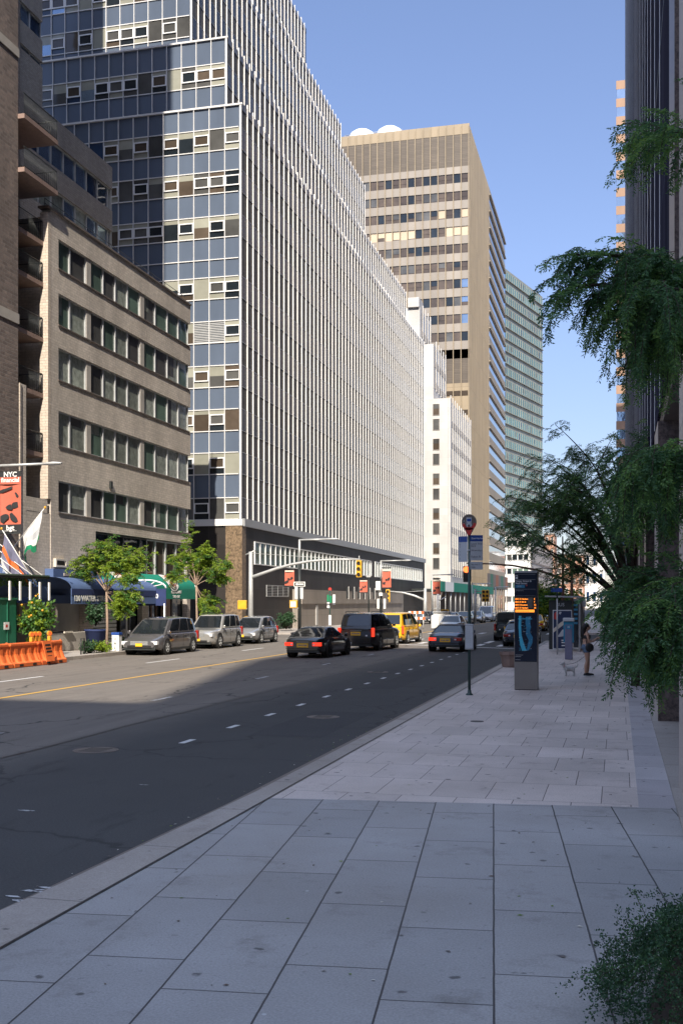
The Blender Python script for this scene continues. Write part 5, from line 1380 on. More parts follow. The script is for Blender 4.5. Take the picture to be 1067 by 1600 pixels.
# big blue corner awning (ridged), blue barrel canopy, green awning
t = thing('blue_awning', (XL, Yat(60, XL), 3.5), 'large plain blue wedge awning at the corner left of the street name canopy', 'awning')
y0, y1 = Yat(34, XL + 2.6), Yat(120, XL + 1.2); zt2_, zl = onX(50, 884, XL + .1).z, onX(50, 932, XL + 2.7).z
xo = XL + 2.8; ya_ = Yat(34, xo); yb2 = Yat(65, xo)
m = MB(); zi = onX(64, 884, xo - .8).z
m.hexa([(XL + .03, ya_, zl), (xo, ya_, zl), (xo, yb2 + .8, zl), (XL + .03, yb2 + 2.2, zl)], [(XL + .03, ya_, zi), (xo - 1.1, ya_, zi), (xo - 1.1, yb2 + .2, zi), (XL + .03, yb2 + 1.5, zi)], 'awning_blue'); build(m, 'canopy', t)
vz = MB(); vz.box(xo - .01, xo + .02, ya_, yb2 + .8, zl - .05, zl + .45, 'awning_blue'); build(vz, 'valance', t)
y0, y1 = Yat(68, XL + 1.5), Yat(158, XL + 1.5)
bk = thing('blue_fascia', (XL, y0, 3.7), 'long blue fascia band on the brick wall above the canopy', 'fascia')
zA, zB = onX(110, 911, XL + .4).z, onX(110, 890, XL + .4).z
bx('panel', bk, XL + .02, XL + .5, Yat(70, XL), Yat(152, XL), zA, zB, 'awning_blue')
bx('grey_panel', bk, XL + .502, XL + .55, Yat(86, XL), Yat(118, XL), zA + .35, zB - .2, 'brick_grey')  # grey brick panel on the face of the fascia
zA, zB = onX(85, 942, XL + 1.6).z, onX(85, 930, XL + 1.6).z
bx('valance', bk, XL + .02, XL + 1.5, Yat(68, XL + 1.5), Yat(112, XL + 1.5), zA, zB, 'awning_blue')
# barrel canopy across the pavement with the street name on its long side
cx0 = XL + .1; cx1 = -24.0
cc = thing('street_name_canopy', (cx0, 60, 3.0), 'blue barrel vault canopy with white street name lettering along its side', 'canopy')
xs = -24.6
ycl = Yat(112, xs); ycr = Yat(247, xs)
zv0, zv1 = onX(180, 943, xs).z, onX(180, 931, xs).z; ztop = onX(180, 906, xs - .9).z
m = MB(); n = 12; vs = []
xm = xs - 1.1; rw = 1.1
for yy in (ycl, ycr):
    for k in range(n + 1):
        an = math.pi * k / n; vs.append((xm + rw * math.cos(an), yy, zv1 + .32 + (ztop - zv1 - .3) * math.sin(an)))
m.mesh(vs, [(k, k + 1, n + 2 + k, n + 1 + k) for k in range(n)], 'awning_blue', True); o = build(m, 'vault', cc)
m = MB(); m.box(xs - .02, xs + .01, ycl, ycr, zv0 - .02, zv1 + .32, 'awning_blue'); m.box(xs - 2.2, xs - 2.17, ycl, ycr, zv0, zv1 + .32, 'awning_blue'); build(m, 'valance', cc)
m = MB(); m.box(xs + .011, xs + .03, ycl, ycr, zv1 + .02, zv1 + .30, 'awning_navy'); build(m, 'navy_strip', cc)  # darker navy strip along the upper valance
text('130 WATER STREET  \u2022  SEAPORT SOUTH', .36, 'white_paint', cc, (xs + .03, Yat(173, xs), (zv0 + zv1) / 2 + .04), ROT_X, sx=1.18, bold=.012)
# end valance facing the camera at the kerb end of the canopy
xe0, xe1 = xs + .35, xs + 2.15; ye = ycr - .25
m = MB(); m.box(xe0 - 2.2, xe0 + .25, ye - .02, ye + .01, zv0 - .12, zv1 + .42, 'awning_navy'); build(m, 'end_valance', cc)
text('130', .34, 'white_paint', cc, (xe0 - .45, ye - .03, zv1 - .0), ROT_Y, bold=.01)
m = MB(); pts = [(xe0 - .98 + 1.22 * math.cos(math.pi * k / 12), ye, zv1 + .45 + .45 * math.sin(math.pi * k / 12)) for k in range(13)]
m.tube(pts, .05, 'white_metal', n=6)
for k in (2, 4, 6, 8, 10): m.tube([(xe0 - .98, ye, zv1 + .45), pts[k]], .025, 'white_metal', n=5)
build(m, 'arch_frame', cc)
for x in (xe0 - 2.1, xe0 + .15): build(MB().tube([(x, ye, .15), (x, ye, zv0)], .05, 'white_metal', n=8), 'post', cc)
# green restaurant awning
gw = thing('green_awning', (XL, 64, 3.2), 'green quarter-round awning with a white oval emblem above the shop front', 'awning')
gx = XL + 1.5; g0, g1 = Yat(186, gx), Yat(307, gx)
zg0 = onX(280, 936, gx).z; zg1 = onX(280, 906, gx).z; ztp = onX(250, 898, XL + .2).z
m = MB(); vs = []; n = 10
for yy in (g0, g1):
    for k in range(n + 1):
        an = math.pi / 2 * k / n; vs.append((XL + .03 + (gx - XL - .03) * math.sin(an), yy, zg0 + .6 + (ztp - zg0 - .6) * math.cos(an)))
m.mesh(vs, [(k, k + 1, n + 2 + k, n + 1 + k) for k in range(n)], 'awning_green', True)
m.box(gx - .03, gx, g0, g1, zg0, zg0 + .62, 'awning_green'); m.poly([vs[k] for k in range(n + 1)] + [(XL + .03, g0, zg0 + .6)], 'awning_green'); build(m, 'canopy', gw)
m = MB(); oc = Vector((gx + .02 - .18, Yat(272, gx), zg0 + 1.25))
A_, B_ = gx - XL - .03, ztp - zg0 - .6
def on_awn(yc, a, b_, off):        # a along the street, b_ up the curve from its middle
    an = 1.02 - b_ / 1.05; nx, nz = math.sin(an) / A_, math.cos(an) / B_; l = math.hypot(nx, nz)
    return (XL + .03 + A_ * math.sin(an) + off * nx / l, yc + a, zg0 + .6 + B_ * math.cos(an) + off * nz / l)
def emblem(pxc):
    yc = Yat(pxc, gx); mm = MB(); n = 28
    for r0_, mt, off in ((1.0, 'white_paint', .04), (.78, 'cream', .055)):
        ring = [on_awn(yc, .85 * r0_ * math.cos(k * math.pi / 14), .70 * r0_ * math.sin(k * math.pi / 14), off) for k in range(n)]
        c0 = on_awn(yc, 0, 0, off + .03); mm.mesh([c0] + ring, [(0, 1 + k, 1 + (k + 1) % n) for k in range(n)], mt)
    e = build(mm, 'emblem', gw); mm = MB()
    for (a0, a1, rr) in ((0.4, 2.4, .42), (3.4, 5.4, .38)): mm.tube([on_awn(yc, rr * math.cos(a0 + (a1 - a0) * k / 8), rr * math.sin(a0 + (a1 - a0) * k / 8), .09) for k in range(9)], .03, 'red_paint', n=4)
    build(mm, 'emblem_curl', e)
emblem(272); emblem(197)
text('RESTAURANT', .26, 'white_paint', gw, (gx + .01, Yat(276, gx), zg0 + .42), ROT_X, bold=.006); text('TAKE OUT', .24, 'white_paint', gw, (gx + .01, Yat(276, gx), zg0 + .14), ROT_X, bold=.006)
build(MB().tube([(gx - .05, g1 - .05, zg0), (gx - .05, g1 - .05, zg0 + .9)], .05, 'white_metal', n=6), 'end_bracket', gw)

# ------------------------------------------------------------------ works area at lower left
t = thing('green_hoarding', (-25.5, 38, .15), 'dark green plywood hoarding at the left edge with a small red notice', 'hoarding')
Xh = -24.8; y0, y1 = Yat(-40, Xh), Yat(27, Xh); zh = onX(20, 937, Xh).z
bx('board', t, Xh - .1, Xh, y0, y1, .15, zh, 'panel_green'); bx('end_board', t, Xh - 2, Xh, y1 - .05, y1, .16, zh - .002, 'panel_green')
m = MB(); y = y0
while y < y1: m.box(Xh + .001, Xh + .03, y, y + .05, .2, zh, 'panel_green'); y += 1.2
build(m, 'batten', t); bx('top_rail', t, Xh - .12, Xh + .05, y0, y1 + .02, zh, zh + .08, 'panel_green')
a = onX(7, 984, Xh + .04); b_ = onX(15, 972, Xh + .04); bx('notice', t, Xh + .031, Xh + .045, a.y, b_.y, a.z, b_.z, 'white_paint'); bx('notice_print', t, Xh + .046, Xh + .05, a.y + .12, b_.y - .12, a.z + .1, b_.z - .1, 'red_paint')
def barrier(y, label, lit=False):
    """plastic water-filled barrier 2 m long, local along Y"""
    x = -21.95
    t = thing('plastic_barrier', (x, y, 0), label, 'barrier', 'orange plastic barriers along the kerb')
    prof = [(-.30, .02), (-.30, .16), (-.22, .22), (-.10, .50), (-.09, .86), (-.05, .92), (.05, .92), (.09, .86), (.10, .50), (.22, .22), (.30, .16), (.30, .02)]
    m = MB(); secs = []; L = 1.93; N = 24
    for i in range(N + 1):
        u = i / N; d = 1.0
        k = (i % 6) in (2, 3, 4)
        s = []
        for a, z in prof:
            f = 1.0
            if .2 < z < .6 and k: f = .62
            s.append((x + a * f, y + u * L, z))
        secs.append(s)
    n = len(prof); m.mesh([p for s in secs for p in s], [(i * n + j, (i + 1) * n + j, (i + 1) * n + j + 1, i * n + j + 1) for i in range(N) for j in range(n - 1)], 'orange_plastic', False)
    m.poly(secs[0], 'orange_plastic'); m.poly(secs[-1][::-1], 'orange_plastic'); build(m, 'body', t)
    build(MB().box(x - .12, x + .12, y + .02, y + L - .02, .80, .90, 'orange_plastic'), 'top_rail', t, .02)
    for k in range(2): build(MB().box(x + .301, x + .315, y + .35 + k * .95, y + .6 + k * .95, .05, .13, 'black'), 'fork_slot', t)
    build(MB().tube([(x, y + L + .01, .05), (x, y + L + .01, .95)], .035, 'orange_plastic', n=8), 'hinge_pin', t)
    return t
yb0 = Yat(104, -21.7) - 1.97
lbls = ['orange barrier nearest the grey pavement gap, with a leaning notice board', 'second orange barrier from the right end of the row', 'third orange barrier from the right end of the row', 'fourth orange barrier from the right end, by the green hoarding', 'orange barrier cut off by the left edge of the picture', 'sixth orange barrier, largely outside the picture']
for i in range(6): barrier(yb0 - i * 2.0, lbls[i])
nb_ = thing('notice_board', (-21.55, Yat(76, -21.55), .1), 'orange framed notice board leaning on the nearest barrier', 'sign')
ya2, yb3 = Yat(71, -21.5), Yat(84, -21.5); m = MB(); m.hexa([(-21.45, ya2, .15), (-21.42, ya2, .15), (-21.42, yb3, .15), (-21.45, yb3, .15)], [(-21.65, ya2, .95), (-21.62, ya2, .95), (-21.62, yb3, .95), (-21.65, yb3, .95)], 'orange_plastic'); build(m, 'board', nb_)
for k, zz in enumerate((.75, .62, .5)): xx = -21.42 - .2 * (zz - .15) / .8 + .012; build(MB().box(xx - .006, xx, ya2 + .12, yb3 - .12, zz, zz + .07, 'black'), 'print_line', nb_)
build(MB().box(-21.50, -21.47, ya2 + .15, yb3 - .15, .25, .38, 'black'), 'print_block', nb_)
def beacon(px, Y0, label, s=1.0, cluster=False):
    p = onX(px, 997, -22.0)
    t = thing('warning_light', (-22.0, p.y, .92), label, 'warning light', 'amber warning lights on the barriers')
    build(MB().box(-22.06, -21.94, p.y - .09, p.y + .09, .92, 1.10, 'amber'), 'case', t, .02)
    l = MB(); l.disc((-22.0, p.y, 1.20), .11, (1, -.4, 0), .07, 'amber', n=18); l.disc((-22.0, p.y, 1.20), .085, (1, -.4, 0), .10, 'orange_plastic', n=18); build(l, 'lens', t); return t
for px, l in ((50, 'leftmost amber warning light in the cluster on the barrier'), (55.5, 'middle amber warning light in the cluster on the barrier'), (61.5, 'rightmost amber warning light in the cluster on the barrier'), (78, 'single amber warning light near the right end of the barriers')): beacon(px, 0, l)

# planter box and pot by the entrance
p = onX(130, 1015, -25.4); t = thing('stone_planter', (-25.6, p.y, .15), 'long low stone planter in front of the recessed entrance', 'planter')
y0, y1 = Yat(80, -25.2), Yat(138, -25.2); bx('box', t, -27.0, -25.2, y0, y1, .15, onX(110, 988, -25.2).z, 'concrete', .03); bx('soil', t, -26.85, -25.35, y0 + .15, y1 - .15, onX(110, 988, -25.2).z - .1, onX(110, 988, -25.2).z + .01, 'soil')
bx('handrail', t, -25.19, -25.1, Yat(99, -25.2), Yat(112, -25.2), 1.0, 1.08, 'cream')
# white marker post with vertical lettering, tree pits and small iron rails
p = onX(183, 1023, -22.9); t = thing('marker_post', (-22.9, p.y, .15), 'short white post with dark vertical lettering at the kerb', 'post')
zt3_ = onX(183, 992, -22.9).z; bx('post', t, -23.08, -22.72, p.y - .17, p.y + .17, .15, zt3_, 'white_paint', .02); bx('cap', t, -23.1, -22.7, p.y - .19, p.y + .19, zt3_ + .001, zt3_ + .12, 'sign_blue', .01)
for k, ch in enumerate('VALET'): text(ch, .2, 'dark_metal', t, (-22.9, p.y - .18, zt3_ - .2 - k * .2), ROT_Y)
t = thing('tree_pit_rail', (-23, Yat(128, -22.9), .15), 'low black hooped rail at the edge of the left tree pit', 'rail')
m = MB(); ya3 = Yat(127, -22.9); m.tube([(-22.9, ya3, .15), (-22.9, ya3, .85), (-22.9, ya3 + .3, .85), (-22.9, ya3 + .3, .15)], .03, 'dark_metal', n=6); m.tube([(-22.9, ya3 + .3, .45), (-22.9, ya3 + 3, .45)], .02, 'dark_metal', n=5); build(m, 'rail', t)

# ------------------------------------------------------------------ scaffold shed and fences beyond the crosswalk
YS = 176.0
t = thing('sidewalk_shed', (-26, YS, .15), 'green sidewalk shed with white sign panel on steel posts under the white building', 'scaffold')
x0, x1 = onY(672, 941, 168).x, onY(737, 941, 168).x
zA, zB = onY(700, 941, 168).z, onY(700, 928, 168).z
zs0, zs1 = onX(700, 941, -24).z, onX(700, 929, -24).z
Ysh0, Ysh1 = Yat(690, -24.0), Yat(770, -24.0)
bx('deck', t, -28.5, -24.0, 150, Ysh1, 4.1, 4.35, 'dark_metal')
for i in range(16):
    ya4 = 150 + i * (Ysh1 - 150) / 16; bx('parapet_board', t, -24.0, -23.93, ya4, ya4 + (Ysh1 - 150) / 16 - .03, 4.0, 5.4, 'awning_green' if i not in (1, 2) else 'white_paint')
xa_, xb_ = onY(673, 941, 150).x, -24.0
for i in range(3): bx('end_board', t, xa_ + i * (xb_ - xa_) / 3, xa_ + (i + 1) * (xb_ - xa_) / 3 - .02, 149.9, 149.97, 4.05, 5.45, 'awning_green' if i != 2 else 'white_paint')
for i in range(14):
    ya4 = 150.2 + i * (Ysh1 - 151) / 13
    build(MB().tube([(-24.1, ya4, .15), (-24.1, ya4, 4.1)], .07, 'galv', n=6), 'post', t)
    if i % 2 == 0: build(MB().tube([(-24.1, ya4, 2.8), (-24.1, ya4 + 1.3, 4.1)], .045, 'galv', n=5), 'brace', t)
for i in range(5): x = xa_ + .1 + i * (xb_ - xa_ - .2) / 4; build(MB().tube([(x, 150.1, .15), (x, 150.1, 4.05)], .06, 'galv', n=6), 'post', t)
build(MB().tube([(xa_, 150.1, 1.6), (xb_, 150.1, 1.6)], .05, 'galv', n=5), 'cross_rail', t)
t = thing('second_shed', (-26, 232, .15), 'dark maroon and green shed panels below the beige tower', 'scaffold')
for i in range(8): bx('board', t, -25.0, -24.9, 214 + i * 5, 218.9 + i * 5, 5.6, 8.2, ['stone_dark', 'panel_green', 'stone_dark', 'terracotta'][i % 4])
bx('deck', t, -29.2, -24.9, 214, 254, 5.3, 5.59, 'dark_metal')
for i in range(9): build(MB().tube([(-25, 214.5 + i * 4.8, .15), (-25, 214.5 + i * 4.8, 5.4)], .12, 'stone_dark', n=6), 'post', t)
# work-zone rails and white bollards at the far left corner
t = thing('work_barricade', (-21.0, 92, .15), 'orange and white striped barricade rails at the far corner', 'barricade')
for px0, px1, py in ((638, 662, 957), (640, 664, 966)):
    a, b_ = onY(px0, py, 98), onY(px1, py, 98); n = 6
    for k in range(n): build(MB().box(a.x + (b_.x - a.x) * k / n, a.x + (b_.x - a.x) * (k + 1) / n, 97.97, 98.0, a.z - .12, a.z + .12, 'orange_plastic' if k % 2 else 'white_paint'), 'rail_stripe', t)
for px in (640, 650, 661): a = onY(px, 955, 98); build(MB().tube([(a.x, 98.05, .15), (a.x, 98.05, a.z)], .05, 'white_paint', n=6), 'post', t)
for i, (px, l) in enumerate(((676, 'left white bollard before the scaffold'), (684, 'right white bollard before the scaffold'))):
    a = onY(px, 972, 96); t = thing('bollard', (a.x, 96, .15), l, 'bollard', 'white bollards'); m = MB(); m.lathe((a.x, 96, .15), [(.16, 0), (.16, 1.0), (.12, 1.12), (.01, 1.16)], 'white_paint', n=12); build(m, 'post', t)
a = onY(690, 972, 97); t = thing('white_crate', (a.x, 97, .15), 'white boxy street cabinet beside the bollards', 'cabinet'); bx('cabinet', t, a.x - .7, a.x + .7, 96.5, 97.5, .15, 1.5, 'white_paint', .05); bx('lid', t, a.x - .75, a.x + .75, 96.4, 97.6, 1.501, 1.62, 'grey_metal', .02)
a = onY(695, 958, 110); ped_signal(a.x, 110, a.z, 'small yellow pedestrian signal in front of the scaffold', 1.6)
a = onY(684, 941, 110); t = thing('signal_post', (a.x, 110, .15), 'white signal post in front of the green shed', 'pole'); build(MB().tube([(a.x, 110, .15), onY(684, 928, 110)], .13, 'white_metal', n=7), 'pole', t); build(MB().tube([onY(684, 939, 110), onY(696, 933, 110)], .07, 'white_metal', n=6), 'arm', t)
# bulky bits of street clutter behind: mailbox-like cabinets
# ------------------------------------------------------------------ things on the near pavement
# bus stop pole
B = onZ(733, 1086, .15); YB_ = B.y
t = thing('bus_stop_pole', (B.x, B.y, .15), 'green bus stop pole with round bus sign, route panels and timetable case', 'bus stop')
ztp = onY(733, 834, YB_).z
build(MB().tube([(B.x, YB_, .15), (B.x, YB_, ztp)], .036, 'green_pole', n=14), 'pole', t)
build(MB().lathe((B.x, YB_, .15), [(.09, 0), (.085, .03), (.05, .05), (.045, .12), (.037, .13)], 'green_pole', n=14), 'foot', t)
m = MB(); c = onY(732.5, 816, YB_ - .05); r = .185
pts = [(c.x + r * math.sin(a), YB_ - .05, c.z + r * 1.08 * math.cos(a)) for a in [R(q) for q in range(-130, 131, 10)]]
low = [(c.x + .035, YB_ - .05, c.z - .32), (c.x - .035, YB_ - .05, c.z - .32)]
outl = pts + low
m.poly([(x, y - .006, z) for x, y, z in outl][::-1], 'stone_dark'); m.poly([(x, y + .006, z) for x, y, z in outl], 'stone_dark')
for i in range(len(outl)): a, b_ = outl[i], outl[(i + 1) % len(outl)]; m.poly([(a[0], a[1] - .006, a[2]), (b_[0], b_[1] - .006, b_[2]), (b_[0], b_[1] + .006, b_[2]), (a[0], a[1] + .006, a[2])], 'stone_dark')
rs = build(m, 'round_sign', t)
m = MB(); yy = YB_ - .062
band = [(c.x + r * .97 * math.sin(R(q)), yy, c.z + r * 1.05 * math.cos(R(q))) for q in range(100, 261, 10)]
inner = [(c.x + r * .62 * math.sin(R(q)), yy, c.z + .01 + r * .75 * math.cos(R(q))) for q in range(260, 99, -10)]
m.mesh(band + inner[::-1], [(k, k + 1, len(band) + k + 1, len(band) + k) for k in range(len(band) - 1)], 'red_paint')
m.poly([(c.x + .10, yy, c.z - .14), (c.x - .10, yy, c.z - .14), (c.x - .034, yy, c.z - .32), (c.x + .034, yy, c.z - .32)], 'red_paint'); build(m, 'red_band', rs)
m = MB(); m.box(c.x - .065, c.x + .065, yy - .006, yy, c.z - .09, c.z + .115, 'sign_grey'); m.box(c.x - .052, c.x + .052, yy - .009, yy - .006, c.z + .02, c.z + .085, 'sign_blue'); m.box(c.x - .03, c.x + .03, yy - .009, yy - .006, c.z - .085, c.z - .06, 'black')
for s in (-1, 1): m.box(c.x + s * .04 - .018, c.x + s * .04 + .018, yy - .006, yy, c.z - .115, c.z - .09, 'sign_grey'); m.disc((c.x + s * .045, yy - .008, c.z - .02), .010, (0, 1, 0), .004, 'black', n=10)
build(m, 'bus_symbol', rs)
m = MB(); m.tube([(c.x - .125 + .03 * math.cos(a), yy, c.z - .01 + .03 * math.sin(a)) for a in [R(q) for q in range(0, 330, 20)]], .005, 'sign_grey', n=5); m.tube([(c.x - .125, yy, c.z + .055), (c.x - .125, yy, c.z + .02), (c.x - .105, yy, c.z + .005)], .005, 'sign_grey', n=5); build(m, 'wheelchair_symbol', rs)
def rpanel(px0, px1, py0, py1, name, hdr, lines, hdrtext, skew=.10, side=1):
    a, b_ = onY(px0, py1, YB_), onY(px1, py0, YB_); w_ = b_.x - a.x; h_ = b_.z - a.z
    p = thing_part = bpy.data.objects.new(name, None)
    m = MB(); x0, x1 = a.x, b_.x
    ya_, yb_ = (YB_ - .02, YB_ - .02 + skew) if side > 0 else (YB_ - .02 + skew, YB_ - .02)
    P = lambda f, g, o=0: (x0 + (x1 - x0) * f, ya_ + (yb_ - ya_) * f - o, a.z + h_ * g)
    m.hexa([P(0, 0, .008), P(1, 0, .008), P(1, 0), P(0, 0)], [P(0, 1, .008), P(1, 1, .008), P(1, 1), P(0, 1)], 'sign_grey')
    o = build(m, name, t)
    if hdr:
        m = MB(); m.poly([P(0, 1 - hdr, .011), P(1, 1 - hdr, .011), P(1, 1, .011), P(0, 1, .011)], 'sign_blue'); build(m, 'header', o)
    for (txt, f, g, s, mt) in lines:
        text(txt, s, mt, o, P(f, g, .014), ROT_Y, align='LEFT', ext=.001)
    return o
rpanel(715.5, 730, 838, 878, 'route_panel', .22, [('M15', .14, .885, .13, 'white_paint'), ('Bowling', .12, .68, .06, 'dark_metal'), ('Green', .12, .58, .06, 'dark_metal'), ('Whitehall', .12, .40, .052, 'dark_metal'), ('South Ferry', .12, .28, .05, 'dark_metal'), ('1 Av', .12, .12, .06, 'dark_metal')], '', .08, -1)
rpanel(734.5, 753.5, 836, 876, 'route_panel', .24, [('East Harlem', .10, .87, .062, 'white_paint'), ('Local Stop', .08, .66, .065, 'dark_metal'), ('M15', .08, .56, .065, 'dark_metal'), ('Weekdays', .08, .40, .065, 'dark_metal'), ('Fulton St', .08, .15, .065, 'dark_metal')], '', .08, 1)
rpanel(734.5, 753.5, 877.5, 890, 'lower_panel', 0, [('Bus stop 6 - 9', .08, .66, .05, 'dark_metal'), ('Daily', .08, .28, .05, 'dark_metal')], '', .08, 1)
a, b_ = onY(726, 1015, YB_ - .12), onY(739.5, 975, YB_ - .12)
bx('timetable_case', t, a.x, b_.x, YB_ - .11, YB_ - .035, a.z, b_.z, 'grey_metal', .012); bx('timetable', t, a.x + .02, b_.x - .02, YB_ - .114, YB_ - .111, a.z + .04, b_.z - .05, 'sign_grey')
m = MB()
for k in range(9): m.box(a.x + .035, b_.x - .035 - (k % 3) * .02, YB_ - .117, YB_ - .1145, b_.z - .10 - k * .045, b_.z - .09 - k * .045, 'galv')
build(m, 'timetable_lines', t)
for z in (a.z + .1, b_.z - .1, onY(733, 860, YB_).z): build(MB().tube([(B.x, YB_, z - .02), (B.x, YB_, z + .02)], .045, 'grey_metal', n=12), 'clamp', t)

# information totem
K = onZ(803, 1078, .15); YK = K.y; x0, x1 = K.x, onY(839.3, 1078, YK).x
t = thing('information_totem', ((x0 + x1) / 2, YK, .15), 'tall steel bus information totem with dark map panel and orange times', 'totem')
ZK = lambda py: onY(820, py, YK).z
XK = lambda px: onY(px, 900, YK).x
bx('steel_body', t, x0, x1, YK, YK + .42, .15, ZK(893), 'steel', .008)
bx('face_panel', t, x0 + .012, x1 - .012, YK - .012, YK - .001, ZK(1034), ZK(895.2), 'kiosk_face')
bx('top_cap', t, x0 + .004, x1 - .004, YK - .02, YK + .43, ZK(895), ZK(892), 'grey_metal', .004)
bx('foot', t, x0 + .03, x1 - .03, YK - .004, YK + .4, .13, .17, 'black')
m = MB(); zc = ZK(902); m.box(XK(804.5), XK(808.5), YK - .018, YK - .013, ZK(904.5), ZK(899), 'white_paint'); m.box(XK(805), XK(808), YK - .021, YK - .018, ZK(901.6), ZK(900), 'kiosk_face'); build(m, 'bus_symbol', t)
text('Water Street &', .066, 'white_paint', t, (XK(804.7), YK - .016, ZK(908)), ROT_Y, align='LEFT', ext=.001, bold=.0008)
text('Wall Street', .066, 'white_paint', t, (XK(804.7), YK - .016, ZK(911.6)), ROT_Y, align='LEFT', ext=.001, bold=.0008)
bx('destination_tag', t, XK(804.7), XK(819.5), YK - .02, YK - .013, ZK(918.5), ZK(914), 'map_blue'); text('M15', .055, 'white_paint', t, (XK(811), YK - .024, ZK(916.3)), ROT_Y, ext=.001)
build(MB().disc((XK(822.3), YK - .018, ZK(914.8)), .02, (0, 1, 0), .008, 'red_paint', n=12), 'red_dot', t)
text('To South Ferry', .034, 'sign_grey', t, (XK(804.7), YK - .016, ZK(922.8)), ROT_Y, align='LEFT', ext=.001)
for py in (897.4, 905.6, 920.6, 931): bx('rule', t, XK(804.7), XK(836), YK - .015, YK - .013, ZK(py + .18), ZK(py - .18), 'grey_metal')
m = MB(); m.box(XK(803.8), XK(838), YK - .015, YK - .013, ZK(958), ZK(932), 'black'); scr = build(m, 'display', t)
for i, (a_, b2, c2) in enumerate((('M15', 'E Harlem', '4'), ('M15', 'E 86 St', '7'), ('M15', 'Houston', '12'), ('M15', 'E Harlem', '18'))):
    zz = ZK(936 + i * 4.6)
    for tx, px, s in ((a_, 804.8, .058), (b2, 812, .055), (c2, 833.5, .058)): text(tx, s, 'led_orange', scr, (XK(px), YK - .017, zz), ROT_Y, align='LEFT', ext=.001, bold=.002)
bx('message_bar', scr, XK(804.8), XK(834.5), YK - .018, YK - .0155, ZK(956.6), ZK(952.6), 'led_orange'); text('buses running normally', .036, 'black', scr, (XK(806), YK - .020, ZK(954.8)), ROT_Y, align='LEFT', ext=.001)
bx('grey_field', scr, XK(823.5), XK(831.5), YK - .017, YK - .0155, ZK(950), ZK(933.5), 'stone_dark')
# route map: two rivers of pale blue line work
m = MB()
def K2(u, v, o=.017): return (XK(804.5 + u * 32), YK - o, ZK(961 + v * 60))
left = [(.18, .02), (.16, .3), (.19, .55), (.24, .78), (.34, .93)]; right = [(.30, .02), (.29, .3), (.31, .52), (.42, .74), (.56, .92)]
for (a0, a1), (b0, b1) in zip(zip(left, left[1:]), zip(right, right[1:])): m.poly([K2(*a0), K2(*b0), K2(*b1), K2(*a1)], 'led_map')
l2 = [(.52, .05), (.5, .2), (.55, .34), (.52, .5), (.66, .66), (.6, .8), (.55, .93)]; r2 = [(.78, .03), (.72, .16), (.76, .3), (.72, .44), (.86, .58), (.84, .72), (.66, .92)]
for (a0, a1), (b0, b1) in zip(zip(l2, l2[1:]), zip(r2, r2[1:])): m.poly([K2(*a0), K2(*b0), K2(*b1), K2(*a1)], 'map_blue')
m.poly([K2(.14, .09, .018), K2(.82, .09, .018), K2(.82, .11, .018), K2(.14, .11, .018)], 'led_map')
random.seed(4)
for _ in range(60):
    u, v = random.uniform(.12, .8), random.uniform(.05, .93); m.poly([K2(u, v, .019), K2(u + random.uniform(.04, .14), v, .019), K2(u + .06, v + .006, .019), K2(u, v + .006, .019)], random.choice(['led_map', 'map_blue', 'sign_grey']))
build(m, 'map', t)
for py, l in ((1023.5, 12), (1026, 9), (1031, 8)): bx('small_print', t, XK(804.7), XK(804.7 + l), YK - .016, YK - .013, ZK(py + .35), ZK(py - .35), 'grey_metal')

# stone planter pot at the kerb behind the totem
P = onZ(796, 1043, .15)
t = thing('stone_pot', (P.x, P.y, .15), 'squat reddish stone planter pot at the kerb left of the totem', 'planter')
m = MB(); m.lathe((P.x, P.y + .3, .15), [(.26, 0), (.30, .03), (.34, .30), (.37, .42), (.40, .44), (.40, .54), (.34, .54), (.33, .46), (.01, .46)], 'planter_stone', n=8, smooth=False); build(m, 'pot', t)

# bus shelter
YS_ = onZ(875, 1018, .15).y
ZS = lambda py: onY(875, py, YS_).z
XS = lambda px: onY(px, 941, YS_).x
t = thing('bus_shelter', (XS(880), YS_, .15), 'glass bus shelter with a dark advertising end panel', 'bus shelter')
bx('advert_frame', t, XS(857), XS(893.5), YS_, YS_ + .16, .25, ZS(938), 'dark_metal', .01)
bx('advert_light_frame', t, XS(863), XS(893), YS_ - .02, YS_ - .001, ZS(1014.5), ZS(953), 'white_metal')
bx('advert', t, XS(864.2), XS(892), YS_ - .03, YS_ - .021, ZS(1013), ZS(954.4), 'poster_dark')
random.seed(21); m = MB()
def PQ(u, v, o=.033): return (XS(864.2) + (XS(892) - XS(864.2)) * u, YS_ - o, ZS(1013) + (ZS(954.4) - ZS(1013)) * v)
m.poly([PQ(0, .42), PQ(.55, .62), PQ(.6, .74), PQ(.42, .70), PQ(0, .52)], 'cream'); m.poly([PQ(.05, .78), PQ(.22, .76), PQ(.28, .9), PQ(.15, .98), PQ(.04, .92)], 'red_paint')
m.poly([PQ(.2, .3), PQ(.9, .34), PQ(.9, .52), PQ(.5, .5)], 'sign_grey'); m.poly([PQ(.3, .92), PQ(.4, .9), PQ(.46, .97), PQ(.34, .98)], 'sign_grey')
for v, l in ((.20, .3), (.14, .24), (.06, .5)): m.poly([PQ(.45, v), PQ(.45 + l, v), PQ(.45 + l, v + .03), PQ(.45, v + .03)], 'white_paint')
build(m, 'advert_picture', t)
text('BUS', .22, 'sign_grey', t, ((XS(857) + XS(893)) / 2, YS_ - .012, ZS(945)), ROT_Y, ext=.002)
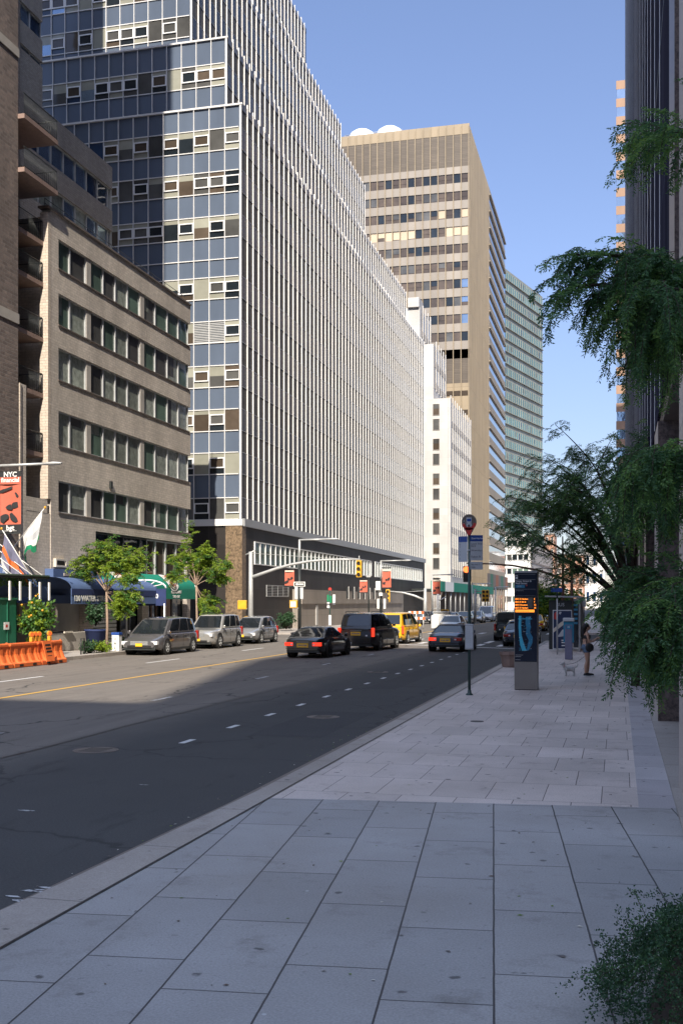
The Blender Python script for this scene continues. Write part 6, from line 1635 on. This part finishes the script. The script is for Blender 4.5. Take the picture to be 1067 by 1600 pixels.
rf = MB(); x0, x1 = XS(851), XS(908); rf.hexa([(x0, YS_ - .25, ZS(932.5)), (x1, YS_ - .25, ZS(934)), (x1, YS_ + 4.6, ZS(934)), (x0, YS_ + 4.6, ZS(932.5))], [(x0, YS_ - .25, ZS(930.5)), (x1, YS_ - .25, ZS(931.5)), (x1, YS_ + 4.6, ZS(931.5)), (x0, YS_ + 4.6, ZS(930.5))], 'grey_metal'); build(rf, 'roof', t)
for y in (YS_ + .05, YS_ + 2.2, YS_ + 4.4): build(MB().box(XS(903), XS(906), y, y + .08, .15, ZS(934), 'grey_metal'), 'post', t)
for k in range(3): build(MB().box(XS(904), XS(904.6), YS_ + .14 + k * 1.45, YS_ + 1.5 + k * 1.45, .45, ZS(940), 'glass_green'), 'back_glass', t)
build(MB().box(XS(895), XS(903), YS_ - .01, YS_ + .02, .35, ZS(938), 'glass_dark'), 'end_glass', t)
m = MB(); m.box(XS(895.5), XS(902.5), YS_ - .03, YS_ - .012, ZS(938.5), ZS(935), 'sign_grey')
for k in range(5): m.box(XS(896), XS(902), YS_ - .02, YS_ - .012, ZS(947 + k * 7), ZS(944 + k * 7), 'map_blue')
build(m, 'route_strip', t); bx('bench', t, XS(899), XS(903), YS_ + .6, YS_ + 3.8, .55, .60, 'steel')
a, b_ = onY(909, 948, YS_ + 1), onY(914.5, 934, YS_ + 1); t = thing('hanging_sign', (a.x, YS_ + 1, a.z), 'small pale rectangular sign on a thin post right of the shelter', 'sign'); bx('panel', t, a.x, b_.x, YS_ + 1, YS_ + 1.03, a.z, b_.z, 'sign_grey'); build(MB().tube([((a.x + b_.x) / 2, YS_ + 1.05, .15), ((a.x + b_.x) / 2, YS_ + 1.05, b_.z)], .03, 'dark_metal', n=6), 'post', t)
# second bus stop pole in front of the shelter
B2 = onZ(870, 1023, .15); Y2 = B2.y; t = thing('sign_pole', (B2.x, Y2, .15), 'slim pole with round bus sign and blue route plate before the shelter', 'bus stop')
build(MB().tube([(B2.x, Y2, .15), (B2.x, Y2, onY(869, 935, Y2).z)], .035, 'galv', n=8), 'lower_pole', t); build(MB().tube([(B2.x, Y2, onY(869, 935, Y2).z), (B2.x, Y2, onY(869, 915, Y2).z)], .036, 'green_pole', n=8), 'upper_pole', t)
c = onY(867.5, 908, Y2 - .05); build(MB().disc(c, .15, (0, 1, 0), .02, 'stone_dark', n=22), 'round_sign', t); build(MB().box(c.x - .06, c.x + .06, Y2 - .07, Y2 - .062, c.z - .07, c.z + .07, 'sign_grey'), 'bus_symbol', t)
a, b_ = onY(860.5, 925, Y2), onY(878, 919, Y2); bx('route_plate', t, a.x, b_.x, Y2 - .07, Y2 - .045, a.z, b_.z, 'sign_blue', .004)
# blue-topped fare machine
B3 = onZ(882, 1030.5, .15); Y3 = B3.y; x0, x1 = B3.x, onY(893.5, 1030, Y3).x; Z3 = lambda py: onY(886, py, Y3).z
t = thing('fare_machine', (x0, Y3, .15), 'upright fare machine, lilac grey with a blue surround, by the shelter', 'machine')
bx('body', t, x0, x1, Y3, Y3 + .35, .15, Z3(976), 'lilac_grey', .02); bx('blue_surround', t, x0 - .06, x1 + .06, Y3 + .02, Y3 + .33, Z3(1004), Z3(971), 'shelter_blue', .02)
bx('hood', t, x0 - .08, x1 + .08, Y3 - .05, Y3 + .36, Z3(970.8), Z3(965.5), 'sign_grey', .02); bx('screen', t, x0 + .04, x1 - .04, Y3 - .012, Y3 - .001, Z3(983), Z3(977.5), 'map_blue'); text('M', .10, 'white_paint', t, ((x0 + x1) / 2, Y3 - .016, Z3(980)), ROT_Y, ext=.001)

# ------------------------------------------------------------------ woman with a phone, and her dog
def remeshed(mb, name, parent, vox, smooth=6, **kw):
    o = build(mb, name, parent, **kw)
    r = o.modifiers.new('remesh', 'REMESH'); r.mode = 'VOXEL'; r.voxel_size = vox; r.use_smooth_shade = True
    s = o.modifiers.new('smooth', 'SMOOTH'); s.factor = .6; s.iterations = smooth
    return o
def ell(mb, c, r, mat, n=12):
    vs = []; k = 8
    for i in range(k + 1):
        a = math.pi * i / k
        for j in range(n): b_ = 2 * math.pi * j / n; vs.append((c[0] + r[0] * math.sin(a) * math.cos(b_), c[1] + r[1] * math.sin(a) * math.sin(b_), c[2] + r[2] * math.cos(a)))
    mb.mesh(vs, [(i * n + j, (i + 1) * n + j, (i + 1) * n + (j + 1) % n, i * n + (j + 1) % n) for i in range(k) for j in range(n)], mat, True)
def woman():
    g = onZ(915.5, 1056.5, .15)
    t = thing('person', (0, 0, 0), 'dark-haired woman in black crop top and denim shorts holding a phone on the pavement', 'person')
    b = MB(); s = 'skin'
    # faces +X, standing at local origin
    for sd, dx in ((-1, -.03), (1, .06)):
        b.tube([(0, sd * .085, .88), (.02 + dx * .3, sd * .09, .68), (.03 + dx * .6, sd * .085, .47), (.0 + dx, sd * .085, .32), (-.01 + dx, sd * .08, .10), (-.01 + dx, sd * .08, .04)], [.10, .085, .056, .058, .036, .038], s, n=12)
        ell(b, (.06 + dx, sd * .085, .035), (.12, .042, .035), s)
    b.tube([(0, 0, .82), (0, 0, .93), (.0, 0, 1.05), (0, 0, 1.18), (-.01, 0, 1.30), (-.01, 0, 1.36)], [.12, .135, .105, .115, .105, .06], s, n=14)
    ell(b, (0, -.10, 1.33), (.055, .07, .05), s); ell(b, (0, .10, 1.33), (.055, .07, .05), s); ell(b, (0, 0, .92), (.115, .165, .11), s); ell(b, (0.0, 0, 1.24), (.095, .145, .12), s)
    b.tube([(-.01, 0, 1.34), (.01, 0, 1.43), (.025, 0, 1.48)], [.05, .045, .05], s, n=10)
    ell(b, (.035, 0, 1.525), (.085, .068, .105), s); ell(b, (.10, 0, 1.47), (.03, .035, .03), s); b.tube([(.105, 0, 1.54), (.135, 0, 1.505), (.11, 0, 1.49)], [.012, .018, .012], s, n=6)
    for sd in (-1, 1): ell(b, (.02, sd * .07, 1.52), (.02, .012, .03), s, 8)
    for sd in (-1, 1):
        b.tube([(0, sd * .155, 1.325), (.02, sd * .185, 1.20), (.06, sd * .18, 1.06), (.20, sd * .12, 1.10), (.30, sd * .06, 1.16)], [.046, .042, .036, .032, .022], s, n=10)
        ell(b, (.335, sd * .05, 1.175), (.045, .016, .032), s)
        for k, (ln, dz) in enumerate(((.055, .022), (.065, .008), (.06, -.006), (.048, -.02))): b.tube([(.365, sd * .045, 1.175 + dz), (.365 + ln * .6, sd * .030, 1.19 + dz), (.365 + ln * .75, sd * .008, 1.195 + dz)], [.010, .009, .007], s, n=6)
        b.tube([(.33, sd * .04, 1.20), (.36, sd * .02, 1.225), (.385, sd * .01, 1.22)], [.011, .010, .008], s, n=6)
    body = remeshed(b, 'body', t, .011, 4)
    c = MB(); ell(c, (.0, 0, 1.235), (.115, .160, .085), 'black', 18); c.tube([(0.0, 0, 1.17), (0, 0, 1.27)], [.135, .128], 'black', n=18); remeshed(c, 'crop_top', t, .012, 3)
    c = MB(); c.tube([(0, 0, .86), (0, 0, 1.0)], [.165, .125], 'denim', n=18); ell(c, (-.02, 0, .89), (.15, .18, .10), 'denim', 16)
    for sd, dx in ((-1, 0), (1, .02)): c.tube([(0, sd * .085, .90), (.01 + dx, sd * .09, .74)], [.115, .108], 'denim', n=14)
    remeshed(c, 'shorts', t, .013, 3)
    for sd, dx in ((-1, -.03), (1, .06)):
        c = MB(); ell(c, (.055 + dx, sd * .085, .045), (.145, .052, .048), 'black', 14); c.tube([(-.01 + dx, sd * .08, .03), (-.01 + dx, sd * .08, .10)], [.055, .048], 'black', n=10); sh = remeshed(c, 'shoe', t, .011, 2)
        c = MB(); c.box(-.075 + dx, .19 + dx, sd * .085 - .045, sd * .085 + .045, 0, .022, 'white_paint'); build(c, 'sole', sh, .01)
    c = MB(); ell(c, (-.005, 0, 1.555), (.10, .088, .10), 'hair', 14); c.tube([(-.03, 0, 1.58), (-.075, 0, 1.50), (-.10, 0, 1.38), (-.115, 0, 1.25), (-.11, 0, 1.14)], [.075, .085, .08, .065, .02], 'hair', n=12); remeshed(c, 'hair', t, .012, 3)
    c = MB(); c.box(.38, .392, -.035, .035, 1.15, 1.29, 'sign_grey'); build(c, 'phone', t, .004)
    ph = [o for o in bpy.data.objects if o.parent == t and o.name.startswith('phone')][0]
    bag = thing('shoulder_bag', (0, 0, 0), 'small black shoulder bag hanging at the woman\'s hip', 'bag')
    c = MB(); ell(c, (.06, -.22, .90), (.13, .05, .14), 'black', 14); build(c, 'pouch', bag); build(MB().tube([(-.03, -.19, 1.0), (-.05, -.12, 1.25), (-.02, .0, 1.40), (.06, .08, 1.28), (.10, .02, 1.08), (.10, -.16, .98)], .008, 'black', n=6), 'strap', bag)
    for o in (t, bag): o.location = (g.x, g.y, .15); o.rotation_euler = (0, 0, R(12))
    return t
woman()
def dog():
    g = onZ(889, 1056, .15)
    t = thing('dog', (0, 0, 0), 'small shaggy pale grey dog standing on the pavement beside the woman', 'dog')
    b = MB(); s = 'fur'
    b.tube([(-.17, 0, .25), (-.10, 0, .255), (.02, 0, .245), (.12, 0, .25), (.17, 0, .29)], [.065, .082, .085, .095, .07], s, n=12)
    b.tube([(.14, 0, .29), (.20, 0, .36), (.22, 0, .40)], [.07, .055, .05], s, n=10)
    ell(b, (.235, 0, .42), (.065, .058, .056), s); b.tube([(.27, 0, .41), (.325, 0, .395)], [.035, .024], s, n=8)
    for sd in (-1, 1):
        b.tube([(.215, sd * .04, .46), (.205, sd * .055, .49), (.19, sd * .065, .45)], [.022, .02, .010], s, n=6)
        b.tube([(.12, sd * .05, .24), (.125, sd * .055, .14), (.115, sd * .055, .08), (.12, sd * .055, .02)], [.045, .028, .022, .024], s, n=8); ell(b, (.135, sd * .055, .018), (.035, .022, .018), s, 8)
        b.tube([(-.15, sd * .05, .25), (-.13, sd * .055, .17), (-.18, sd * .055, .10), (-.165, sd * .055, .02)], [.058, .04, .022, .022], s, n=8); ell(b, (-.15, sd * .055, .018), (.035, .022, .018), s, 8)
    b.tube([(-.19, 0, .28), (-.27, 0, .34), (-.31, 0, .42)], [.025, .022, .012], s, n=7)
    o = remeshed(b, 'body', t, .010, 3); d = o.modifiers.new('shag', 'DISPLACE'); tx = bpy.data.textures.new('shag', 'CLOUDS'); tx.noise_scale = .03; d.texture = tx; d.strength = .022
    c = MB(); ell(c, (.335, 0, .40), (.014, .014, .012), 'black', 8); 
    build(c, 'nose', t); 
    for sd in (-1, 1): c = MB(); ell(c, (.285, sd * .03, .435), (.008, .008, .008), 'black', 8); build(c, 'eye', t)
    c = MB(); c.tube([(.185 + .0 * math.cos(a), .066 * math.cos(a), .345 + .05 * math.sin(a)) for a in [R(q) for q in range(0, 361, 30)]], .008, 'red_paint', n=5); build(c, 'collar', t)
    t.location = (g.x, g.y, .15); t.rotation_euler = (0, 0, R(196)); t.scale = (.88, .88, .88)
    return t
dog()
w_ = onZ(915.5, 1056.5, .15); d_ = onZ(889, 1056, .15)
pts = []
for k in range(9):
    u = k / 8; pts.append((d_.x - .17 + (w_.x + .38 - d_.x + .17) * u, d_.y + (w_.y - d_.y) * u, .52 + .77 * u - .28 * math.sin(math.pi * u) * (1 - u * .4)))
lo = build(MB().tube(pts, .006, 'black', n=4), 'leash', None, base=(0, 0, 0)); tag(lo, 'thin dark leash between the small dog and the woman', 'leash')
# ------------------------------------------------------------------ vegetation
rng = np.random.default_rng(12)
class Leaves:
    def __init__(s): s.q = []
    def add(s, base, d, side, ln, wd):
        """arrays (n,3): leaf base, unit direction, unit side; ln, wd scalars or (n,1)"""
        m = base + d * ln * .5
        s.q.append(np.stack([base, m + side * wd * .5, base + d * ln, m - side * wd * .5], axis=1))
    def build(s, name, parent, mat, **kw):
        v = np.concatenate(s.q).reshape(-1, 3) - np.array(wloc(parent)); n = len(v) // 4
        me = bpy.data.meshes.new(name); me.vertices.add(n * 4); me.vertices.foreach_set('co', v.astype(np.float32).ravel())
        me.loops.add(n * 4); me.loops.foreach_set('vertex_index', np.arange(n * 4, dtype=np.int32))
        me.polygons.add(n); me.polygons.foreach_set('loop_start', np.arange(0, n * 4, 4, dtype=np.int32)); me.polygons.foreach_set('loop_total', np.full(n, 4, dtype=np.int32))
        me.update(calc_edges=True); me.validate(); me.materials.append(MATS[mat])
        o = bpy.data.objects.new(name, me); C.objects.link(o); o.parent = parent; tag(o, **kw); return o
def unit(a): return a / (np.linalg.norm(a, axis=-1, keepdims=True) + 1e-9)
def bez(a, b, c, n):
    t = np.linspace(0, 1, n)[:, None]; return (1 - t) ** 2 * a + 2 * t * (1 - t) * b + t * t * c
def twig(L, p0, d0, length, droop, nf, frl, pairs, ll, lw, wood=None, wr=.003):
    """drooping twig carrying pinnate fronds"""
    p0 = np.array(p0, float); d0 = unit(np.array(d0, float)); dn = np.array([0, 0, -1.0])
    p1 = p0 + d0 * length * .5; p2 = p0 + unit(d0 + dn * droop) * length
    pts = bez(p0, p1, p2, nf)
    tan = unit(np.gradient(pts, axis=0))
    if wood is not None: wood.append(([tuple(q) for q in pts[::max(1, nf // 4)]], wr))
    s0 = unit(np.cross(tan, np.array([0, 0, 1.0]) + rng.normal(0, .3, 3)))
    sg = np.where(np.arange(nf) % 2 == 0, 1.0, -1.0)[:, None]
    fd = unit(s0 * sg * .8 + tan * .8 + dn * droop * .45 + rng.normal(0, .28, (nf, 3)))
    fl = frl * rng.uniform(.7, 1.2, (nf, 1)) * (1 - .35 * np.linspace(0, 1, nf)[:, None])
    for k in range(pairs):
        u = (k + .5) / pairs
        base = pts + fd * fl * u + dn * (fl * u * u * .25)
        n_ = unit(np.cross(fd, rng.normal(0, 1, (nf, 3)) * .25 + np.array([0, 0, 1.0])))
        for sgn in (1, -1):
            d = unit(fd * .55 + n_ * sgn + dn * .25 + rng.normal(0, .18, (nf, 3)))
            sd = unit(np.cross(d, rng.normal(0, 1, (nf, 3))))
            L.add(base, d, sd, ll * rng.uniform(.7, 1.2, (nf, 1)), lw)
def limbtube(mb, pts, r0, r1, mat, n=7):
    k = len(pts); mb.tube([Vector(p) for p in pts], [r0 + (r1 - r0) * (i / (k - 1)) ** .8 for i in range(k)], mat, n=n)
def W3(px, py, zc):
    d = ray(px, py); return np.array([d.x * zc, d.y * zc, EYE + d.z * zc])

# ---- near tree: trunk just outside the frame, feathery limbs hanging in from the right
tb = np.array([1.75, 8.6, .15])
t = thing('feathery_tree', tb, 'near tree with drooping feathery dark green foliage hanging in from the right edge', 'tree')
wood = MB(); L1 = Leaves(); L2 = Leaves(); tw = []
limbtube(wood, [tb, tb + (.05, .05, 1.5), tb + (-.05, .1, 3.0), tb + (.0, 0, 4.6), tb + (.05, 0, 6.6)], .15, .06, 'bark', 12)
limbs = [ # start height, mid (px,py,zc), tip (px,py,zc), twigs, twig length, droop
    (5.3, (1080, 190, 8.3), (1000, 218, 8.0), 34, .42, 1.5),
    (5.0, (1085, 190, 8.0), (1035, 205, 7.6), 26, .50, 2.2),
    (4.2, (1040, 385, 8.2), (895, 398, 8.0), 64, .36, 1.5),
    (4.0, (1030, 425, 8.0), (888, 448, 7.8), 66, .36, 1.5),
    (3.9, (1040, 430, 8.5), (945, 500, 8.2), 50, .40, 1.8),
    (4.2, (1050, 390, 8.2), (985, 405, 7.8), 70, .48, 1.8),
    (4.0, (1060, 420, 7.9), (1010, 460, 7.6), 76, .55, 2.2),
    (3.7, (1060, 480, 8.3), (1025, 520, 8.0), 50, .55, 2.4),
    (2.9, (1055, 690, 8.0), (985, 730, 7.8), 70, .42, 2.0),
    (2.8, (1065, 695, 7.7), (1020, 712, 7.4), 70, .46, 2.4),
    (2.7, (1060, 760, 8.3), (985, 790, 8.2), 40, .36, 1.7),
    (2.1, (1050, 890, 8.0), (988, 905, 8.0), 54, .38, 1.6),
    (1.9, (1055, 900, 7.7), (982, 940, 7.6), 70, .42, 1.9),
    (1.8, (1060, 900, 7.3), (1022, 950, 7.2), 95, .52, 2.4),
    (1.8, (1075, 880, 7.6), (1052, 930, 7.2), 90, .55, 2.6),
    (1.6, (1060, 960, 7.8), (1003, 1000, 7.6), 60, .34, 2.0),
    (1.5, (1070, 980, 7.2), (1040, 1010, 7.0), 40, .32, 2.6),
]
for (hz, mid, tip, ntw, tl_, dr) in limbs:
    a = tb + np.array([0, 0, hz]); b_ = W3(*mid); c = W3(*tip)
    pts = bez(a, b_, c, 14); limbtube(wood, pts, .04, .008, 'bark', 6)
    for i in range(int(ntw * .62)):
        u = .30 + .70 * rng.random() ** .8; p = (1 - u) ** 2 * a + 2 * u * (1 - u) * b_ + u * u * c + rng.normal(0, .045, 3)
        tg = unit(2 * (1 - u) * (b_ - a) + 2 * u * (c - b_)); d = unit(tg * 1.0 + rng.normal(0, .55, 3) + np.array([0, 0, .12]))
        twig(L1 if rng.random() < .6 else L2, p, d, tl_ * rng.uniform(.55, 1.2), dr * rng.uniform(.2, 1.0), 22, .115, 6, .034, .0105, tw, .0035)
for pts, r in tw: wood.tube([Vector(p) for p in pts], r, 'bark', n=3, cap=False)
build(wood, 'trunk', t); L1.build('crown', t, 'leaf_dark'); L2.build('crown_tips', t, 'leaf_mid')

# ---- middle tree: spreading open crown over the pavement
def broadtree(name, label, base, trunk_top, limbs, ntw, tl_, droop, nf, frl, pairs, ll, lw, mat, bark='bark', r0=.12, group=None, jit=.15, sub=3, u0=.35, mat2=None):
    base = np.array(base, float); t = thing(name, base, label, 'tree', group)
    wood = MB(); L = Leaves(); La = Leaves(); tw = []
    tt = np.array(trunk_top, float); limbtube(wood, [base, base * .6 + tt * .4 + (.04, 0, 0), tt], r0, r0 * .7, bark, 10)
    for (mid, tip) in limbs:
        mid = np.array(mid); tip = np.array(tip); pts = bez(tt, mid, tip, 12); limbtube(wood, pts, r0 * .5, r0 * .07, bark, 6)
        Lm = np.linalg.norm(tip - tt)
        for s in range(sub):
            u = rng.uniform(.35, .85); p = (1 - u) ** 2 * tt + 2 * u * (1 - u) * mid + u * u * tip; tg = unit(2 * (1 - u) * (mid - tt) + 2 * u * (tip - mid))
            e = p + unit(tg + rng.normal(0, .6, 3) * np.array([1, 1, .4])) * Lm * rng.uniform(.2, .38); q = bez(p, (p + e) / 2 + (0, 0, .08), e, 6); limbtube(wood, q, r0 * .16, r0 * .05, bark, 5)
            for _ in range(ntw // 2):
                v = rng.uniform(.2, 1); pp = p + (e - p) * v + rng.normal(0, jit * .5, 3)
                twig(L if rng.random() < .7 else La, pp, unit((e - p) + rng.normal(0, .5, 3) * np.linalg.norm(e - p)), tl_ * rng.uniform(.5, 1.1), droop, nf, frl, pairs, ll, lw, tw, .004)
        for i in range(ntw):
            u = u0 + (1 - u0) * rng.random() ** .8; p = (1 - u) ** 2 * tt + 2 * u * (1 - u) * mid + u * u * tip + rng.normal(0, jit * .6, 3) * np.array([1, 1, .5])
            tg = unit(2 * (1 - u) * (mid - tt) + 2 * u * (tip - mid)); d = unit(tg * np.array([1, 1, .4]) + rng.normal(0, .8, 3) * np.array([1, 1, .25]))
            twig(L if rng.random() < .7 else La, p, d, tl_ * rng.uniform(.5, 1.1), droop, nf, frl, pairs, ll, lw, tw, .004)
    for pts, r in tw: wood.tube([Vector(p) for p in pts], r, bark, n=3, cap=False)
    build(wood, 'trunk', t); L.build('crown', t, mat); La.build('crown_tips', t, mat2 or mat); return t
Z = 30.0
base = W3(992, 1071, Z); base[2] = .15; top = W3(988, 955, Z)
T = lambda px, py, dz=0: W3(px, py, Z + dz)
lm = []
for tip in ((800, 832), (788, 812), (818, 775), (842, 745), (866, 715), (905, 700), (945, 692), (985, 700), (1015, 725), (826, 848), (872, 795), (915, 768), (855, 770), (890, 740), (868, 760), (930, 790), (835, 800)):
    k = rng.uniform(-1.8, 1.4); mx = 985 - (985 - tip[0]) * .42; my = min(930, tip[1] + 18 + (985 - tip[0]) * .16)
    lm.append((T(mx, my - 8, k * .5), T(tip[0], tip[1] + 6, k)))
broadtree('honey_locust', 'open-crowned locust tree leaning over the pavement beyond the totem', base, top, lm, 26, .55, .75, 9, .16, 4, .062, .020, 'leaf_dark', 'bark', .13, jit=.22, sub=3, u0=.3, mat2='leaf_mid')
# a fuller green mass further along on the right, behind the near tree
Z = 42.0; base = W3(985, 1035, Z); base[2] = .15; top = W3(985, 980, Z)
lm = [((T(960, 950)), T(955, 950, k)) for k in (-2, 0, 2)] + [((T(980, 930)), T(px_, py_, rng.uniform(-2, 2))) for px_, py_ in ((965, 925), (975, 910), (1000, 905), (950, 965), (1010, 920), (985, 935), (1000, 945))]
broadtree('pavement_tree', 'dense low green tree behind the shelter on the right', base, top, lm, 26, .6, .6, 9, .2, 3, .10, .035, 'leaf_mid', 'bark', .12, jit=.35, sub=2, u0=.25, mat2='leaf_bush')

# ---- two young lime-green street trees on the left pavement
def lime(pxt, X, tips, label, nfork=(165, 905), pb=1010, u0=.4):
    b0 = onX(pxt, 941, X); base = np.array([b0.x, b0.y, .15]); zc = b0.y / ray(pxt, 941).y
    q = lambda px, py, d=0: W3(px, py, zc + d)
    top = q(*nfork)
    lm = [(q(m[0], m[1], k), q(e[0], e[1], k * 2)) for (m, e), k in zip(tips, [rng.uniform(-.5, .5) for _ in tips])]
    return broadtree('street_tree', label, base, top, lm, 19, .62, .45, 9, .22, 4, .11, .045, 'leaf_lime', 'bark_pale', .075, 'young street trees on the left pavement', jit=.22, sub=2, u0=u0, mat2='leaf_bush')
lime(167, -23.6, [((150, 885), (135, 868)), ((160, 870), (150, 853)), ((170, 870), (175, 852)), ((185, 880), (205, 862)), ((185, 890), (220, 872)), ((145, 895), (130, 885)), ((165, 880), (190, 875)), ((180, 905), (205, 895)), ((175, 930), (205, 935)), ((180, 925), (212, 925)), ((170, 940), (195, 950))], 'young lime green tree in front of the blue canopy', (167, 925))
lime(307, -23.6, [((290, 880), (275, 868)), ((300, 865), (295, 848)), ((312, 865), (322, 850)), ((325, 885), (350, 880)), ((295, 900), (272, 900)), ((320, 905), (345, 900)), ((300, 885), (300, 870)), ((315, 885), (330, 870)), ((318, 940), (335, 935)), ((315, 945), (328, 955)), ((305, 895), (320, 885))], 'young lime green tree in front of the granite corner', (307, 915))
# distant greenery at the far end of the right pavement
Z = 95; base = W3(858, 968, Z); base[2] = .15
lm = [(W3(858, 945, Z), W3(px_, py_, Z + rng.uniform(-2, 2))) for px_, py_ in ((842, 935), (850, 922), (862, 918), (875, 925), (885, 935), (868, 935), (850, 940), (895, 938))]
broadtree('distant_tree', 'bright green tree far up the pavement behind the shelter', base, W3(858, 955, Z), lm, 26, 1.2, .5, 8, .5, 3, .30, .12, 'leaf_bush', 'bark', .16, jit=.7, sub=1, u0=.2, mat2='leaf_lime')

# ---- shrubs
def shrub(name, label, c, r, n, ll, lw, mat, stems=30, group=None, mat2=None, flowers=None, cat='shrub', up=.4):
    c = np.array(c, float); r = np.array(r, float)
    t = thing(name, (c[0], c[1], c[2] - r[2] * .8), label, cat, group); L = Leaves(); L2 = Leaves(); wood = MB()
    root = c - np.array([0, 0, r[2] * .8])
    nl = max(4, n // stems)
    for s in range(stems):
        d = unit(rng.normal(0, 1, 3) * np.array([1, 1, .6]) + np.array([0, 0, up])); tip = c + d * r * rng.uniform(.65, 1.05)
        mid = (root + tip) / 2 + np.array([0, 0, r[2] * .45]); pts = bez(root, mid, tip, nl); limbtube(wood, pts[::max(1, nl // 6)], .008, .003, 'bark', 4)
        k = int(nl * .25); P = pts[k:] + rng.normal(0, .035 * r.mean() * 2, (nl - k, 3)); m = len(P)
        D = unit(rng.normal(0, 1, (m, 3)) + np.array([0, 0, .3])); S = unit(np.cross(D, rng.normal(0, 1, (m, 3))))
        (L if s % 3 else L2).add(P, D, S, ll * rng.uniform(.6, 1.3, (m, 1)), lw)
    build(wood, 'stems', t); L.build('foliage', t, mat); L2.build('young_foliage', t, mat2 or mat)
    if flowers:
        m = MB()
        for _ in range(14): a = unit(rng.normal(0, 1, 3)); p = c + a * r * .95; m.lathe(tuple(p), [(.001, .05), (.05, .03), (.05, -.02), (.001, -.04)], flowers, n=7)
        build(m, 'flowers', t)
    return t
# near shrub in the bottom right corner
c = W3(1052, 1565, 5.9)
t = thing('creeping_shrub', (c[0] + .3, c[1], .3), 'small-leaved dark green creeping shrub in the bottom right corner', 'shrub')
L = Leaves(); L2 = Leaves(); wood = MB(); cc = np.array([c[0] + .42, c[1] - .05, .28]); rr = np.array([.86, 1.15, .60])
for s in range(900):
    a = rng.uniform(0, 2 * math.pi); el = rng.uniform(.05, 1.45); rad = rng.uniform(.72, 1.0)
    d = np.array([math.cos(a) * math.cos(el), math.sin(a) * math.cos(el), math.sin(el)]); p = cc + d * rr * rad * .93
    tg = unit(np.cross(d, rng.normal(0, 1, 3)) + d * rng.uniform(.05, .5) + np.array([d[0] * .6, d[1] * .6, -.35])); ln = rng.uniform(.14, .34)
    pts = bez(p, p + tg * ln * .5 + d * .05, p + tg * ln + np.array([0, 0, -.05]), 26) + rng.normal(0, .006, (26, 3))
    if s % 4 == 0: wood.tube([Vector(q) for q in pts[::6]], .0022, 'bark', n=3, cap=False)
    for rep in range(3):
        P = pts + rng.normal(0, .010, (26, 3)); D = unit(rng.normal(0, 1, (26, 3)) + d * .7); S = unit(np.cross(D, rng.normal(0, 1, (26, 3))))
        (L if s % 4 else L2).add(P, D, S, .017 * rng.uniform(.6, 1.25, (26, 1)), .011)
ell_ = MB(); ell(ell_, tuple(cc - np.array([0, 0, .05])), tuple(rr * .66), 'soil', 18); build(ell_, 'woody_core', t)
build(wood, 'stems', t); L.build('foliage', t, 'leaf_shrub'); L2.build('young_foliage', t, 'leaf_dark')
tpl = thing('planter_edge', (c[0] + .5, c[1], .15), 'pale low concrete planter edge under the corner shrub', 'planter')
bx('edge', tpl, c[0] - .08, c[0] + 2.4, 4.2, 7.4, .151, .30, 'concrete', .02); bx('soil', tpl, c[0] + .02, c[0] + 2.3, 4.3, 7.3, .29, .315, 'soil')
q = onX(58, 985, -24.2); shrub('entrance_bush', 'green leafy bush with yellow flowers beside the hoarding', (q.x, q.y, 1.6), (.8, .9, 1.25), 2600, .17, .11, 'leaf_bush', 60, mat2='leaf_lime', flowers='amber')
q = onX(150, 985, -24.3); shrub('potted_shrub', 'dark round shrub in a blue pot behind the left tree trunk', (q.x, q.y, 1.9), (.55, .7, .75), 1800, .12, .07, 'leaf_shrub', 50)
t = thing('blue_pot', (q.x, q.y, .15), 'dark blue pot holding the round shrub', 'pot'); build(MB().lathe((q.x, q.y, .15), [(.01, 0), (.40, 0), (.50, .9), (.55, .92), (.55, 1.0), (.46, 1.0), (.44, .9), (.01, .9)], 'awning_navy', n=18), 'pot', t)
for px, X, rr, l, m1, fl in ((141, -23.1, (.35, 1.0, .38), 'low dark green planting in the tree pit beside the hooped rail', 'leaf_shrub', None), (160, -22.95, (.35, .9, .34), 'low lime green planting left of the white marker post', 'leaf_lime', None), (196, -23.1, (.35, .8, .3), 'low green planting right of the white marker post', 'leaf_bush', None)):
    q = onX(px, 941, X); shrub('pit_planting', l, (q.x, q.y, .42), rr, 1300, .11, .06, m1, 40, 'tree pit planting', flowers=fl)
q = onX(447, 941, -26.0); shrub('clipped_bush', 'grey green bush at the foot of the dark granite wall', (q.x, q.y, .95), (.8, 1.6, .85), 2400, .15, .09, 'leaf_shrub', 60)
